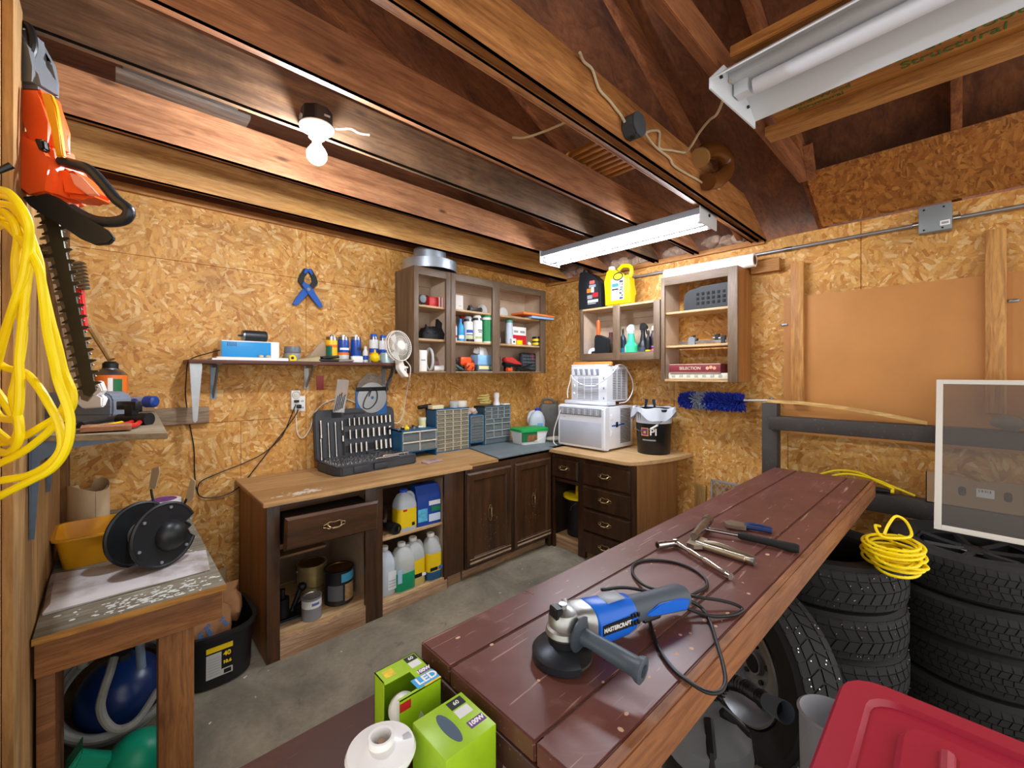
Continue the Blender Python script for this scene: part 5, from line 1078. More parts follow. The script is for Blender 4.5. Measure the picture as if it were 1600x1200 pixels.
y, w, h = rspot(1014, 1025, 509, 3.27, ZA); bottle('dark bottle with a pale green neck and pink striped label at the right stile', (3.29, y, ZA), w/2, h, mat('bottle_plum', '#2a1b2e', .35), mat('cap_palegreen', '#cfe8d2', .4), [(.03, .045, mat('lab_pink', '#e07a9a', .5)), (.055, .075, mat('lab_pink', '#e07a9a', .5)), (.085, .1, mat('lab_lilac', '#b06ab0', .5))], neck=.45)
# tall cabinet
o = MB().lathe([(.035, -.245), (.048, -.245), (.048, .42), (.035, .42)], 32, axis='Y').build('paper_roll', WHITEPAPER); o.location = (3.31, 1.37-.13, 2.253+.049); tag(o, 'long white paper roll lying on the tall wall cabinet', 'roll'); MB().lathe([(.028, -.2445), (.035, -.2455), (.035, .42)], 24, axis='Y').build('roll_core', mat('core_card', '#a8805a', .8), o)
y, w, h = rspot(1067, 1141, 442, 3.22, 1.437+.541)
t = thing('plastic_basket', 'black plastic tray with cut-out rows standing in the tall cabinet', 'basket', (3.25, y-.0, 1.437+.541), RZ); hh = .19
MB().prism([(-w/2, 0), (w/2, 0), (w/2, hh), (-w*.1, hh*.93), (-w*.36, hh*.86), (-w*.46, hh*.72), (-w/2, hh*.5)], -.02, .05, 'XZ', .008).build('basket_body', mat('basket_black', '#0d0f12', .55), t)
b = MB()
for i in range(6):
    for j in range(3): b.cbox((-w*.18+i*w*.11, -.0215, .05+j*.035), (w*.06, .004, .022), .002)
b.build('hole', mat('hole_black', '#060708', .8), t)
for (p0, p1, lb, kk) in ((1060, 1100, 'silver and black metal clamp on the middle shelf of the tall cabinet', 0), (1100, 1135, 'long steel bar clamp lying on the middle shelf', 1)):
    y, w, h = rspot(p0, p1, 523, 3.24, 1.437+.279); t = thing('bar_clamp', lb, 'clamp', (3.25, y, 1.437+.279), RZ)
    MB().box(-w/2, w/2, -.006, .006, .012, .03).build('bar', STEEL, t); MB().prism([(-.02, 0), (.03, 0), (.035, .05), (.015, .07), (-.02, .055)] if not kk else [(.04, 0), (.07, 0), (.075, .06), (.05, .065)], -.015, .015, 'XZ', .004).build('jaw', GREYP if not kk else DSTEEL, t)
    MB().cyl((-w*.1, 0, .045), (w*.25, 0, .04), .011).build('screw_handle', BLACKP if not kk else STEEL, t); MB().prism([(-.005, .03), (.025, .03), (.03, .075), (0, .07)], -.012, .012, 'XZ', .003).build('jaw', BLACKP, t)
y, w, h = rspot(1044, 1138, 583, 3.2, 1.437+.0165)
t = thing('white_case', 'flat white ribbed plastic case under the maroon box', 'case', (3.2, y, 1.437+.0165), RZ); MB().box(-w/2, w/2, 0, .14, 0, .048, .008).build('case_body', mat('case_ivory', '#dcd8c4', .4), t)
for i in range(7): MB().cbox((-w*.4+i*w*.13, -.001, .026), (w*.06, .004, .022), .001).build('case_rib', mat('rib_grey', '#a9aaa0', .5), t)
t = thing('board_game_box', 'flat maroon box with cream lettering on the bottom shelf of the tall cabinet', 'box', (3.19, rspot(1044, 1128, 575, 3.19, 1)[0], 1.437+.066), RZ); w = .385
MB().box(-w/2, w/2, 0, .16, 0, .066, .002).build('box_body', mat('maroon', '#7d2f38', .5), t); MB().box(-w/2, w/2, -.0006, .0004, 0, .003).box(-w/2, w/2, -.0006, .0004, .062, .066).build('edge_line', mat('line_cream', '#d9b8a0', .6), t)
text('SELECTION', .032, mat('ink_cream', '#e8d6b4', .6), t, (-.03, -.0012, .033), UP)
b = MB()
for x in (.10, .125, .15): b.lathe([(0, -.0012), (.012, -.0011), (.012, 0)], 14, axis='Y', c=(x, 0, .034+(.006 if x == .125 else 0)))
b.build('print', mat('ink_peach', '#e0a27c', .6), t)
# ---------------------------------------------------------------- base cabinets' contents
ZB1 = .1125
def paint_can(label, loc, r, h, m, lid, specs=(), handle=True, rz=0):
    t = thing('paint_can', label, 'paint can', loc, rz)
    MB().lathe([(0, 0), (r, 0), (r*1.02, .004), (r, .008), (r, h-.008), (r*1.03, h-.005), (r*1.03, h), (r*.93, h), (r*.9, h-.006), (0, h-.006)], 36).build('can_body', m, t)
    MB().lathe([(0, h-.004), (r*.78, h-.004), (r*.82, h+.001), (r*.91, h+.001)], 32).build('lid', lid, t)
    for sp in specs: bands(t, r, (sp,), 32)
    if handle: MB().tube(spline([(-r*1.02, 0, h*.82), (-r*.9, -r*.75, h*.5), (0, -r*1.2, h*.38), (r*.9, -r*.75, h*.5), (r*1.02, 0, h*.82)], 6), .0022, 6).ball((-r*1.02, 0, h*.82), .008, 8, 6).ball((r*1.02, 0, h*.82), .008, 8, 6).build('handle', STEEL, t)
    return t
GOLDL = mat('lid_gold', '#8d6a3c', .3, .9, var=.2)
p = onZ(497, 935, ZB1); paint_can('old gold paint can with drips, behind the black one', (onY(497, 900, 2.72).x-.01, 2.80, ZB1), .085, .20, mat('can_gold', '#b59e6a', .35, .6, var=.3, vs=8), GOLDL)
paint_can('large black paint can with a blue rim and a gold lid', (onY(531, 960, 2.60).x, 2.615, ZB1), .083, .20, mat('can_black', '#1b1c1e', .35), GOLDL, ((.135, .185, mat('lab_azure', '#4aa6d2', .4), (-PI/2-.2, -PI/2+1.7), .0008), (.0, .02, mat('can_rim', '#2a2725', .4)), (.03, .12, mat('lab_smoke', '#5d6167', .5), (-PI/2-1.2, -PI/2-.1), .001), (.02, .12, mat('lab_house', '#a48660', .5, var=.4, vs=30), (-PI/2+.05, -PI/2+1.0), .001)), handle=False)
paint_can('small white and grey paint can at the front of the open bay', (onY(488, 960, 2.52).x, 2.53, ZB1), .052, .125, mat('can_grey', '#8e9197', .35, .4), mat('lid_silver', '#b9bbbd', .3, .8), ((.07, .112, mat('lab_offwhite', '#d9dadb', .5)), (.085, .10, mat('lab_violet', '#5a62a0', .5), (-PI/2-.3, -PI/2+.5), .001)), handle=False)
t = thing('bottle_jack', 'dark iron vise and jack parts in the open drawer bay', 'jack', (onY(452, 970, 2.6).x, 2.62, ZB1)); IR = mat('iron', '#24262a', .5, .6, var=.2)
MB().box(-.07, .07, -.05, .05, 0, .018, .004).build('base_plate', IR, t); MB().cyl((-.03, 0, .01), (-.03, 0, .12), .035).cyl((-.03, 0, .12), (-.03, 0, .17), .014).build('cylinder', IR, t); MB().cyl((.02, 0, .03), (.075, .02, .14), .014).cyl((.03, -.04, .05), (.07, -.02, .06), .02).ball((.08, .02, .14), .025, 12, 8).build('arm', IR, t); MB().box(-.08, .09, -.06, -.045, .002, .012).build('steel_strip', STEEL, t)
# second bay
ZS2 = .4685; ZB2 = .0885
YLAB = mat('lab_bright_yellow', '#f0cc10', .5); GREENL = mat('coolant_green', '#0f9c6a', .3); AMBL = mat('liquid_amber', '#c9b66a', .35); BLUEL = mat('washer_blue', '#2a5a86', .35)
def bx_(px, Y): return onY(px, 800, Y).x
jug('bleach style jug with a blue cap and large yellow label on the upper shelf', (1.41, 2.53, ZS2), .14, .12, .265, HDPE2, mat('cap_royal', '#2850c8', .4), lab_m=(.10, .56, YLAB), labels=((-.3, -.1, .5, .55, RED), (.15, .3, .12, .2, BLK)), handle=1)
t = thing('blue_carton', 'blue cardboard carton with a carrying top on the upper shelf', 'carton', (1.572, 2.55, ZS2), math.radians(-4)); CBL = mat('carton_blue', '#1846a8', .5)
MB().box(-.085, .09, -.07, .07, 0, .19, .002).prism([(-.07, .19), (.07, .19), (.03, .265), (-.03, .265)], -.085, .09, 'YZ').build('box_body', CBL, t); MB().box(.0, .088, -.0712, -.069, .13, .16).build('print', WHT, t); MB().box(.0, .088, -.0712, -.069, .02, .07).build('print', mat('print_ice', '#cfe0f2', .5), t); MB().box(-.08, -.01, -.0712, -.069, .03, .115).build('print', mat('print_cyan', '#5cb8dc', .5, var=.3, vs=40), t); MB().box(.02, .09, -.0712, -.069, .085, .12).build('print', GRN, t)
t = thing('work_light', 'black round tube tools lying at the left of the upper shelf', 'tool', (bx_(607, 2.52), 2.53, ZS2)); MB().cyl((.03, -.05, .035), (-.04, .2, .06), .032).lathe([(.02, -.006), (.034, -.006), (.034, .02)], 20, axis='Y', c=(.03, -.055, .035)).build('tube_body', BLACKP, t); MB().cyl((-.02, .0, .085), (.06, .14, .10), .012).build('handle', mat('handle_taupe', '#5e5148', .5), t)
carton('small yellow film box beside the black tube on the upper shelf', (bx_(625, 2.5), 2.52, ZS2), .05, .08, .055, YELLOWP, rz=math.radians(20), name='yellow_box', prints=((.2, .8, .3, .6, RED),))
Yq = 2.54
jug('pale blue white jug with small print at the left of the lower shelf', (bx_(598, Yq), Yq, ZB2), .14, .12, .30, HDPE2, WHITEP, labels=((.05, .45, .12, .5, mat('lab_plain', '#e8eaf0', .5)), (.08, .42, .18, .19, BLU), (.08, .42, .24, .25, BLU), (.08, .42, .3, .31, BLU)), handle=-1)
jug('clear jug half full of green coolant on the lower shelf', (bx_(629, Yq-.02), Yq-.02, ZB2), .14, .13, .30, HDPE, WHITEP, GREENL, .40, labels=((-.49, -.28, .22, .5, mat('lab_paleblue', '#a9cbe8', .5)),), handle=1)
jug('milky jug with a yellow label and an amber base on the lower shelf', (1.48, Yq-.01, ZB2), .125, .125, .31, HDPE, WHITEP, AMBL, .16, lab_m=(.17, .56, YLAB), labels=((-.45, -.25, .18, .5, mat('lab_black2', '#2a2a24', .5)), (-.3, .2, .18, .26, BLK), (.2, .44, .18, .24, WHT)), handle=1)
jug('milky jug with a yellow label holding blue washer fluid', (1.606, Yq-.03, ZB2), .115, .12, .31, HDPE, WHITEP, BLUEL, .20, lab_m=(.21, .60, YLAB), labels=((-.4, .1, .23, .30, BLK), (.15, .44, .23, .30, mat('lab_blue2', '#3a66b0', .5))), handle=1)
# bucket with a yellow lid behind the single drawer bay
t = thing('bucket', 'black bucket with a yellow lid inside the open bay under the small drawer', 'bucket', (2.98, 2.28, .0985)); MB().lathe([(0, 0), (.115, 0), (.135, .30), (.14, .305), (.14, .325), (.13, .325)], 32).build('bucket_body', mat('bucket_black', '#141518', .35), t); MB().lathe([(.142, .318), (.148, .322), (.148, .34), (.13, .345), (0, .345)], 32).build('lid', YELLOWP, t, 'bright yellow lid')
MB().tube(spline([(-.12, -.06, .31), (-.145, -.02, .27), (-.14, .0, .23)], 5), .0025, 6).build('handle', STEEL, t)
o = MB().box(-.05, .05, -.06, .05, 0, .085, .006).build('yellow_box', YELLOWP); o.location = (2.96, 2.23, .0985+.346); tag(o, 'small yellow box standing on the yellow bucket lid', 'box'); MB().box(-.056, -.049, -.03, .02, .04, .07).build('print', mat('print_mustard', '#b99a10', .5), o)
# ---------------------------------------------------------------- left wall: cords, hedge trimmer, shelf, old bench
def wslab(mb, pts, w, th, bev=0):
    """plate facing the room at distance w: its outline in photo columns and rows, its thickness real"""
    P = [onW(x, y, w) for x, y in pts]
    n0 = len(mb.bm.faces); mb.slab(P, th)
    if bev:
        mb.bm.faces.ensure_lookup_table(); fs = mb.bm.faces[n0:]
        bmesh.ops.bevel(mb.bm, geom=list({e for f in fs for e in f.edges if any(len(q.verts) > 4 or True for q in e.link_faces)}), offset=bev, segments=2, affect='EDGES', clamp_overlap=True)
    return mb
def wtube(mb, pts, w, r, n=6, seg=10, **k):
    P = [onW(p[0], p[1], p[2] if len(p) > 2 else w) for p in pts]; mb.tube(spline(P, n), r, seg, **k); return mb
t = thing('extension_cord', 'thick yellow extension cord hanging in long loops on the left post', 'extension cord', (0, 0, 0))
YC = [
 [(-22, 330, .78), (-10, 300, .76), (12, 300, .75), (32, 322, .74), (45, 352, .74), (43, 390, .75), (36, 430, .75), (24, 470, .75), (8, 520, .76), (-6, 575, .77), (-14, 620, .78), (-2, 650, .77), (18, 655, .75), (28, 645, .74), (31, 600, .74), (30, 560, .74), (36, 500, .75), (42, 440, .76), (48, 400, .77), (42, 350, .78), (20, 312, .78), (-8, 306, .79), (-22, 330, .78)],
 [(-14, 345, .80), (2, 330, .79), (20, 346, .78), (28, 372, .78), (24, 412, .77), (28, 470, .77), (36, 520, .77), (26, 590, .76), (20, 620, .75), (29, 655, .74), (30, 685, .74), (20, 703, .75), (6, 708, .76), (-14, 700, .78)],
 [(-14, 360, .80), (8, 352, .79), (30, 372, .78), (48, 395, .76), (62, 425, .75), (68, 470, .75), (74, 520, .74), (84, 565, .73), (91, 597, .72), (105, 635, .72), (110, 660, .72), (107, 690, .72), (97, 714, .72), (78, 735, .72), (46, 752, .72), (0, 775, .72), (-16, 785, .73)],
 [(-14, 318, .81), (16, 322, .80), (40, 352, .79), (52, 380, .79), (62, 412, .78), (66, 448, .78), (76, 490, .77), (90, 540, .76), (100, 580, .76), (113, 612, .75), (112, 635, .75), (98, 652, .75), (72, 678, .75), (36, 706, .75), (0, 724, .75), (-14, 730, .76)],
 [(-14, 560, .79), (10, 575, .78), (38, 582, .77), (58, 602, .74), (78, 634, .73), (91, 660, .73), (97, 690, .73), (90, 711, .73), (70, 730, .73), (40, 744, .73), (0, 751, .73), (-14, 755, .74)],
 [(-14, 600, .76), (8, 630, .75), (22, 652, .75), (30, 668, .76), (20, 690, .77), (2, 680, .78), (-14, 665, .78)],
 [(-14, 690, .78), (6, 692, .78), (34, 684, .77), (62, 668, .77), (92, 648, .77), (104, 620, .77), (97, 570, .78), (84, 520, .78), (72, 470, .79), (60, 420, .80), (44, 380, .81), (14, 345, .81), (-14, 350, .81)],
]
for s in YC: wtube(MB(), s, .75, .0064, 6, 10).build('cord_loop', YCORD, t)
b = MB(); b.tube([(XL-.03, 1.16, 1.86), (XL+.03, 1.16, 1.85), (XL+.05, 1.16, 1.87)], .006, 8); b.build('cord_hook', DSTEEL, t)
# hedge trimmer
t = thing('hedge_trimmer', 'orange hedge trimmer hanging blade down with a black hand guard', 'hedge trimmer', (0, 0, 0)); W0 = 1.2
OR = mat('trimmer_orange', '#fb6428', .35); OY = mat('trimmer_amber', '#e9a212', .4); GB = mat('trimmer_grey', '#6a6d70', .45)
wslab(MB(), [(34, 50), (54, 50), (60, 92), (72, 118), (80, 148), (42, 146), (34, 110)], W0, .07, .012).build('rear_grip', GB, t)
wtube(MB(), [(30, 36), (46, 44), (52, 70), (44, 94)], W0-.02, .010).build('power_lead', BLACKP, t)
wslab(MB(), [(42, 144), (80, 146), (88, 165), (93, 200), (100, 240), (62, 240), (57, 205), (48, 176)], W0, .06, .012).build('handle_shell', OR, t)
wslab(MB(), [(66, 146), (82, 148), (90, 168), (95, 205), (102, 246), (90, 246), (84, 205), (76, 175)], W0-.035, .012, .003).build('handle_inlay', OY, t)
wslab(MB(), [(40, 214), (60, 212), (104, 236), (110, 268), (114, 300), (112, 322), (80, 316), (50, 308), (44, 262)], W0+.01, .11, .018).build('motor_shell', OR, t)
wslab(MB(), [(57, 218), (72, 220), (75, 236), (66, 238)], W0-.06, .02, .004).build('trigger', BLACKP, t)
wslab(MB(), [(108, 270), (122, 268), (148, 292), (166, 310), (150, 318), (116, 314)], W0+.02, .07, .012).build('side_shell', OR, t)
wslab(MB(), [(110, 270), (128, 276), (156, 306), (140, 306), (118, 290)], W0-.02, .012, .003).build('side_inlay', mat('trimmer_pale', '#f0a08c', .35), t)
wtube(MB(), [(96, 252), (118, 258), (140, 266), (160, 286), (182, 312), (201, 328), (196, 342), (176, 347), (150, 345), (128, 336), (112, 326)], W0-.02, .0145, 6, 12).build('loop_handle', mat('handle_black', '#20262c', .35), t)
wslab(MB(), [(37, 308), (60, 306), (76, 303), (92, 309), (140, 342), (172, 362), (180, 373), (172, 382), (152, 384), (128, 374), (96, 352), (66, 334), (48, 322)], W0-.03, .012, .003).build('hand_guard', mat('guard_black', '#23282a', .4), t)
def blade(off, m, w, flip):
    L = []; R = []; n = 17; ax, ay, bx2, by2 = 76+off, 318, 141+off, 612
    dx, dy = (bx2-ax), (by2-ay); ln = math.hypot(dx, dy); ux, uy = dx/ln, dy/ln; nx, ny = uy, -ux
    for k in range(n):
        for s, h in ((0, 9.5), (.18, 9.5), (.30, 19), (.42, 20), (.52, 10), (.98, 9.5)):
            d = (k+s)/n*ln*1.0; bow = 4*math.sin(PI*d/ln)
            L.append((ax+ux*d+nx*h+nx*bow*.3, ay+uy*d+ny*h)); R.append((ax+ux*d-nx*h+nx*bow*.3, ay+uy*d-ny*h+3))
    return wslab(MB(), L+[(bx2, by2+8)]+R[::-1], w, .004).build('blade', m, t)
blade(0, mat('blade_dark', '#4a4b40', .4, .6, var=.2, vs=8), W0, 0)
blade(-4, mat('blade_bright', '#a9a9a2', .3, .9), W0+.012, 1).location = onW(800, 583+9, 1)-onW(800, 583, 1)
# tools hanging behind the trimmer
t = thing('wood_handled_axe', 'old hatchet with a grey brown handle behind the trimmer blade', 'hatchet', (0, 0, 0)); wtube(MB(), [(74, 398), (86, 450), (100, 520), (116, 612)], 1.42, .0165, 5).build('handle', wood('old_handle', '#6a5038', '#9a7f5f', 'Z', 1., .7), t)
wslab(MB(), [(62, 388), (70, 382), (84, 384), (90, 396), (86, 402), (70, 404), (64, 400)], 1.41, .035, .006).build('axe_head', mat('axe_head', '#4a4038', .55, .6, var=.3), t)
t = thing('garden_tool', 'curved tan wooden handle hanging by the corner board', 'tool handle', (0, 0, 0)); q_ = onW(119, 446, 1.78); MB().tube([q_, Vector((XL, q_.y+.02, q_.z+.01))], .004, 8).build('nail', DSTEEL, t); wtube(MB(), [(118, 440), (124, 470), (136, 500), (150, 524), (164, 546), (174, 562)], 1.78, .014, 6).build('handle', wood('tan_handle', '#8d6a38', '#c09a5c', 'Z', 1., .6), t)
t = thing('wire_brush', 'metal wire brush with a red handle behind the trimmer blade', 'brush', (0, 0, 0)); b = MB()
for k in range(8): wslab(b, [(106+k*.9, 412+k*5.6), (128+k*1.2, 409+k*5.6), (132+k*.8, 412+k*5.6), (108+k*.9, 416+k*5.6)], 1.62, .02)
MB().tube([onW(118, 412, 1.62), Vector((XL, onW(118, 412, 1.62).y, onW(118, 412, 1.62).z+.01))], .004, 8).build('nail', DSTEEL, t); b.build('bristle_row', STEEL, t); wslab(MB(), [(120, 446), (129, 449), (136, 516), (128, 520)], 1.62, .02, .004).build('handle', REDP, t)
t = thing('red_tool', 'narrow red handle hanging behind the trimmer grip', 'tool', (0, 0, 0)); wslab(MB(), [(64, 92), (75, 94), (80, 142), (77, 146), (68, 130)], 1.34, .03, .005).build('handle', mat('tool_crimson', '#c4202e', .4), t)
# plywood shelf on the left wall
GZL = 1.3135; OLDPLY = wood('shelf_old_ply', '#857a63', '#b3a88e', 'X', .6, .75, knots=False, stain='#6b6250', amt=.4)
o = MB().prism([(-.179, 1.886), (.126, 1.687), (.168, 3.06), (-.179, 3.06)], GZL-.018, GZL, 'XY', .002).build('wall_shelf', OLDPLY); tag(o, 'rough plywood shelf on the left wall with tools and a grey case', 'shelf')
SHB3 = mat('bracket_navy_grey', '#5f6c7c', .45, .6, var=.15)
for y, dn, ln, lb in ((1.90, .29, .27, 'blue grey bracket under the front edge of the plywood shelf'), (2.35, .24, .26, 'blue grey bracket farther back under the plywood shelf')):
    t = thing('shelf_bracket', lb, 'bracket', (-.178, y, GZL-.019)); MB().prism([(0, 0), (ln, -.004), (ln, -.012), (.06, -.03), (.022, -.06), (.010, -dn), (0, -dn)], -.004, .004, 'XZ').box(0, ln, -.018, .018, -.004, 0).prism([(-.018, 0), (.018, 0), (.006, -dn), (-.006, -dn)], 0, .004, 'YZ').build('bracket_body', SHB3, t)
o = MB().box(.13, .42, 3.06, 3.098, 1.205, 1.30, .002).build('wall_batten', wood('batten_grey', '#7d6a52', '#a8937a', 'X', 1., .7)); tag(o, 'weathered grey batten screwed to the back wall beside the plywood shelf', 'batten')
AU = math.atan2(-.6871, .7266)     # turned to face the doorway
t = thing('drill_case', 'grey moulded tool case on the plywood shelf', 'tool case', (-.07, 2.30, GZL), AU+.12)
MB().prism([(x, z+.058) for x, z in rrect(.25, .114, .035, 4)], -.05, .05, 'XZ', .012).build('case_body', mat('case_bluegrey', '#76808d', .5, var=.06), t); MB().box(-.10, .126, -.0515, -.049, .03, .032).box(-.10, .12, -.0515, -.049, .06, .0615).build('seam', mat('seam_grey', '#565e68', .6), t)
t = thing('foam_can', 'tall orange and white aerosol can with a green stripe on the plywood shelf', 'can', (-.005, 2.66, GZL)); r = .06; h = .24
MB().lathe([(0, 0), (r, 0), (r, h*.74)], 28).build('can_body', CANO, t); MB().lathe([(r, h*.74), (r*.72, h*.83), (r*.5, h*.85), (r*.5, h*.87)], 24).build('can_dome', STEEL, t); MB().lathe([(r*.46, h*.86), (r*.46, h*.96), (r*.3, h), (0, h)], 18).build('cap', BLACKP, t)
F0 = -PI/2-.05
bands(t, r, ((.04, .165, WHT, (F0-.1, F0+.18)), (.05, .16, mat('can_deepgreen', '#1d6b3f', .4), (F0+.2, F0+.75)), (.05, .13, mat('can_patch', '#f3e9dd', .4), (F0-.9, F0-.45))), 28)
t = thing('cordless_drill', 'blue and grey cordless driver lying on the plywood shelf', 'driver', (.095, 2.70, GZL+.045), AU); DB = mat('drill_blue', '#1b3f8f', .4)
MB().tube([(-.09, 0, .005), (-.08, 0, .005), (.02, 0, .005), (.03, 0, .005)], .026, 14, radii=[.018, .024, .025, .022]).build('drill_body', mat('drill_grey', '#8f959d', .45), t); MB().tube([(.03, 0, .005), (.035, 0, .005), (.075, 0, .005), (.082, 0, .005)], .027, 16, radii=[.022, .028, .027, .018]).build('chuck', DB, t); MB().ball((-.005, -.012, -.004), .026, 14, 8, (1.3, .9, 1)).build('grip', DB, t); MB().box(-.09, .0, -.02, .02, -.044, -.02, .004).build('battery', BLACKP, t)
def tl(label, name, cat, pts, r, m, z=GZL, n=5, radii=None):
    P = [onZ(x, y, z) for x, y in pts]; P = [Vector((p.x, p.y, z+r)) for p in P]
    o = MB().tube(spline(P, n) if len(P) > 2 else P, r, 10).build(name, m); return tag(o, label, cat)
p0 = onZ(123, 664, GZL+.015); t = thing('long_pliers', 'black and yellow handled long pliers on the plywood shelf', 'pliers', (0, 0, 0)); 
P = [onZ(x, y, GZL+.02) for x, y in ((126, 664), (150, 659), (176, 654), (199, 652))]; MB().tube(spline(P, 5), .010, 10).build('grip', BLACKP, t); Q = [onZ(x, y, GZL+.012) for x, y in ((140, 670), (165, 666), (190, 661))]; MB().tube(spline(Q, 5), .0075, 8).build('grip', YELLOWP, t); MB().tube([onZ(112, 667, GZL+.015), onZ(128, 665, GZL+.015)], .009, 8).build('jaw', STEEL, t)
t = thing('pipe_clamp', 'black threaded pipe clamp beside the grey case', 'clamp', (.055, 2.05, GZL), AU); MB().cyl((-.05, 0, .02), (.03, 0, .02), .019).cyl((.03, 0, .02), (.06, 0, .02), .024).build('clamp_body', DSTEEL, t); MB().box(-.02, .01, -.014, .014, .03, .075, .003).box(-.05, .02, -.012, .012, .055, .085, .003).build('jaw', BLACKP, t)
t = thing('snips', 'red handled snips at the right end of the plywood shelf', 'snips', (0, 0, 0)); P = [onZ(x, y, GZL+.012) for x, y in ((165, 668), (200, 662), (212, 657), (236, 655))]; MB().tube(spline(P, 5), .008, 8).build('grip', REDP, t); Q = [onZ(x, y, GZL+.012) for x, y in ((196, 667), (212, 664), (220, 659), (234, 657))]; MB().tube(spline(Q, 5), .008, 8).build('grip', REDP, t)
o = MB().slab([onZ(125, 672, GZL+.012), onZ(206, 668, GZL+.012), onZ(206, 664, GZL+.012), onZ(128, 667, GZL+.012)], .014).build('wood_offcut', wood('offcut', '#8d5a3a', '#cf9a76', 'X', 1.5, .7)); tag(o, 'thin reddish wood strip at the front of the plywood shelf', 'wood strip')
b = MB(); wslab(b, [(126, 598), (158, 595), (163, 612), (150, 618), (165, 622), (163, 636), (130, 640), (122, 628), (134, 618)], 1.50, .02, .004); b.crumple(.012, 26, 3)
o = b.build('rag', mat('rag_white', '#f0efee', .85)); tag(o, 'white rag wrapped round the tip of the trimmer blade', 'rag')
# ---- the old bench against the left wall
BZ = .70; OLDTOP = wood('old_bench_top', '#7d7a6a', '#aaa795', 'X', .6, .8, knots=False, stain='#5a4a34', amt=.6); OLDF = wood('old_bench_front', '#8a5a30', '#b27a48', 'X', 1., .65, stain='#5c3c22', amt=.4); LEGW = wood('old_bench_leg', '#7f5128', '#b9824a', 'Z', 1., .65)
t = thing('old_workbench', 'low old wooden bench against the left wall with a stained top', 'bench', (0, 0, 0))
MB().box(-.175, .315, 1.915, 3.085, BZ-.022, BZ, .003).build('bench_top', OLDTOP, t, 'grey stained bench top'); MB().box(-.176, .316, 1.9135, 1.9155, BZ-.022, BZ-.001).build('top_edge', wood('edge_amber', '#a8732c', '#cf9a48', 'X', 1., .6, knots=False), t)
MB().box(-.172, .305, 1.925, 1.963, BZ-.13, BZ-.022, .004).build('front_apron', OLDF, t); MB().box(.267, .305, 1.963, 3.06, BZ-.13, BZ-.022, .004).build('side_apron', OLDF, t)
MB().box(.12, .224, 1.965, 2.055, 0, BZ-.022, .005).build('leg', LEGW, t); MB().box(-.172, -.13, 1.97, 2.3, 0, BZ-.13, .004).build('leg', OLDF, t); MB().box(.2, .29, 2.94, 3.03, 0, BZ-.13, .004).build('leg', LEGW, t); MB().box(-.17, .3, 3.055, 3.09, BZ, BZ+.075, .003).build('back_ledge', wood('ledge_grey', '#7a6a55', '#a3937b', 'X', 1., .7), t)
b = MB(); rr = random.Random(21)
for k in range(160): b.ball((.12+rr.gauss(0, .10), 1.99+rr.gauss(0, .03), BZ+.0002), rr.uniform(.002, .008), 6, 3, (rr.uniform(.6, 2.2), 1, .07))
for k in range(60): b.ball((.22+rr.gauss(0, .05), 2.4+rr.gauss(0, .2), BZ+.0002), rr.uniform(.002, .009), 6, 3, (rr.uniform(.6, 2.2), 1, .07))
for v in b.bm.verts: v.co.x = max(-.16, min(.31, v.co.x)); v.co.y = max(1.92, v.co.y)
b.build('paint_splash', mat('splash_white', '#dfe3dd', .6), t, 'dried white paint splashes', kind='stuff')
b = MB(); b.loft([[(-.165, 2.075, BZ+.001), (.285, 2.085, BZ+.001), (.30, 2.30, BZ+.001), (-.17, 2.40, BZ+.001)], [(-.166, 2.07, BZ+.012), (.288, 2.08, BZ+.006), (.305, 2.31, BZ+.012), (-.172, 2.41, BZ+.02)], [(-.15, 2.095, BZ+.028), (.27, 2.10, BZ+.016), (.28, 2.29, BZ+.018), (-.155, 2.385, BZ+.03)]])
bmesh.ops.subdivide_edges(b.bm, edges=b.bm.edges[:], cuts=3, use_grid_fill=True); b.crumple(.004, 14, 4)
for q_ in b.bm.verts: q_.co.z = max(BZ+.0008, q_.co.z)
fm, ft, fp = newmat('foam_stained'); fc = mixc(ft, ramp(ft, noise(ft, coords(ft), 5, 5, .6), [(.45, (0, 0, 0, 1)), (.68, (1, 1, 1, 1))]).outputs[0], lin('#cdc8c8'), lin('#7a6450')); ft.links.new(fc, fp.inputs['Base Color']); fp.inputs['Roughness'].default_value = .8
o = b.build('foam_pad', fm); tag(o, 'long stained white foam pad lying along the front of the old bench', 'pad')
t = thing('plastic_tub', 'amber yellow open plastic tub on the old bench', 'tub', (-.07, 2.595, BZ+.001), math.radians(1)); TB = mat('tub_amber', '#e2a01c', .35)
def rr3(w, d, r, z): return [(x, y, z) for x, y in rrect(w, d, r, 4)]
MB().loft([rr3(.155, .22, .03, .0), rr3(.175, .25, .035, .06), rr3(.20, .28, .04, .125), rr3(.222, .30, .045, .125), rr3(.222, .30, .045, .133), rr3(.196, .276, .038, .133), rr3(.17, .245, .03, .06), rr3(.15, .215, .028, .005)]).build('tub_body', TB, t)
t = thing('paper_tube', 'rolled cream paper tube with a torn rim standing on the old bench', 'paper tube', (-.085, 2.965, BZ+.001)); b = MB(); n = 40; r0 = .078
out = []
for k in range(n+8):
    a = k*2*PI/n-1.2; r = r0-.0018*(k/n)-(.006 if k > n else 0); top = .25-.02*max(0, math.sin(a*1.0+2.6))-(.035 if 16 < k % n < 21 else 0)+.012*math.sin(2*a)
    out.append((a, r, top))
b.loft([[(r*math.cos(a), r*math.sin(a), 0), (r*math.cos(a), r*math.sin(a), tp), ((r-.002)*math.cos(a), (r-.002)*math.sin(a), tp), ((r-.002)*math.cos(a), (r-.002)*math.sin(a), 0)] for a, r, tp in out]); b.build('tube_wall', mat('paper_cream', '#cdb48e', .75, var=.05), t)
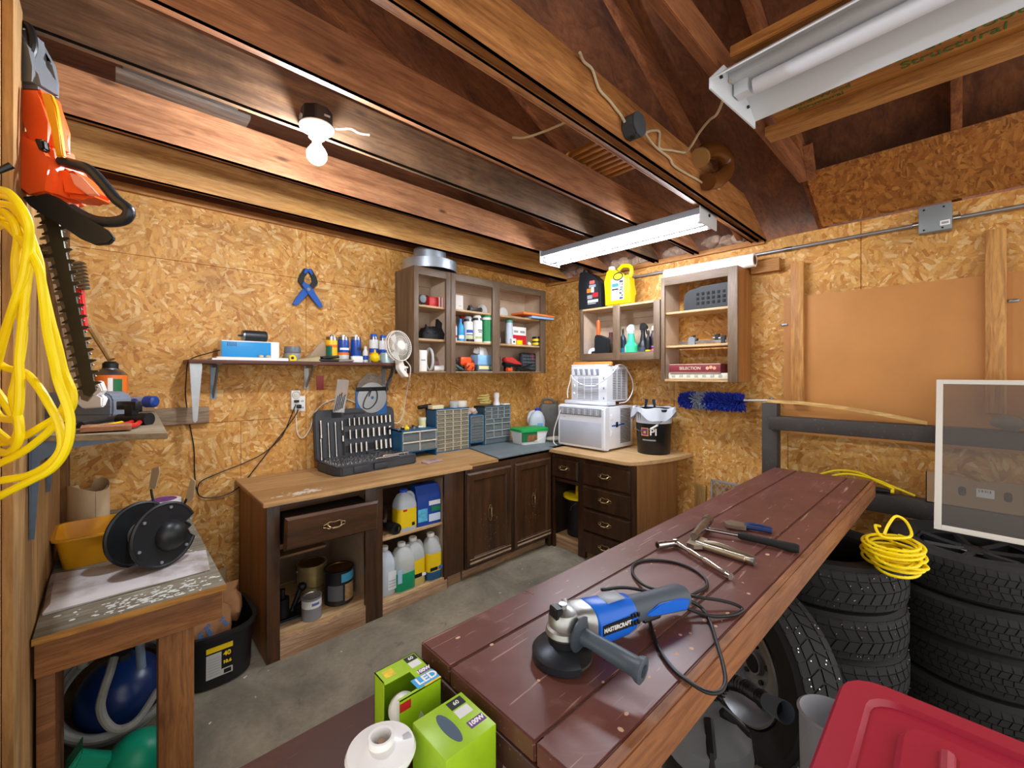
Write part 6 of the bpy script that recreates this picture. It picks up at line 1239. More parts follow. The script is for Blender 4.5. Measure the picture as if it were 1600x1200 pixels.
def reel():
    c = onW(258, 840, 1.70); c.z = .852; t = thing('cord_reel', 'black two disc reel with a domed hub on the foam pad', 'reel', c, rot=Euler((0, 0, 0)))
    d = Vector((.5, -.80, .06)).normalized(); z = Vector((0, 0, 1)); q = d.to_track_quat('Z', 'Y'); t.rotation_euler = q.to_euler()
    RB = mat('reel_black', '#1d1f21', .38, var=.15, vs=10); R = .128
    def disc(mb, z0, notch, dome):
        ring = []; n = 64
        for k in range(n):
            a = 2*PI*k/n; r = R
            if notch and .05 < (k/n-notch) % 1 < .15: r = R*(.72+.1*math.sin((k/n-notch)*40))
            ring.append((r*math.cos(a), r*math.sin(a)))
        mb.loft([[(x, y, z0-.004) for x, y in ring], [(x, y, z0+.004) for x, y in ring], [(x*.94, y*.94, z0+.007) for x, y in ring], [(x*.9, y*.9, z0+.003) for x, y in ring]])
        if dome: mb.ball((0.02, -.01, z0), .062, 28, 14, (1, 1, .72))
        return mb
    disc(MB(), .0, .9, True).build('front_disc', RB, t); disc(MB(), -.135, 0, False).build('back_disc', RB, t)
    MB().cyl((0, 0, -.13), (0, 0, 0), .05, seg=28).build('spool', mat('spool_grey', '#6f757b', .4), t)
    b = MB()
    for a in range(6): b.cyl((.105*math.cos(a*1.05+.3), .105*math.sin(a*1.05+.3), .004), (.105*math.cos(a*1.05+.3), .105*math.sin(a*1.05+.3), .009), .006, seg=8)
    b.build('rivet', GREYP, t); return t
reel()
for pl, rod, lb in (([(233, 762), (238, 732), (249, 729), (250, 738), (243, 764)], [(236, 764), (238, 776), (244, 800), (244, 822)], 'tan plastic blade on a bent wire rising behind the reel, farther left'), ([(289, 782), (299, 746), (306, 752), (303, 776), (296, 786)], [(291, 780), (286, 792), (272, 812)], 'tan plastic blade on a bent wire rising behind the reel, nearer the white tub')):
    t = thing('marker_flag', lb, 'marker', (0, 0, 0)); wslab(MB(), pl, 1.80, .006, .001).build('blade', mat('blade_tan', '#b39a78', .5), t); wtube(MB(), rod, 1.79, .0045, 5, 8).build('wire', DSTEEL, t)
t = thing('white_tub', 'small white tub with a red and purple lid behind the reel', 'tub', (.19, 2.80, BZ+.001)); MB().lathe([(0, 0), (.06, 0), (.068, .12)], 26).build('tub_body', mat('tub_greyblue', '#8d99a3', .4), t); MB().lathe([(.0675, .06), (.07, .13), (.074, .132), (.074, .15), (.066, .153), (0, .153)], 26).build('tub_rim', WHITEP, t); MB().lathe([(0, .1545), (.055, .1545), (.057, .153)], 24).build('lid_label', mat('lid_violet', '#7a3f8f', .5, var=.5, vs=26), t)
t = thing('white_bottle', 'white round container rim behind the black reel', 'container', (.09, 2.72, BZ+.001)); MB().lathe([(0, 0), (.05, 0), (.055, .11), (.05, .115), (0, .115)], 22).build('container_body', WHITEP, t)
o = MB().box(-.04, .035, -.03, .03, 0, .004).prism([(-.04, .0), (-.036, 0), (-.01, .05), (-.014, .052)], -.03, .03, 'XZ').prism([(.035, 0), (.031, 0), (.02, .045), (.024, .046)], -.03, .03, 'XZ').build('card_scrap', CARD); o.location = (.06, 2.50, BZ+.001); tag(o, 'folded cardboard scrap between the amber tub and the reel', 'cardboard')
# ---- under the bench
t = thing('blue_tank', 'dark blue ball shaped plastic tank under the old bench', 'tank', (.03, 2.44, 0)); MB().ball((0, 0, .15), .148, 36, 20).lathe([(0, 0), (.09, 0), (.08, .04)], 24).build('tank_body', mat('tank_blue', '#0f2b60', .3), t); MB().lathe([(.0, .28), (.035, .28), (.035, .315), (0, .315)], 20).build('cap', BLACKP, t)
GH = mat('hose_grey', '#8b8d88', .45, var=.12)
t = thing('hose_coil', 'thick grey hose coiled around the blue tank', 'hose', (0, 0, 0)); b = MB(); pts = []
for k in range(4*20):
    a = 2*PI*k/20; i = k/20; r = .178+.006*math.sin(i*2.1)+.004*i; n_ = .032*(i-1.5)
    pts.append(Vector((.02+r*math.cos(a), 2.46+r*math.sin(a)*.72-n_*.69, .17+r*math.sin(a)*.69+n_*.72)))
b.tube(spline(pts, 3), .0155, 10); b.build('hose_loops', GH, t)
P = [onW(178, 1028, 1.60), onW(172, 1050, 1.57), onW(162, 1080, 1.55), onW(157, 1105, 1.55), onW(165, 1128, 1.56), onW(185, 1140, 1.58), onW(215, 1125, 1.62), onW(245, 1080, 1.75)]
MB().tube(spline(P, 6), .014, 10).build('hose_end', GH, t)
o = MB().tube([onW(217, 985, 1.68), onW(221, 1044, 1.66)], .015, 12).build('pipe', mat('pipe_bluegrey', '#6f8296', .45)); tag(o, 'short blue grey pipe hanging in front of the blue tank', 'pipe')
o = MB().tube([onW(122, 985, 1.62), onW(130, 1042, 1.62)], .017, 12).build('pipe', mat('pipe_grey', '#8a8b82', .5)); tag(o, 'short grey pipe hanging left of the blue tank', 'pipe')
TEAL = mat('teal_plastic', '#12a580', .4)
c = onZ(200, 1150, .12); t = thing('watering_can', 'teal green plastic can with a fan spout on the floor under the old bench', 'watering can', (.07, 2.15, 0)); MB().lathe([(0, 0), (.085, 0), (.09, .06), (.07, .10), (.03, .125), (0, .128)], 28).build('can_body', TEAL, t); MB().prism([(-.09, .02), (-.06, .09), (-.15, .155), (-.175, .10)], -.02, .02, 'XZ', .005).prism([(-.15, .155), (-.175, .10), (-.19, .12), (-.145, .185)], -.04, .04, 'XZ', .004).build('spout', TEAL, t)
# black tub with paper bags
t = thing('storage_tub', 'black plastic tub with a yellow label beside the base cabinet', 'tub', (.378, 2.63, 0)); BT = mat('tub_black', '#191a1c', .45)
MB().loft([rr3(.27, .37, .10, 0), rr3(.29, .40, .11, .01), rr3(.315, .425, .12, .24), rr3(.345, .455, .13, .245), rr3(.345, .455, .13, .262), rr3(.31, .42, .115, .262), rr3(.275, .385, .10, .02)]).build('tub_body', BT, t)
L = (PI/2-math.radians(3.2), 0, 0); fy = lambda z: -.200-.0125*(z-.01)/.23-.0012
def lab(x0, x1, z0, z1, m, k=0):
    x0 -= .07; x1 -= .07; MB().loft([[(x0, fy(z0)-k, z0), (x1, fy(z0)-k, z0), (x1, fy(z1)-k, z1), (x0, fy(z1)-k, z1)], [(x0, fy(z0)+.002, z0), (x1, fy(z0)+.002, z0), (x1, fy(z1)+.002, z1), (x0, fy(z1)+.002, z1)]]).build('label', m, t)
lab(.012, .118, .055, .205, BLK); lab(.012, .118, .18, .205, YEL, .0008); lab(.012, .072, .055, .172, mat('lab_silver', '#c4c3bd', .5), .0008); lab(.072, .118, .055, .085, mat('lab_silver', '#c4c3bd', .5), .0008); lab(.082, .112, .06, .08, BLK, .0016)
for k in range(7): lab(.018, .066, .07+k*.013, .0725+k*.013, GRY, .0016)
text('40', .030, YEL, t, (.025, fy(.155)-.001, .155), L, bold=.001); text('10.6', .020, YEL, t, (.0255, fy(.115)-.001, .115), L, bold=.001)
PB = mat('bag_paper', '#a9794f', .85, var=.15); PB2 = mat('bag_paper_dull', '#8a7250', .85, var=.12)
def bag(label, loc, rz, s, m, seed, prints=()):
    t = thing('paper_bag', label, 'paper bag', loc, rz); b = MB(); b.loft([[(x*s, y*s, z*s) for x, y in rrect(w, d, .03, 6)] for w, d, z in ((.24, .15, 0), (.26, .17, .07), (.25, .14, .14), (.2, .06, .2), (.21, .02, .25))])
    bmesh.ops.subdivide_edges(b.bm, edges=b.bm.edges[:], cuts=1); b.crumple(.014, 16, seed); b.build('bag_paper', m, t)
    for tx, x, z, a in prints: text(tx, .045*s, mat('ink_azure', '#2f74b4', .7), t, (x, -.092*s-.012, z), (PI/2-.15, a, 0), bold=.001)
    return t
bag('crumpled brown paper bag with blue letters lying in the black tub', (.335, 2.555, .19), .2, .78, PB, 1, (('Sisal\nfor', -.03, .07, 1.2), ('You', .05, .09, .9)))
bag('brown paper bag with a blue letter in the black tub, nearer the cabinet', (.41, 2.66, .21), -.3, .74, PB, 2, (('O', .0, .09, .4),))
bag('dull olive paper bag standing at the back of the black tub', (.36, 2.76, .20), .1, .9, PB2, 5)
# ---------------------------------------------------------------- tools on the workbench
BT_ = .9005
def grinder():
    t = thing('angle_grinder', 'blue angle grinder with a grey side handle lying on the workbench', 'angle grinder', (.694, .573, BT_), math.radians(-15.7))
    GBL = mat('grinder_blue', '#1668d6', .35); GG = mat('grinder_grey', '#4b5560', .5); AL = mat('cast_aluminium', '#a9aba8', .38, .85, var=.12, vs=30)
    MB().lathe([(0, .004), (.058, .004), (.059, .007), (.058, .010), (0, .010)], 48).build('grinding_disc', mat('disc_grey', '#3a3633', .8), t)
    MB().lathe([(.066, .004), (.068, .004), (.068, .018), (.06, .026), (.03, .036), (.03, .032), (.058, .022), (.0655, .016)], 40, a0=math.radians(20), a1=math.radians(265)).build('wheel_guard', mat('guard_steel', '#2c3036', .4, .5), t)
    MB().lathe([(.0, .034), (.034, .034), (.036, .05), (0, .05)], 28).build('bearing_collar', BLACKP, t)
    b = MB(); b.lathe([(0, .048), (.034, .048), (.040, .056), (.038, .066), (.033, .07), (.034, .086), (.028, .098), (.012, .106), (0, .106)], 28)
    b.loft([[(.0, y*.8, z*.8+.070) for y, z in rrect(.062, .066, .02, 4)], [(.03, y, z+.064) for y, z in rrect(.074, .078, .02, 4)], [(.052, y, z+.058) for y, z in rrect(.086, .086, .028, 4)], [(.056, y, z+.058) for y, z in rrect(.086, .086, .028, 4)]]); b.build('gear_head', AL, t, 'cast aluminium gear head')
    MB().cyl((-.004, 0, .104), (-.004, 0, .114), .009, seg=8).cyl((.02, .02, .09), (.02, .03, .105), .006).build('spindle_lock', AL, t); MB().prism([(-.032, .092), (-.014, .09), (-.012, .112), (-.03, .114)], -.016, .012, 'XZ', .002).build('guard_lever', BLACKP, t)
    rr_ = [(.056, .078, .083, .058), (.062, .088, .090, .056), (.10, .084, .088, .054), (.15, .080, .084, .052), (.172, .074, .076, .052), (.178, .06, .064, .052)]
    MB().loft([[(x, y, z+c) for y, z in rrect(w, h, .034, 6)] for x, w, h, c in rr_]).build('motor_housing', GBL, t, 'bright blue motor housing')
    MB().loft([[(x, y, z+c) for y, z in rrect(w, h, .028, 6)] for x, w, h, c in ((.172, .062, .066, .052), (.20, .056, .060, .052), (.25, .050, .056, .050), (.30, .054, .060, .046), (.345, .058, .062, .042), (.36, .05, .05, .042))]).build('rear_handle', GG, t)
    for s in (-1, 1):
        MB().prism([(.205, .05), (.25, .062), (.32, .058), (.35, .05), (.34, .026), (.28, .034), (.22, .040)], s*.027-.003, s*.027+.003, 'XZ', .002).build('handle_inlay', GBL, t)
    MB().box(.215, .27, -.014, .014, .016, .026, .004).build('trigger', BLACKP, t)
    MB().prism([(-.045, -.011), (.035, -.011), (.035, .011), (-.045, .011)], -.0447, -.0415, 'XZ', .001).build('name_plate', BLK, t).location = (.112, 0, .058)
    text('MASTERCRAFT', .0125, WHT, t, (.107, -.0452, .058), UP, sx=.9, bold=.0004)
    MB().box(.10, .15, -.020, .018, .0955, .0985, .001).build('rating_plate', mat('plate_grey', '#8d949b', .4), t)
    b = MB()
    for i in range(3):
        for j in range(2): b.cbox((.152+i*.009, -.0405, .066-j*.016), (.006, .006, .009), .001)
    b.build('vent_slot', BLK, t)
    h0, h1 = Vector((.012, -.036, .066)), Vector((.062, -.165, .052)); d = (h1-h0)
    o = MB().lathe([(0, 0), (.034, 0), (.035, .004), (.02, .010), (.0, .010)], 28).build('handle_flange', mat('handle_flange_grey', '#39424b', .45), t)
    q = d.to_track_quat('Z', 'Y'); o.location = h0; o.rotation_euler = q.to_euler()
    L = d.length; o2 = MB().lathe([(.014, 0), (.0165, .012), (.0155, .03), (.0175, L*.6), (.0185, L*.88), (.023, L*.93), (.024, L*.985), (.020, L), (.012, L), (.011, L-.015), (0, L-.015)], 24).build('side_handle', mat('handle_slate', '#46525c', .45), t); o2.location = h0; o2.rotation_euler = q.to_euler(); return t
GRINDER = grinder()
Zc = BT_+.0045
def zp(x, y, dz=0): p = onZ(x, y, Zc+dz); return p
cp = [(1058, 934, .035), (1075, 932, .02), (1088, 926, .004), (1104, 917, .0), (1101, 903, .0), (1080, 888, .0), (1050, 878, 0), (1015, 875, 0), (993, 880, 0), (988, 893, .0), (996, 906, .002), (1012, 917, .006), (1040, 923, .014), (1085, 932, .018), (1125, 938, .012), (1150, 945, .006), (1160, 953, .0), (1146, 961, .0), (1115, 963, .004), (1085, 955, .012), (1050, 939, .03), (1010, 924, .045), (975, 918, .055), (945, 921, .06), (940, 921, .058)]
o = MB().tube(spline([zp(*p) for p in cp], 7), .0042, 10).build('power_cord', BLACKP); adopt(o, GRINDER)
cp = [(1058, 936, .03), (1080, 940, .02), (1098, 952, .006), (1110, 974, .0), (1120, 1005, .0), (1130, 1040, .0), (1133, 1066, .0), (1124, 1081, .0), (1104, 1081, .0), (1078, 1066, .0), (1052, 1045, .0), (1032, 1018, .0), (1019, 985, .0), (1013, 955, .008), (1014, 936, .05), (1022, 930, .055)]
o = MB().tube(spline([zp(*p) for p in cp], 7), .0042, 10).build('power_cord', BLACKP); adopt(o, GRINDER)
def flat(x, y, z): p = onZ(x, y, BT_+z); return p
t = thing('ratchet_wrench', 'chrome ratchet wrench with a deep socket on the workbench', 'ratchet', (0, 0, 0))
a, b_ = flat(1027, 852, .016), flat(1056, 848, .016); MB().tube([a, a+(b_-a)*.5, a+(b_-a)*.52, b_], .013, 18, radii=[.013, .013, .011, .011]).build('socket', CHROME, t); MB().tube([a-(b_-a)*.004, a+(b_-a)*.02], .009, 12).build('socket_hole', BLK, t)
c, d = flat(1056, 848, .016), flat(1142, 901, .012); MB().ball(c, .017, 18, 10, (1, 1, .8)).tube([c, c+(d-c)*.25, c+(d-c)*.3, c+(d-c)*.34, c+(d-c)*.55, c+(d-c)*.58, c+(d-c)*.62, c+(d-c)*.92, c+(d-c)*.95, d], .008, 14, radii=[.010, .008, .011, .009, .009, .012, .010, .008, .012, .010]).build('ratchet_handle', CHROME, t)
t = thing('locking_pliers', 'nickel locking pliers lying on the workbench between hammer and ratchet', 'pliers', (0, 0, 0)); NK = mat('nickel', '#b5ad98', .3, .9, var=.1)
a, d = flat(1088, 850, .012), flat(1178, 878, .012); v = (d-a)
MB().tube([a, a+v*.15, a+v*.7, a+v*.86, a+v*.87, d], .011, 12, radii=[.012, .011, .0115, .011, .009, .010]).build('body', NK, t); MB().tube([a+v*.96, d+v*.01], .0115, 14).build('adjusting_screw', STEEL, t)
MB().tube(spline([flat(1101, 847, .02), flat(1123, 851, .024), flat(1152, 862, .018), flat(1180, 872, .010)], 5), .007, 10).build('lever', NK, t); MB().slab([flat(1073, 851, .012), flat(1080, 842, .012), flat(1094, 841, .012), flat(1106, 845, .012), flat(1098, 855, .012), flat(1084, 855, .012)], .014).build('jaw', NK, t)
t = thing('claw_hammer', 'claw hammer with a steel shaft and black rubber grip on the workbench', 'hammer', (0, 0, 0)); HS = mat('hammer_steel', '#8a7e72', .35, .9, var=.2)
a, m_, d = flat(1100, 826, .020), flat(1154, 836, .016), flat(1249, 858, .016)
MB().tube([a, m_], .0085, 14).build('shaft', CHROME, t); MB().tube([m_, m_+(d-m_)*.05, m_+(d-m_)*.5, d-(d-m_)*.06, d], .014, 16, radii=[.011, .0135, .0125, .0155, .012]).build('grip', BLACKR, t)
MB().tube([flat(1084, 838, .03), flat(1090, 830, .03), flat(1096, 824, .028), flat(1104, 815, .026)], .015, 14, radii=[.012, .012, .016, .0145]).tube([flat(1104, 815, .026), flat(1107, 811, .026)], .019, 14).build('hammer_head', HS, t); MB().tube(spline([flat(1090, 830, .028), flat(1084, 834, .018), flat(1083, 842, .010), flat(1086, 848, .004)], 4), .009, 10).build('claw', HS, t)
t = thing('linemans_pliers', 'dark blue handled pliers at the far side of the workbench', 'pliers', (0, 0, 0)); NB = mat('grip_navy', '#1c3667', .45)
for ofs in (-2.2, 2.2): MB().tube(spline([flat(1163, 822+ofs*.4, .012), flat(1172, 822+ofs, .012), flat(1190, 825+ofs, .012), flat(1206, 829+ofs*.8, .010)], 5), .0085, 10).build('grip', NB, t)
MB().slab([flat(1131, 817, .012), flat(1142, 815, .012), flat(1156, 818, .012), flat(1166, 820, .012), flat(1166, 826, .012), flat(1152, 825, .012), flat(1136, 822, .012)], .014).build('jaw', NK, t)
# ---------------------------------------------------------------- low red-brown stand at the near end, with bulb boxes
t = thing('plank_stand', 'dark red brown plank stand at the near end of the workbench', 'stand', (0, 0, 0)); MB().box(.12, .490, .28, .905, .745, .78, .004).build('plank', BENCHD, t); 
for x, y in ((.16, .86), (.46, .86), (.16, .32), (.46, .32)): MB().box(x-.025, x+.025, y-.025, y+.025, 0, .745, .003).build('leg', BENCHD, t)
LIME = mat('box_lime', '#9fc81e', .4, var=.12, vs=16)
def bulb_box(label, x0, x1, y0, y1, z0, z1, flip):
    t = thing('bulb_box', label, 'light bulb box', ((x0+x1)/2, (y0+y1)/2, z0)); W, D, H = x1-x0, y1-y0, z1-z0
    # sleeve with a window cut through the top and the -x side
    b = MB(); e = .0015
    b.box(-W/2, W/2, -D/2, -D/2+e, 0, H).box(-W/2, W/2, D/2-e, D/2, 0, H).box(W/2-e, W/2, -D/2, D/2, 0, H).box(-W/2, W/2, -D/2, D/2, 0, e)
    b.box(-W/2, -W/2+e, .012, D/2, 0, H).box(-W/2, -W/2+e, -D/2, .012, 0, H*.35).box(-W/2, W/2, .006, D/2, H-e, H).box(.008, W/2, -D/2, .006, H-e, H).box(-W/2, .008, -D/2, -D/2+.007, H-e, H)
    if flip: b = MB().box(-W/2, W/2, -D/2, D/2, 0, H, .0012)
    b.build('sleeve', LIME, t)
    MB().box(-W/2+.004, W/2-.004, -D/2+.004, D/2-.004, .003, H-.006).build('inner_tray', mat('tray_shade', '#4d5560', .7), t) if False else None
    if not flip: MB().ball((-W*.22, -D*.18, H*.62), .028, 20, 12).lathe([(.0, H*.1), (.013, H*.1), (.016, H*.42)], 16, c=(-W*.22, -D*.18, 0)).build('light_bulb', mat('bulb_white', '#eef0ea', .3), t)
    z = H+.0004
    if not flip:
        MB().box(-W*.05, W/2, -D/2+.004, -D/2+.032, H-.0005, z+.0002).build('print_band', LBLU, t); MB().box(.0085, W/2, -D/2+.0005, -D/2+.004, H-.0005, z+.0006).build('print_band', YEL, t)
        text('LED', .026, WHT, t, (W*.26, -D*.32, z+.0004), (0, 0, 0), bold=.0006)
        MB().box(W*.18, W*.46, D*.30, D*.46, H-.0005, z).build('print_patch', BLK, t); MB().box(W*.18, W*.44, D*.10, D*.28, H-.0005, z).build('print_patch', mat('print_palegrey', '#dcdedc', .5), t); MB().box(W*.20, W*.48, -D*.16, -D*.02, H-.0005, z).build('print_patch', mat('print_purple', '#6a3f86', .5), t)
        text('100W', .012, WHT, t, (W*.34, -D*.09, z+.0003), (0, 0, 0), bold=.0004); MB().box(-W*.40, -W*.16, D*.18, D*.4, H-.0005, z).build('print_sunburst', mat('print_gold', '#e0c22a', .5, var=.2, vs=70), t)
        text('60', .012, WHT, t, (W*.32, D*.38, z+.0003), (0, 0, 0))
        MB().box(-W/2, W/2, -D/2-.0006, -D/2, 0, H*.22).build('print_band', mat('print_navy', '#17356e', .5), t); MB().box(-W*.5, -W*.25, -D/2-.0008, -D/2, H*.82, H*.95).build('print_patch', RED, t); MB().prism([(-.006, .03), (.006, .03), (.010, .06), (.0, .078), (-.010, .06)], -D/2-.0008, -D/2, 'XZ').build('print_bulb', mat('print_lilac', '#c9c4dc', .5), t); MB().prism([(.022, .03), (.036, .032), (.034, .05), (.026, .055)], -D/2-.0008, -D/2, 'XZ').build('print_flower', mat('print_purple', '#6a3f86', .5), t)
    else:
        MB().box(W*.12, W*.42, D*.24, D*.44, H-.0005, z).build('print_patch', BLK, t); MB().box(W*.12, W*.40, D*.0, D*.20, H-.0005, z).build('print_patch', mat('print_palegrey', '#dcdedc', .5), t); MB().box(W*.14, W*.46, -D*.30, -D*.14, H-.0005, z).build('print_patch', mat('print_purple', '#6a3f86', .5), t)
        text('100W', .012, WHT, t, (W*.30, -D*.22, z+.0003), (0, 0, 0), bold=.0004)
        MB(Matrix.Translation((-W*.12, -D*.02, H)) @ Matrix.Diagonal((.5, 1.6, 1, 1))).lathe([(0, .0005), (.022, .0005), (.023, -.001)], 28).build('print_window', mat('print_slate', '#44586a', .5), t, 'slate oval window')  # flat slate oval stands for the bulb window of the closed box
        text('60', .012, WHT, t, (W*.27, D*.34, z+.0003), (0, 0, 0))
    return t
bulb_box('lime green LED bulb box with a blue band standing by the workbench corner', .382, .472, .702, .805, .7805, .90, False)
bulb_box('lime green bulb box against the workbench end, nearer the white lamp holder', .375, .478, .545, .645, .7805, .90, True)
t = thing('lamp_holder', 'round white ceramic lamp holder with a stained socket beside the lime boxes', 'lamp holder', (.315, .640, .7805)); CW = mat('ceramic_white', '#f0f0ee', .2)
MB().lathe([(0, 0), (.040, 0), (.042, .10), (.052, .103), (.055, .110), (.052, .117), (.032, .122), (.021, .126), (.020, .136), (.016, .136), (.015, .112), (0, .112)], 40).build('holder_body', CW, t); MB().cyl((0, 0, .112), (0, 0, .128), .006).build('contact', mat('contact_brown', '#8a6a44', .5), t)
MB().box(.026, .046, -.018, -.006, .116, .1215, .002).build('screw_slot', mat('slot_grey', '#b9bcc0', .4), t)
# ---------------------------------------------------------------- right wall: panel, battens, conduit, rails
HB = mat('hardboard', '#c08444', .5, var=.06, vs=5)
o = MB().box(3.438, 3.444, -.235, .85, 1.08, 2.03).build('hardboard_panel', HB); o.rotation_euler = (0, 0, 0); tag(o, 'large plain brown hardboard sheet fixed to the right wall', 'panel')
BAT = wood('batten_pine', '#b9783a', '#dca75e', 'Z', .8, .55, knots=True)
for y0, y1, z0, z1, lb in ((.725, .80, 1.29, 2.26, 'pine batten holding the left edge of the hardboard sheet'), (-.17, -.095, 1.285, 2.265, 'pine batten over the right part of the hardboard sheet')):
    o = MB().box(3.40, 3.437, y0, y1, z0, z1, .004).build('batten', BAT); tag(o, lb, 'batten')
o = MB().box(3.40, 3.459, .868, 1.05, 2.225, 2.315, .003).build('wood_block', LUMBER_Y); tag(o, 'short timber block beside the end of the white paper roll', 'block')
for y, z, k in ((.845, 1.84, 'left'), (-.195, 1.88, 'right')):
    o = MB().box(3.43, 3.437, y-.02, y+.02, z-.008, z+.008, .003).cyl((3.425, y+.01, z), (3.437, y+.01, z), .006).build('metal_clip', STEEL); tag(o, 'small metal clip at the hardboard edge, by the %s pine batten' % ('paper roll side' if k == 'left' else 'rear'), 'clip')
CND = mat('conduit_grey', '#9a9b9c', .35, .7)
t = thing('conduit_pipe', 'grey steel conduit running along the top of the right wall', 'conduit', (0, 0, 0)); MB().cyl((3.435, -.75, 2.368), (3.435, 2.15, 2.368), .0115, seg=14).build('pipe', CND, t); MB().cyl((3.435, .80, 2.368), (3.435, .85, 2.368), .015, seg=14).build('coupling', STEEL, t)
MB().cyl((3.435, -.005, 2.37), (3.435, .025, 2.37), .017, seg=14).cyl((3.435, .163, 2.37), (3.435, .19, 2.37), .017, seg=14).build('connector', CHROME, t)
t = thing('junction_box', 'grey metal junction box with a white sticker on the conduit', 'junction box', (3.42, .095, 2.38), -PI/2); MB().box(-.068, .068, -.03, .03, -.075, .075, .006).build('box_body', mat('box_grey', '#8a9296', .45, .3), t); MB().box(.02, .06, -.0315, -.029, -.05, -.022).build('sticker', WHT, t); MB().box(.026, .054, -.032, -.029, -.042, -.03).build('sticker_print', GRY, t)
b = MB()
for x, z in ((-.045, .055), (.035, .055), (-.045, -.06), (.03, -.062)): b.cyl((x, -.033, z), (x, -.029, z), .005, seg=8)
b.build('screw', BLK, t)
RAIL = painted('rail_black', '#3b3632', '#5d5650', '#6f665c', 'Y', .6, .35)
t = thing('timber_rack', 'dark painted timber rack with a post and two rails along the right wall', 'rack', (0, 0, 0))
MB().box(3.205, 3.295, .832, .922, 0, 1.297, .003).build('post', RAIL, t); MB().box(3.16, 3.295, -.75, .868, 1.128, 1.213, .003).build('rail', RAIL, t); MB().box(3.2, 3.30, -.75, .83, .70, .802, .003).build('rail', RAIL, t); MB().box(3.205, 3.295, -.75, -.66, 0, 1.13).build('post', RAIL, t)
LATH = wood('lath_pale', '#cf9a4a', '#eccb85', 'Y', 1., .55, knots=False)
o = MB().prism([(.90, 1.300), (.70, 1.296), (.48, 1.277), (.28, 1.246), (.12, 1.215), (.12, 1.235), (.28, 1.266), (.48, 1.297), (.70, 1.316), (.90, 1.320)], 3.235, 3.262, 'YZ').build('wood_lath', LATH); tag(o, 'bent pale wood lath lying from the post down to the rail', 'lath')
def duster():
    t = thing('duster', 'fluffy blue duster with a grey band on a white pole against the wall', 'duster', (3.33, 1.32, 1.285)); rr = random.Random(31)
    for y0, y1, m in ((.11, .23, 'duster_blue'), (.02, .11, 'duster_grey'), (-.235, .02, 'duster_blue')):
        c = '#1a2f9c' if 'blue' in m else '#8d97a3'; b = MB(); n = int((y1-y0)*3800)
        for k in range(n):
            y = rr.uniform(y0, y1); a = rr.uniform(0, 2*PI); R = .072*(1 if y < .15 else math.sqrt(max(.05, 1-((y-.15)/.085)**2)))*rr.uniform(.8, 1.1)
            d = Vector((math.cos(a), rr.uniform(-.45, .45), math.sin(a)))
            b.tube([Vector((0, y, 0))+d*R*.25, Vector((0, y, 0))+d*R*.7, Vector((0, y+rr.uniform(-.01, .01), 0))+d*R], .006, 4, radii=[.007, .0055, .0015])
        b.build('tuft', mat(m, c, .9, var=.25, vs=60), t, None, 0, 'stuff')
    MB().cyl((0, .2, 0), (-.0, -.44, .026), .007).build('pole', WHITEP, t); MB().cyl((0, -.42, .0), (0, -.42, .045), .011).box(-.008, .008, -.435, -.405, .012, .04, .002).build('pole_clip', STEEL, t)
duster()
for i, (y, z, r, lb) in enumerate(((-.165, 1.213, .052, 'round grey stone on the top rail, nearer the screen frame'), (-.285, 1.213, .06, 'round grey stone on the top rail, second from the frame'))):
    o = MB().ball((0, 0, r*.68), r, 20, 12, (1, 1.15, .7)).crumple(.006, 14, i).build('stone', mat('stone_grey', '#8b8274', .8, var=.2, vs=30)); o.location = (3.23, y, z+.006); tag(o, lb, 'stone', 'stones on the rail')
# cardboard tray and yellow cord on the lower rail
t = thing('cardboard_tray', 'cardboard tray with two hand holes and a barcode sticker on the lower rail', 'cardboard tray', (3.205, .125, .803), -PI/2); W = .62; CBD = mat('tray_card', '#a98a68', .8, var=.05)
ol = [(0, 0), (W, 0), (W, .13), (.42, .13), (.40, .155), (.24, .155), (.22, .145), (.15, .145), (.13, .16), (.04, .165), (0, .165)]
MB().prism(ol, 0, .004, 'XZ').box(0, .004, 0, .085, 0, .165).box(0, W, 0, .085, 0, .004).build('tray_wall', CBD, t)
for x in (.135, .29): MB().prism([(px_+x, z+.085) for px_, z in rrect(.028, .048, .013, 4)], -.0008, .001, 'XZ').build('hand_hole', mat('hole_brown', '#3a2d20', .9), t)
MB().prism([(px_+.215, z+.088) for px_, z in rrect(.062, .044, .004, 3)], -.0012, .001, 'XZ').build('sticker', WHT, t)
b = MB()
for k, wd in enumerate((2, 1, 3, 1, 2, 2, 1, 3)): b.box(.192+k*.0055, .192+k*.0055+wd*.0011, -.0016, 0, .092, .104)
b.build('barcode', BLK, t)
t = thing('extension_cord', 'thin yellow cord with a plug looped on the lower rail', 'extension cord', (0, 0, 0)); RXc = 3.27
RZc = .8085
P = [Vector((3.285, .70, RZc)), Vector((3.28, .60, .86)), Vector((3.28, .52, .895)), Vector((3.28, .42, .90)), Vector((3.28, .33, .86)), Vector((3.27, .26, .83)), Vector((3.265, .32, RZc)), Vector((3.27, .44, RZc)), Vector((3.275, .56, .84)), Vector((3.28, .48, .88)), Vector((3.28, .36, .875)), Vector((3.275, .25, .84)), Vector((3.27, .17, .812))]
MB().tube(spline([(3.29, .80, .86)]+P, 7), .0065, 8).build('cord_loop', YCORD, t)
MB().tube([(3.235, .345, .822), (3.235, .31, .822), (3.235, .27, .822)], .016, 12, radii=[.018, .016, .011]).build('plug', BLACKP, t); MB().tube([(3.235, .368, .822), (3.235, .346, .822)], .016, 14).build('plug_face', WHITEP, t); MB().cyl((3.235, .27, .822), (3.235, .255, .822), .0085).build('plug_collar', YCORD, t)
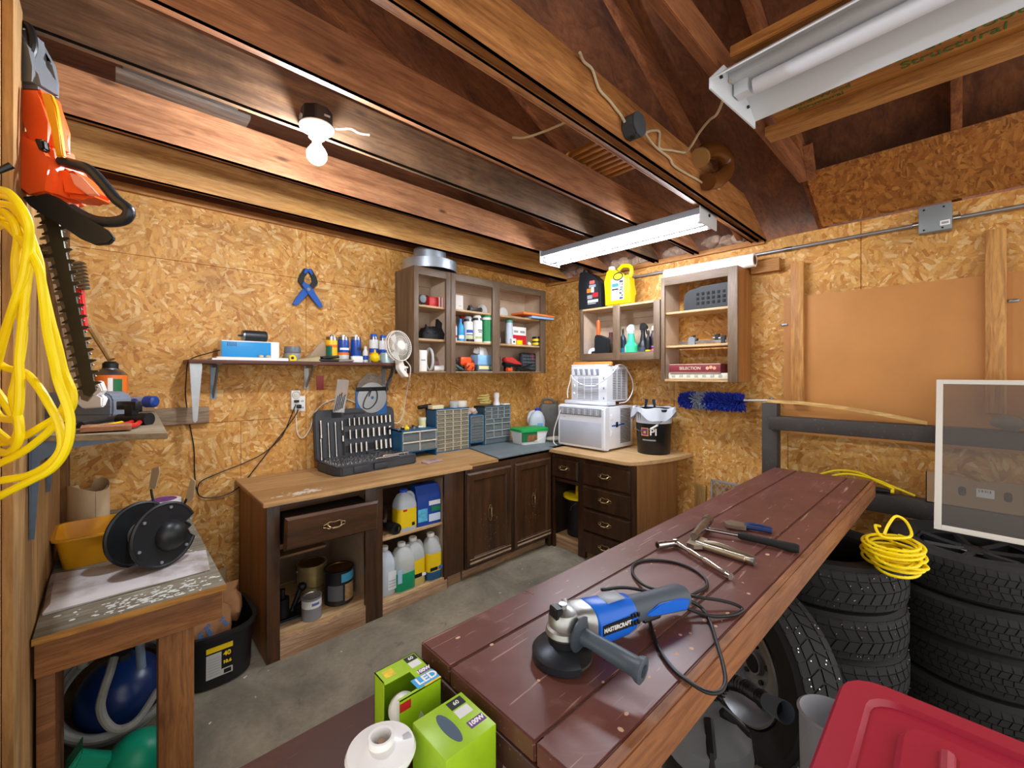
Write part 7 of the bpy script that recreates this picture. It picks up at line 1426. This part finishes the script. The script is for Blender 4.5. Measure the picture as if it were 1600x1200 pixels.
# window screen
t = thing('window_screen', 'white framed insect screen leaning from the tyres onto the rail', 'window screen', (2.885, .085, .748), rot=(0, 0, -PI/2)); SW, SH = .62, .80; th = math.atan(.50)
t.rotation_euler = Euler((-th, 0, -PI/2), 'XYZ'); t.rotation_mode = 'XYZ'
FRM = mat('frame_cream', '#dcd8cc', .4)
for n, (x0, x1, z0, z1) in (('frame_side', (0, .026, 0, SH)), ('frame_side', (SW-.026, SW, 0, SH)), ('frame_rail', (.026, SW-.026, 0, .026)), ('frame_rail', (.026, SW-.026, SH-.026, SH))): MB().box(x0, x1, -.005, .005, z0, z1, .002).build(n, FRM, t)
MB().box(.024, SW-.024, -.0006, .0006, .024, SH-.024).build('mesh_screen', mat('insect_mesh', '#6d6862', .7, alpha=.36), t, 'grey see-through mesh')
# ---------------------------------------------------------------- tyres
RUB = mat('tyre_rubber', '#1f1f20', .72, var=.12, vs=12); STUD = mat('tyre_stud', '#d5d5d2', .25, 1.)
def tyre_mesh(R, wd, winter):
    b = MB(); h = wd/2; rim = R*.62
    prof = [(rim, -h*.70), (rim+.012, -h*.86), (R*.80, -h*1.0), (R*.92, -h*.97), (R*.975, -h*.80), (R*.985, -h*.78), (R*.985, h*.78), (R*.975, h*.80), (R*.92, h*.97), (R*.80, h*1.0), (rim+.012, h*.86), (rim, h*.70), (rim, -h*.70)]
    b.lathe(prof, 64)
    n = 64; rows = ((-.78, -.48, .18), (-.44, -.16, -.35), (-.12, .12, .0), (.16, .44, .35), (.48, .78, -.18)) if not winter else ((-.82, -.52, .1), (-.47, -.04, .5), (.04, .47, -.5), (.52, .82, -.1))
    if winter: n = 46
    for ri, (a0, a1, sk) in enumerate(rows):
        z0, z1 = a0*h, a1*h
        for k in range(n):
            t0 = 2*PI*(k+.06+(ri % 2)*.5)/n; t1 = 2*PI*(k+.90+(ri % 2)*.5)/n; s = sk*2*PI/n
            q = []
            for rr_ in (R*.978, R):
                for (tt, zz, ss) in ((t0, z0, 0), (t1, z0, 0), (t1, z1, s), (t0, z1, s)):
                    edge = 1-.018*max(0, abs(zz)/h-.5)/.3
                    q.append(b.v((rr_*edge*math.cos(tt+ss), rr_*edge*math.sin(tt+ss), zz)))
            b.f([q[i] for i in (4, 5, 6, 7)])
            for i in range(4): b.f([q[i], q[(i+1) % 4], q[4+(i+1) % 4], q[4+i]])
    return b
def tyre(label, loc, R=.312, wd=.182, winter=False, group=None, rot=None, rz=0):
    t = thing('tyre', label, 'tyre', loc, rz, group, rot); tyre_mesh(R, wd, winter).build('rubber_tread', RUB, t, None, 30)
    if winter:
        b = MB(); rr = random.Random(int(loc[2]*1000)+3); 
        for k in range(110):
            a = rr.uniform(0, 2*PI); z = rr.choice((-.66, -.3, .28, .64))*wd/2+rr.uniform(-.006, .006); b.cyl((R*.985*math.cos(a), R*.985*math.sin(a), z), (R*1.004*math.cos(a), R*1.004*math.sin(a), z), .0022, seg=6)
        b.build('stud', STUD, t, None, 35, 'stuff')
    return t
H = .184; pos = ('topmost', 'second from the top', 'third from the top', 'lowest')
base = tyre('topmost tyre of the tall stack below the insect screen', (2.86, -.045, H*3.5), group='tyres in the right stack', rz=.3)
# spoked cover of the topmost rim
WH = mat('rim_dark', '#3a3b3d', .4, .6); b = MB(); b.lathe([(.05, .04), (.06, .05), (.055, .055), (0, .055)], 24)
for k in range(7):
    a = k*2*PI/7; b.tube([(.04*math.cos(a), .04*math.sin(a), .045), (.11*math.cos(a), .11*math.sin(a), .05), (.188*math.cos(a), .188*math.sin(a), .06)], .016, 6)
b.lathe([(.188, .0), (.193, .06), (.185, .066), (.178, .06)], 40).build('wheel_rim', WH, base)
for k in (1, 2, 3):
    c = copy_tree(base); c.location = (2.86+.008*(-1)**k, -.045+.006*(k % 2), H*(3.5-k)); c.rotation_euler = (0, 0, 1.1*k); c['label'] = '%s tyre in the tall stack below the insect screen' % pos[k]
wb = tyre('topmost studded winter tyre under the yellow coil', (2.36, .45, H*3.5), winter=True, group='winter tyres under the bench')
for k in (1, 2, 3):
    c = copy_tree(wb); c.location = (2.36+.012*(-1)**k, .45, H*(3.5-k)); c.rotation_euler = (0, 0, .8*k); c['label'] = '%s studded winter tyre under the workbench edge' % pos[k]
def wheel():
    R = .325; t = thing('car_wheel', 'studded winter wheel with a grey steel rim standing under the workbench', 'wheel', (1.90, .565, R+.001))
    d = Vector((-.83, .55, .08)).normalized(); t.rotation_euler = d.to_track_quat('Z', 'Y').to_euler(); wd = .19
    tyre_mesh(R, wd, True).build('rubber_tread', RUB, t, None, 30)
    b = MB(); rr = random.Random(77)
    for k in range(120):
        a = rr.uniform(0, 2*PI); z = rr.choice((-.66, -.3, .28, .64))*wd/2+rr.uniform(-.006, .006); b.cyl((R*.985*math.cos(a), R*.985*math.sin(a), z), (R*1.003*math.cos(a), R*1.003*math.sin(a), z), .0024, seg=6)
    b.build('stud', STUD, t, None, 35, 'stuff')
    RIM = mat('rim_steel', '#8f9092', .38, .75, var=.12, vs=8)
    MB().lathe([(.205, .085), (.198, .09), (.19, .07), (.175, .02), (.16, .0), (.12, .028), (.095, .03), (.085, .005), (.045, .0), (.04, .02), (0, .02)], 48).build('wheel_rim', RIM, t, 'grey steel rim')
    b = MB()
    for k in range(10):
        a = k*2*PI/10; M = Matrix.Rotation(a, 4, 'Z') @ Matrix.Translation((.143, 0, .0165)) @ Matrix.Rotation(.62, 4, 'Y'); b.M = M; b.lathe([(0, .002), (.013, .002), (.014, -.004)], 14)
    b.M = Matrix(); b.build('rim_hole', mat('hole_black', '#060708', .8), t)
    for k in range(5): a = k*2*PI/5+.3; MB().cyl((.066*math.cos(a), .066*math.sin(a), .0), (.066*math.cos(a), .066*math.sin(a), .014), .010, seg=6).build('lug_nut', mat('lug_dark', '#2c2d2f', .5, .5), t)
    MB().lathe([(0, .018), (.03, .018), (.034, .022), (.03, .026), (0, .026)], 24).build('hub_hole', mat('hole_black', '#060708', .8), t)
wheel()
# yellow cord coil on the winter tyres
t = thing('extension_cord', 'coiled yellow extension cord lying on the winter tyres beside the bench', 'extension cord', (2.27, .185, H*4+.006)); rr = random.Random(17)
def loops(n, cx, cy, rx, ry, z0, dz, seedr, tilt=0):
    P = []
    for k in range(n*12):
        a = 2*PI*k/12+.4; i = k/12
        P.append((cx+(rx+seedr[int(i) % len(seedr)])*math.cos(a), cy+(ry+seedr[(int(i)+2) % len(seedr)])*math.sin(a), z0+dz*i+tilt*math.cos(a)))
    return P
MB().tube(spline(loops(9, .02, .0, .115, .085, .004, .0085, [.006, -.012, .01, -.004, -.02, .014, 0]), 4), .0055, 8).build('cord_loop', YCORD, t)
MB().tube(spline(loops(6, -.055, -.02, .09, .065, .003, .007, [.02, -.02, .0, -.032, .012]), 4), .0055, 8).build('cord_loop', YCORD, t)
MB().tube(spline([(.06, .03, .085), (.10, .02, .12), (.15, .0, .15), (.17, -.03, .13), (.12, -.05, .095), (.06, -.03, .09), (.0, .03, .095), (.08, .06, .11), (.13, .05, .10)], 6), .0055, 8).build('cord_loop', YCORD, t)
# red tote, clear bin, shop vacuum
t = thing('storage_tote', 'grey storage tote with a crimson lid beside the workbench', 'storage tote', (1.02, -.055, 0)); LID = mat('lid_crimson', '#a31f38', .38)
MB().loft([rr3(.44, .38, .05, 0), rr3(.50, .43, .06, .75), rr3(.47, .40, .05, .75), rr3(.41, .35, .05, .01)]).build('tote_body', mat('tote_grey', '#6f7478', .5), t)
MB().loft([rr3(.56, .49, .07, .742), rr3(.565, .495, .07, .765), rr3(.55, .48, .07, .778), rr3(.46, .39, .055, .779), rr3(.445, .375, .05, .768), rr3(.35, .28, .045, .766), rr3(.33, .26, .04, .782), rr3(.2, .14, .03, .783)]).build('lid', LID, t, 'crimson lid with raised ribs')
b = MB(); 
for x0, y0, x1, y1 in ((-.15, .10, -.02, .10), (-.02, .10, .02, .07), (.02, .07, .12, .07)): b.tube([(x0, y0, .781), (x1, y1, .781)], .012, 8)
b.build('lid_rib', LID, t)
t = thing('clear_bin', 'translucent round bin between the tote and the wheel', 'bin', (1.395, .235, 0)); MB().lathe([(.0, 0), (.062, 0), (.072, .58), (.077, .585), (.070, .59), (.060, .01), (0, .01)], 32).build('bin_body', mat('bin_milky', '#c9ccd4', .3, alpha=.75), t)
t = thing('shop_vacuum', 'grey and black shop vacuum with a ribbed hose under the workbench', 'vacuum', (1.32, .53, 0)); VG = mat('vac_grey', '#7f8488', .4)
MB().lathe([(0, 0), (.12, 0), (.13, .04), (.13, .34), (.12, .36)], 36).build('vac_drum', BLACKP, t); MB().lathe([(.12, .355), (.127, .37), (.12, .42), (.08, .455), (.03, .47), (0, .47)], 36).build('vac_head', VG, t)
b = MB()
for k in range(4): a = k*PI/2+.5; b.tube([(.125*math.cos(a), .125*math.sin(a), .35), (.105*math.cos(a), .105*math.sin(a), .43), (.04*math.cos(a), .04*math.sin(a), .475)], .014, 8)
b.build('vac_clip', BLACKP, t)
Q = spline([(.07, .02, .42), (.12, .0, .485), (.12, -.04, .515), (.09, -.10, .535), (.05, -.15, .555)], 30); b = MB(); b.tube(Q, .02, 12, radii=[.021+.0028*math.sin(k*1.3) for k in range(len(Q))]); b.build('vac_hose', BLACKP, t, None, 60)
e0, e1 = Vector(Q[-1]), Vector((.015, -.205, .574)); o = MB().tube([e0, e1], .026, 20, radii=[.022, .028], cap=False).build('hose_cuff', mat('cuff_slate', '#5a6672', .4), t); MB().tube([e0+(e1-e0)*.2, e0+(e1-e0)*.5], .018, 16).build('cuff_bore', BLK, t)
# things on the floor by the right wall
t = thing('steel_grate', 'expanded metal grate leaning on the right wall behind the workbench', 'grate', (3.40, 1.345, 0), -PI/2, rot=(math.radians(-3), 0, -PI/2)); b = MB(); GW, GH2 = .52, .665
for k in range(4): x0 = [0, GW-.012, 0, 0][k]; x1 = [.012, GW, GW, GW][k]; z0 = [0, 0, 0, GH2-.014][k]; z1 = [GH2, GH2, .014, GH2][k]; b.box(x0, x1, -.006, .006, z0, z1)
b.build('grate_frame', GALV, t); b = MB(); nx, nz = 11, 22
for j in range(nz):
    for i in range(nx):
        xa = GW*(i+(j % 2)*.5)/nx; za = GH2*j/nz
        for s in (1, -1):
            xb = xa+s*GW*.5/nx
            if 0 <= xa <= GW and 0 <= xb <= GW: b.tube([(xa, 0, za), (xb, 0, za+GH2/nz)], .0035, 4)
b.build('grate_mesh', GALV, t, None, 0)
o = MB().box(-.008, .008, -.045, .045, 0, .60, .002).build('wood_offcut', wood('offcut_tan', '#8f6a30', '#b58a48', 'Z', 1., .6)); o.location = (3.42, 1.435, .003); o.rotation_euler = (0, math.radians(3), 0); tag(o, 'tan wooden offcut standing against the right wall by the grate', 'offcut')
o = MB().ball((0, 0, .03), .04, 14, 8, (1, 1.3, .75)).crumple(.012, 20).build('stone', mat('stone_pale', '#9a9488', .8, var=.25, vs=30)); o.location = (3.30, 1.50, 0); tag(o, 'pale stone on the floor beside the tan end panel', 'stone')
# ---------------------------------------------------------------- wiring and things among the ceiling joists
RMX = mat('cable_ivory', '#cdbd9c', .5)
FB = lambda x, y, Y=.958: onY(x, y, Y)
ic1 = wcord('ivory cable running down the face of the double beam to the round box', [FB(906, 82, .94), FB(912, 96), FB(925, 108), FB(932, 128), FB(938, 142), FB(952, 157), FB(962, 170), FB(970, 180), FB(976, 190, .94)], .0055, RMX, 'cable', 'electric_wire')
c = onY(992, 197, .93); t = thing('junction_box', 'dark grey octagon junction box on the face of the double beam', 'junction box', (c.x, .965, c.z)); M8 = [(.05*math.cos(PI/8+k*PI/4), .05*math.sin(PI/8+k*PI/4)) for k in range(8)]
JBOX = t
MB().prism(M8, -.055, 0, 'XZ', .003).build('box_body', mat('box_charcoal', '#3d4246', .5), t); MB().prism([(x*1.02, z*1.02) for x, z in M8], -.060, -.055, 'XZ', .001).build('cover_plate', mat('cover_grey', '#565c62', .45, .3), t); MB().cyl((-.01, -.03, -.047), (-.01, -.03, -.051), .010).build('knockout', BLK, t)
ic2 = wcord('ivory cable from the round box along the beam to the lit tube lamp', [FB(1008, 208, .92), FB(1016, 220, .945), FB(1028, 233), FB(1046, 247), FB(1052, 258), FB(1070, 270), FB(1090, 281), FB(1104, 290), FB(1116, 292, .95), onY(1126, 298, .98), onY(1131, 312, 1.0), onY(1128, 326, 1.01), onY(1118, 336, 1.02)], .0055, RMX, 'cable', 'electric_wire')
e = Vector((1.64, .575, 2.57)); ic3 = wcord('ivory cable swinging from the round box to the unlit hood lamp', [FB(1009, 207, .92), FB(1020, 204, .945), FB(1030, 206), FB(1030, 222), FB(1031, 232), FB(1050, 235, .95), FB(1070, 238, .95), onY(1080, 228, .90), onY(1092, 208, .84), onY(1108, 188, .75), onY(1122, 175, .67), e], .0055, RMX, 'cable', 'electric_wire')
ic = wcord('ivory cable crossing the gap behind the double beam', [(1.36, 1.435, 2.60), (1.38, 1.36, 2.58), (1.42, 1.22, 2.585), (1.45, 1.06, 2.60)], .005, RMX, 'cable', 'electric_wire')
o = None
t = thing('downspout_elbow', 'shiny brown plastic downspout elbow hooked over the double beam', 'pipe elbow', (0, 0, 0)); BE = mat('elbow_brown', '#6b3f1c', .18)
P = [onY(1094, 246, .93), onY(1104, 237, .92), onY(1120, 236, .905), onY(1132, 248, .90), onY(1134, 266, .90), onY(1122, 280, .91), onY(1106, 284, .925)]; MB().tube(spline(P, 7), .045, 16).build('elbow', BE, t); MB().tube([P[0]+(P[0]-P[1])*.1, P[0]+(P[1]-P[0])*.1], .05, 16).build('crimped_end', mat('elbow_tan', '#a8814f', .3), t)
STK = wood('stick_amber', '#8a5218', '#d08c36', 'Y', 1., .5)
for k in range(8):
    x = 1.80+k*.052; o = MB().box(x, x+.026, 1.02+.02*math.sin(k*2.1), 1.475+.02*math.sin(k*1.7), 2.6765, 2.70, .003).build('wood_stick', STK); tag(o, 'amber wood stick laid across the joists, %s counted from the lamp bulb side' % ('first', 'second', 'third', 'fourth', 'fifth', 'sixth', 'seventh', 'eighth')[k], 'stick', 'sticks laid across the joists')
INS = mat('insulation', '#b59a86', .95, var=.25, vs=30)
for k, (y0, y1) in enumerate(((1.09, 1.40), (1.52, 1.75), (1.86, 2.26), (2.38, 2.76), (2.87, 3.04))):
    b = MB(); rr = random.Random(k+40)
    for q in range(7): b.ball((3.50+rr.uniform(-.03, .03), y0+(y1-y0)*(q+.5)/7, 2.53+rr.uniform(-.01, .02)), .06, 10, 7, (.8, 1, .7))
    b.crumple(.02, 24, k); o = b.build('insulation', INS); tag(o, 'tuft of pinkish insulation at the eave, gap %s counted from the beam' % ('one', 'two', 'three', 'four', 'five')[k], 'insulation', 'insulation at the eave')
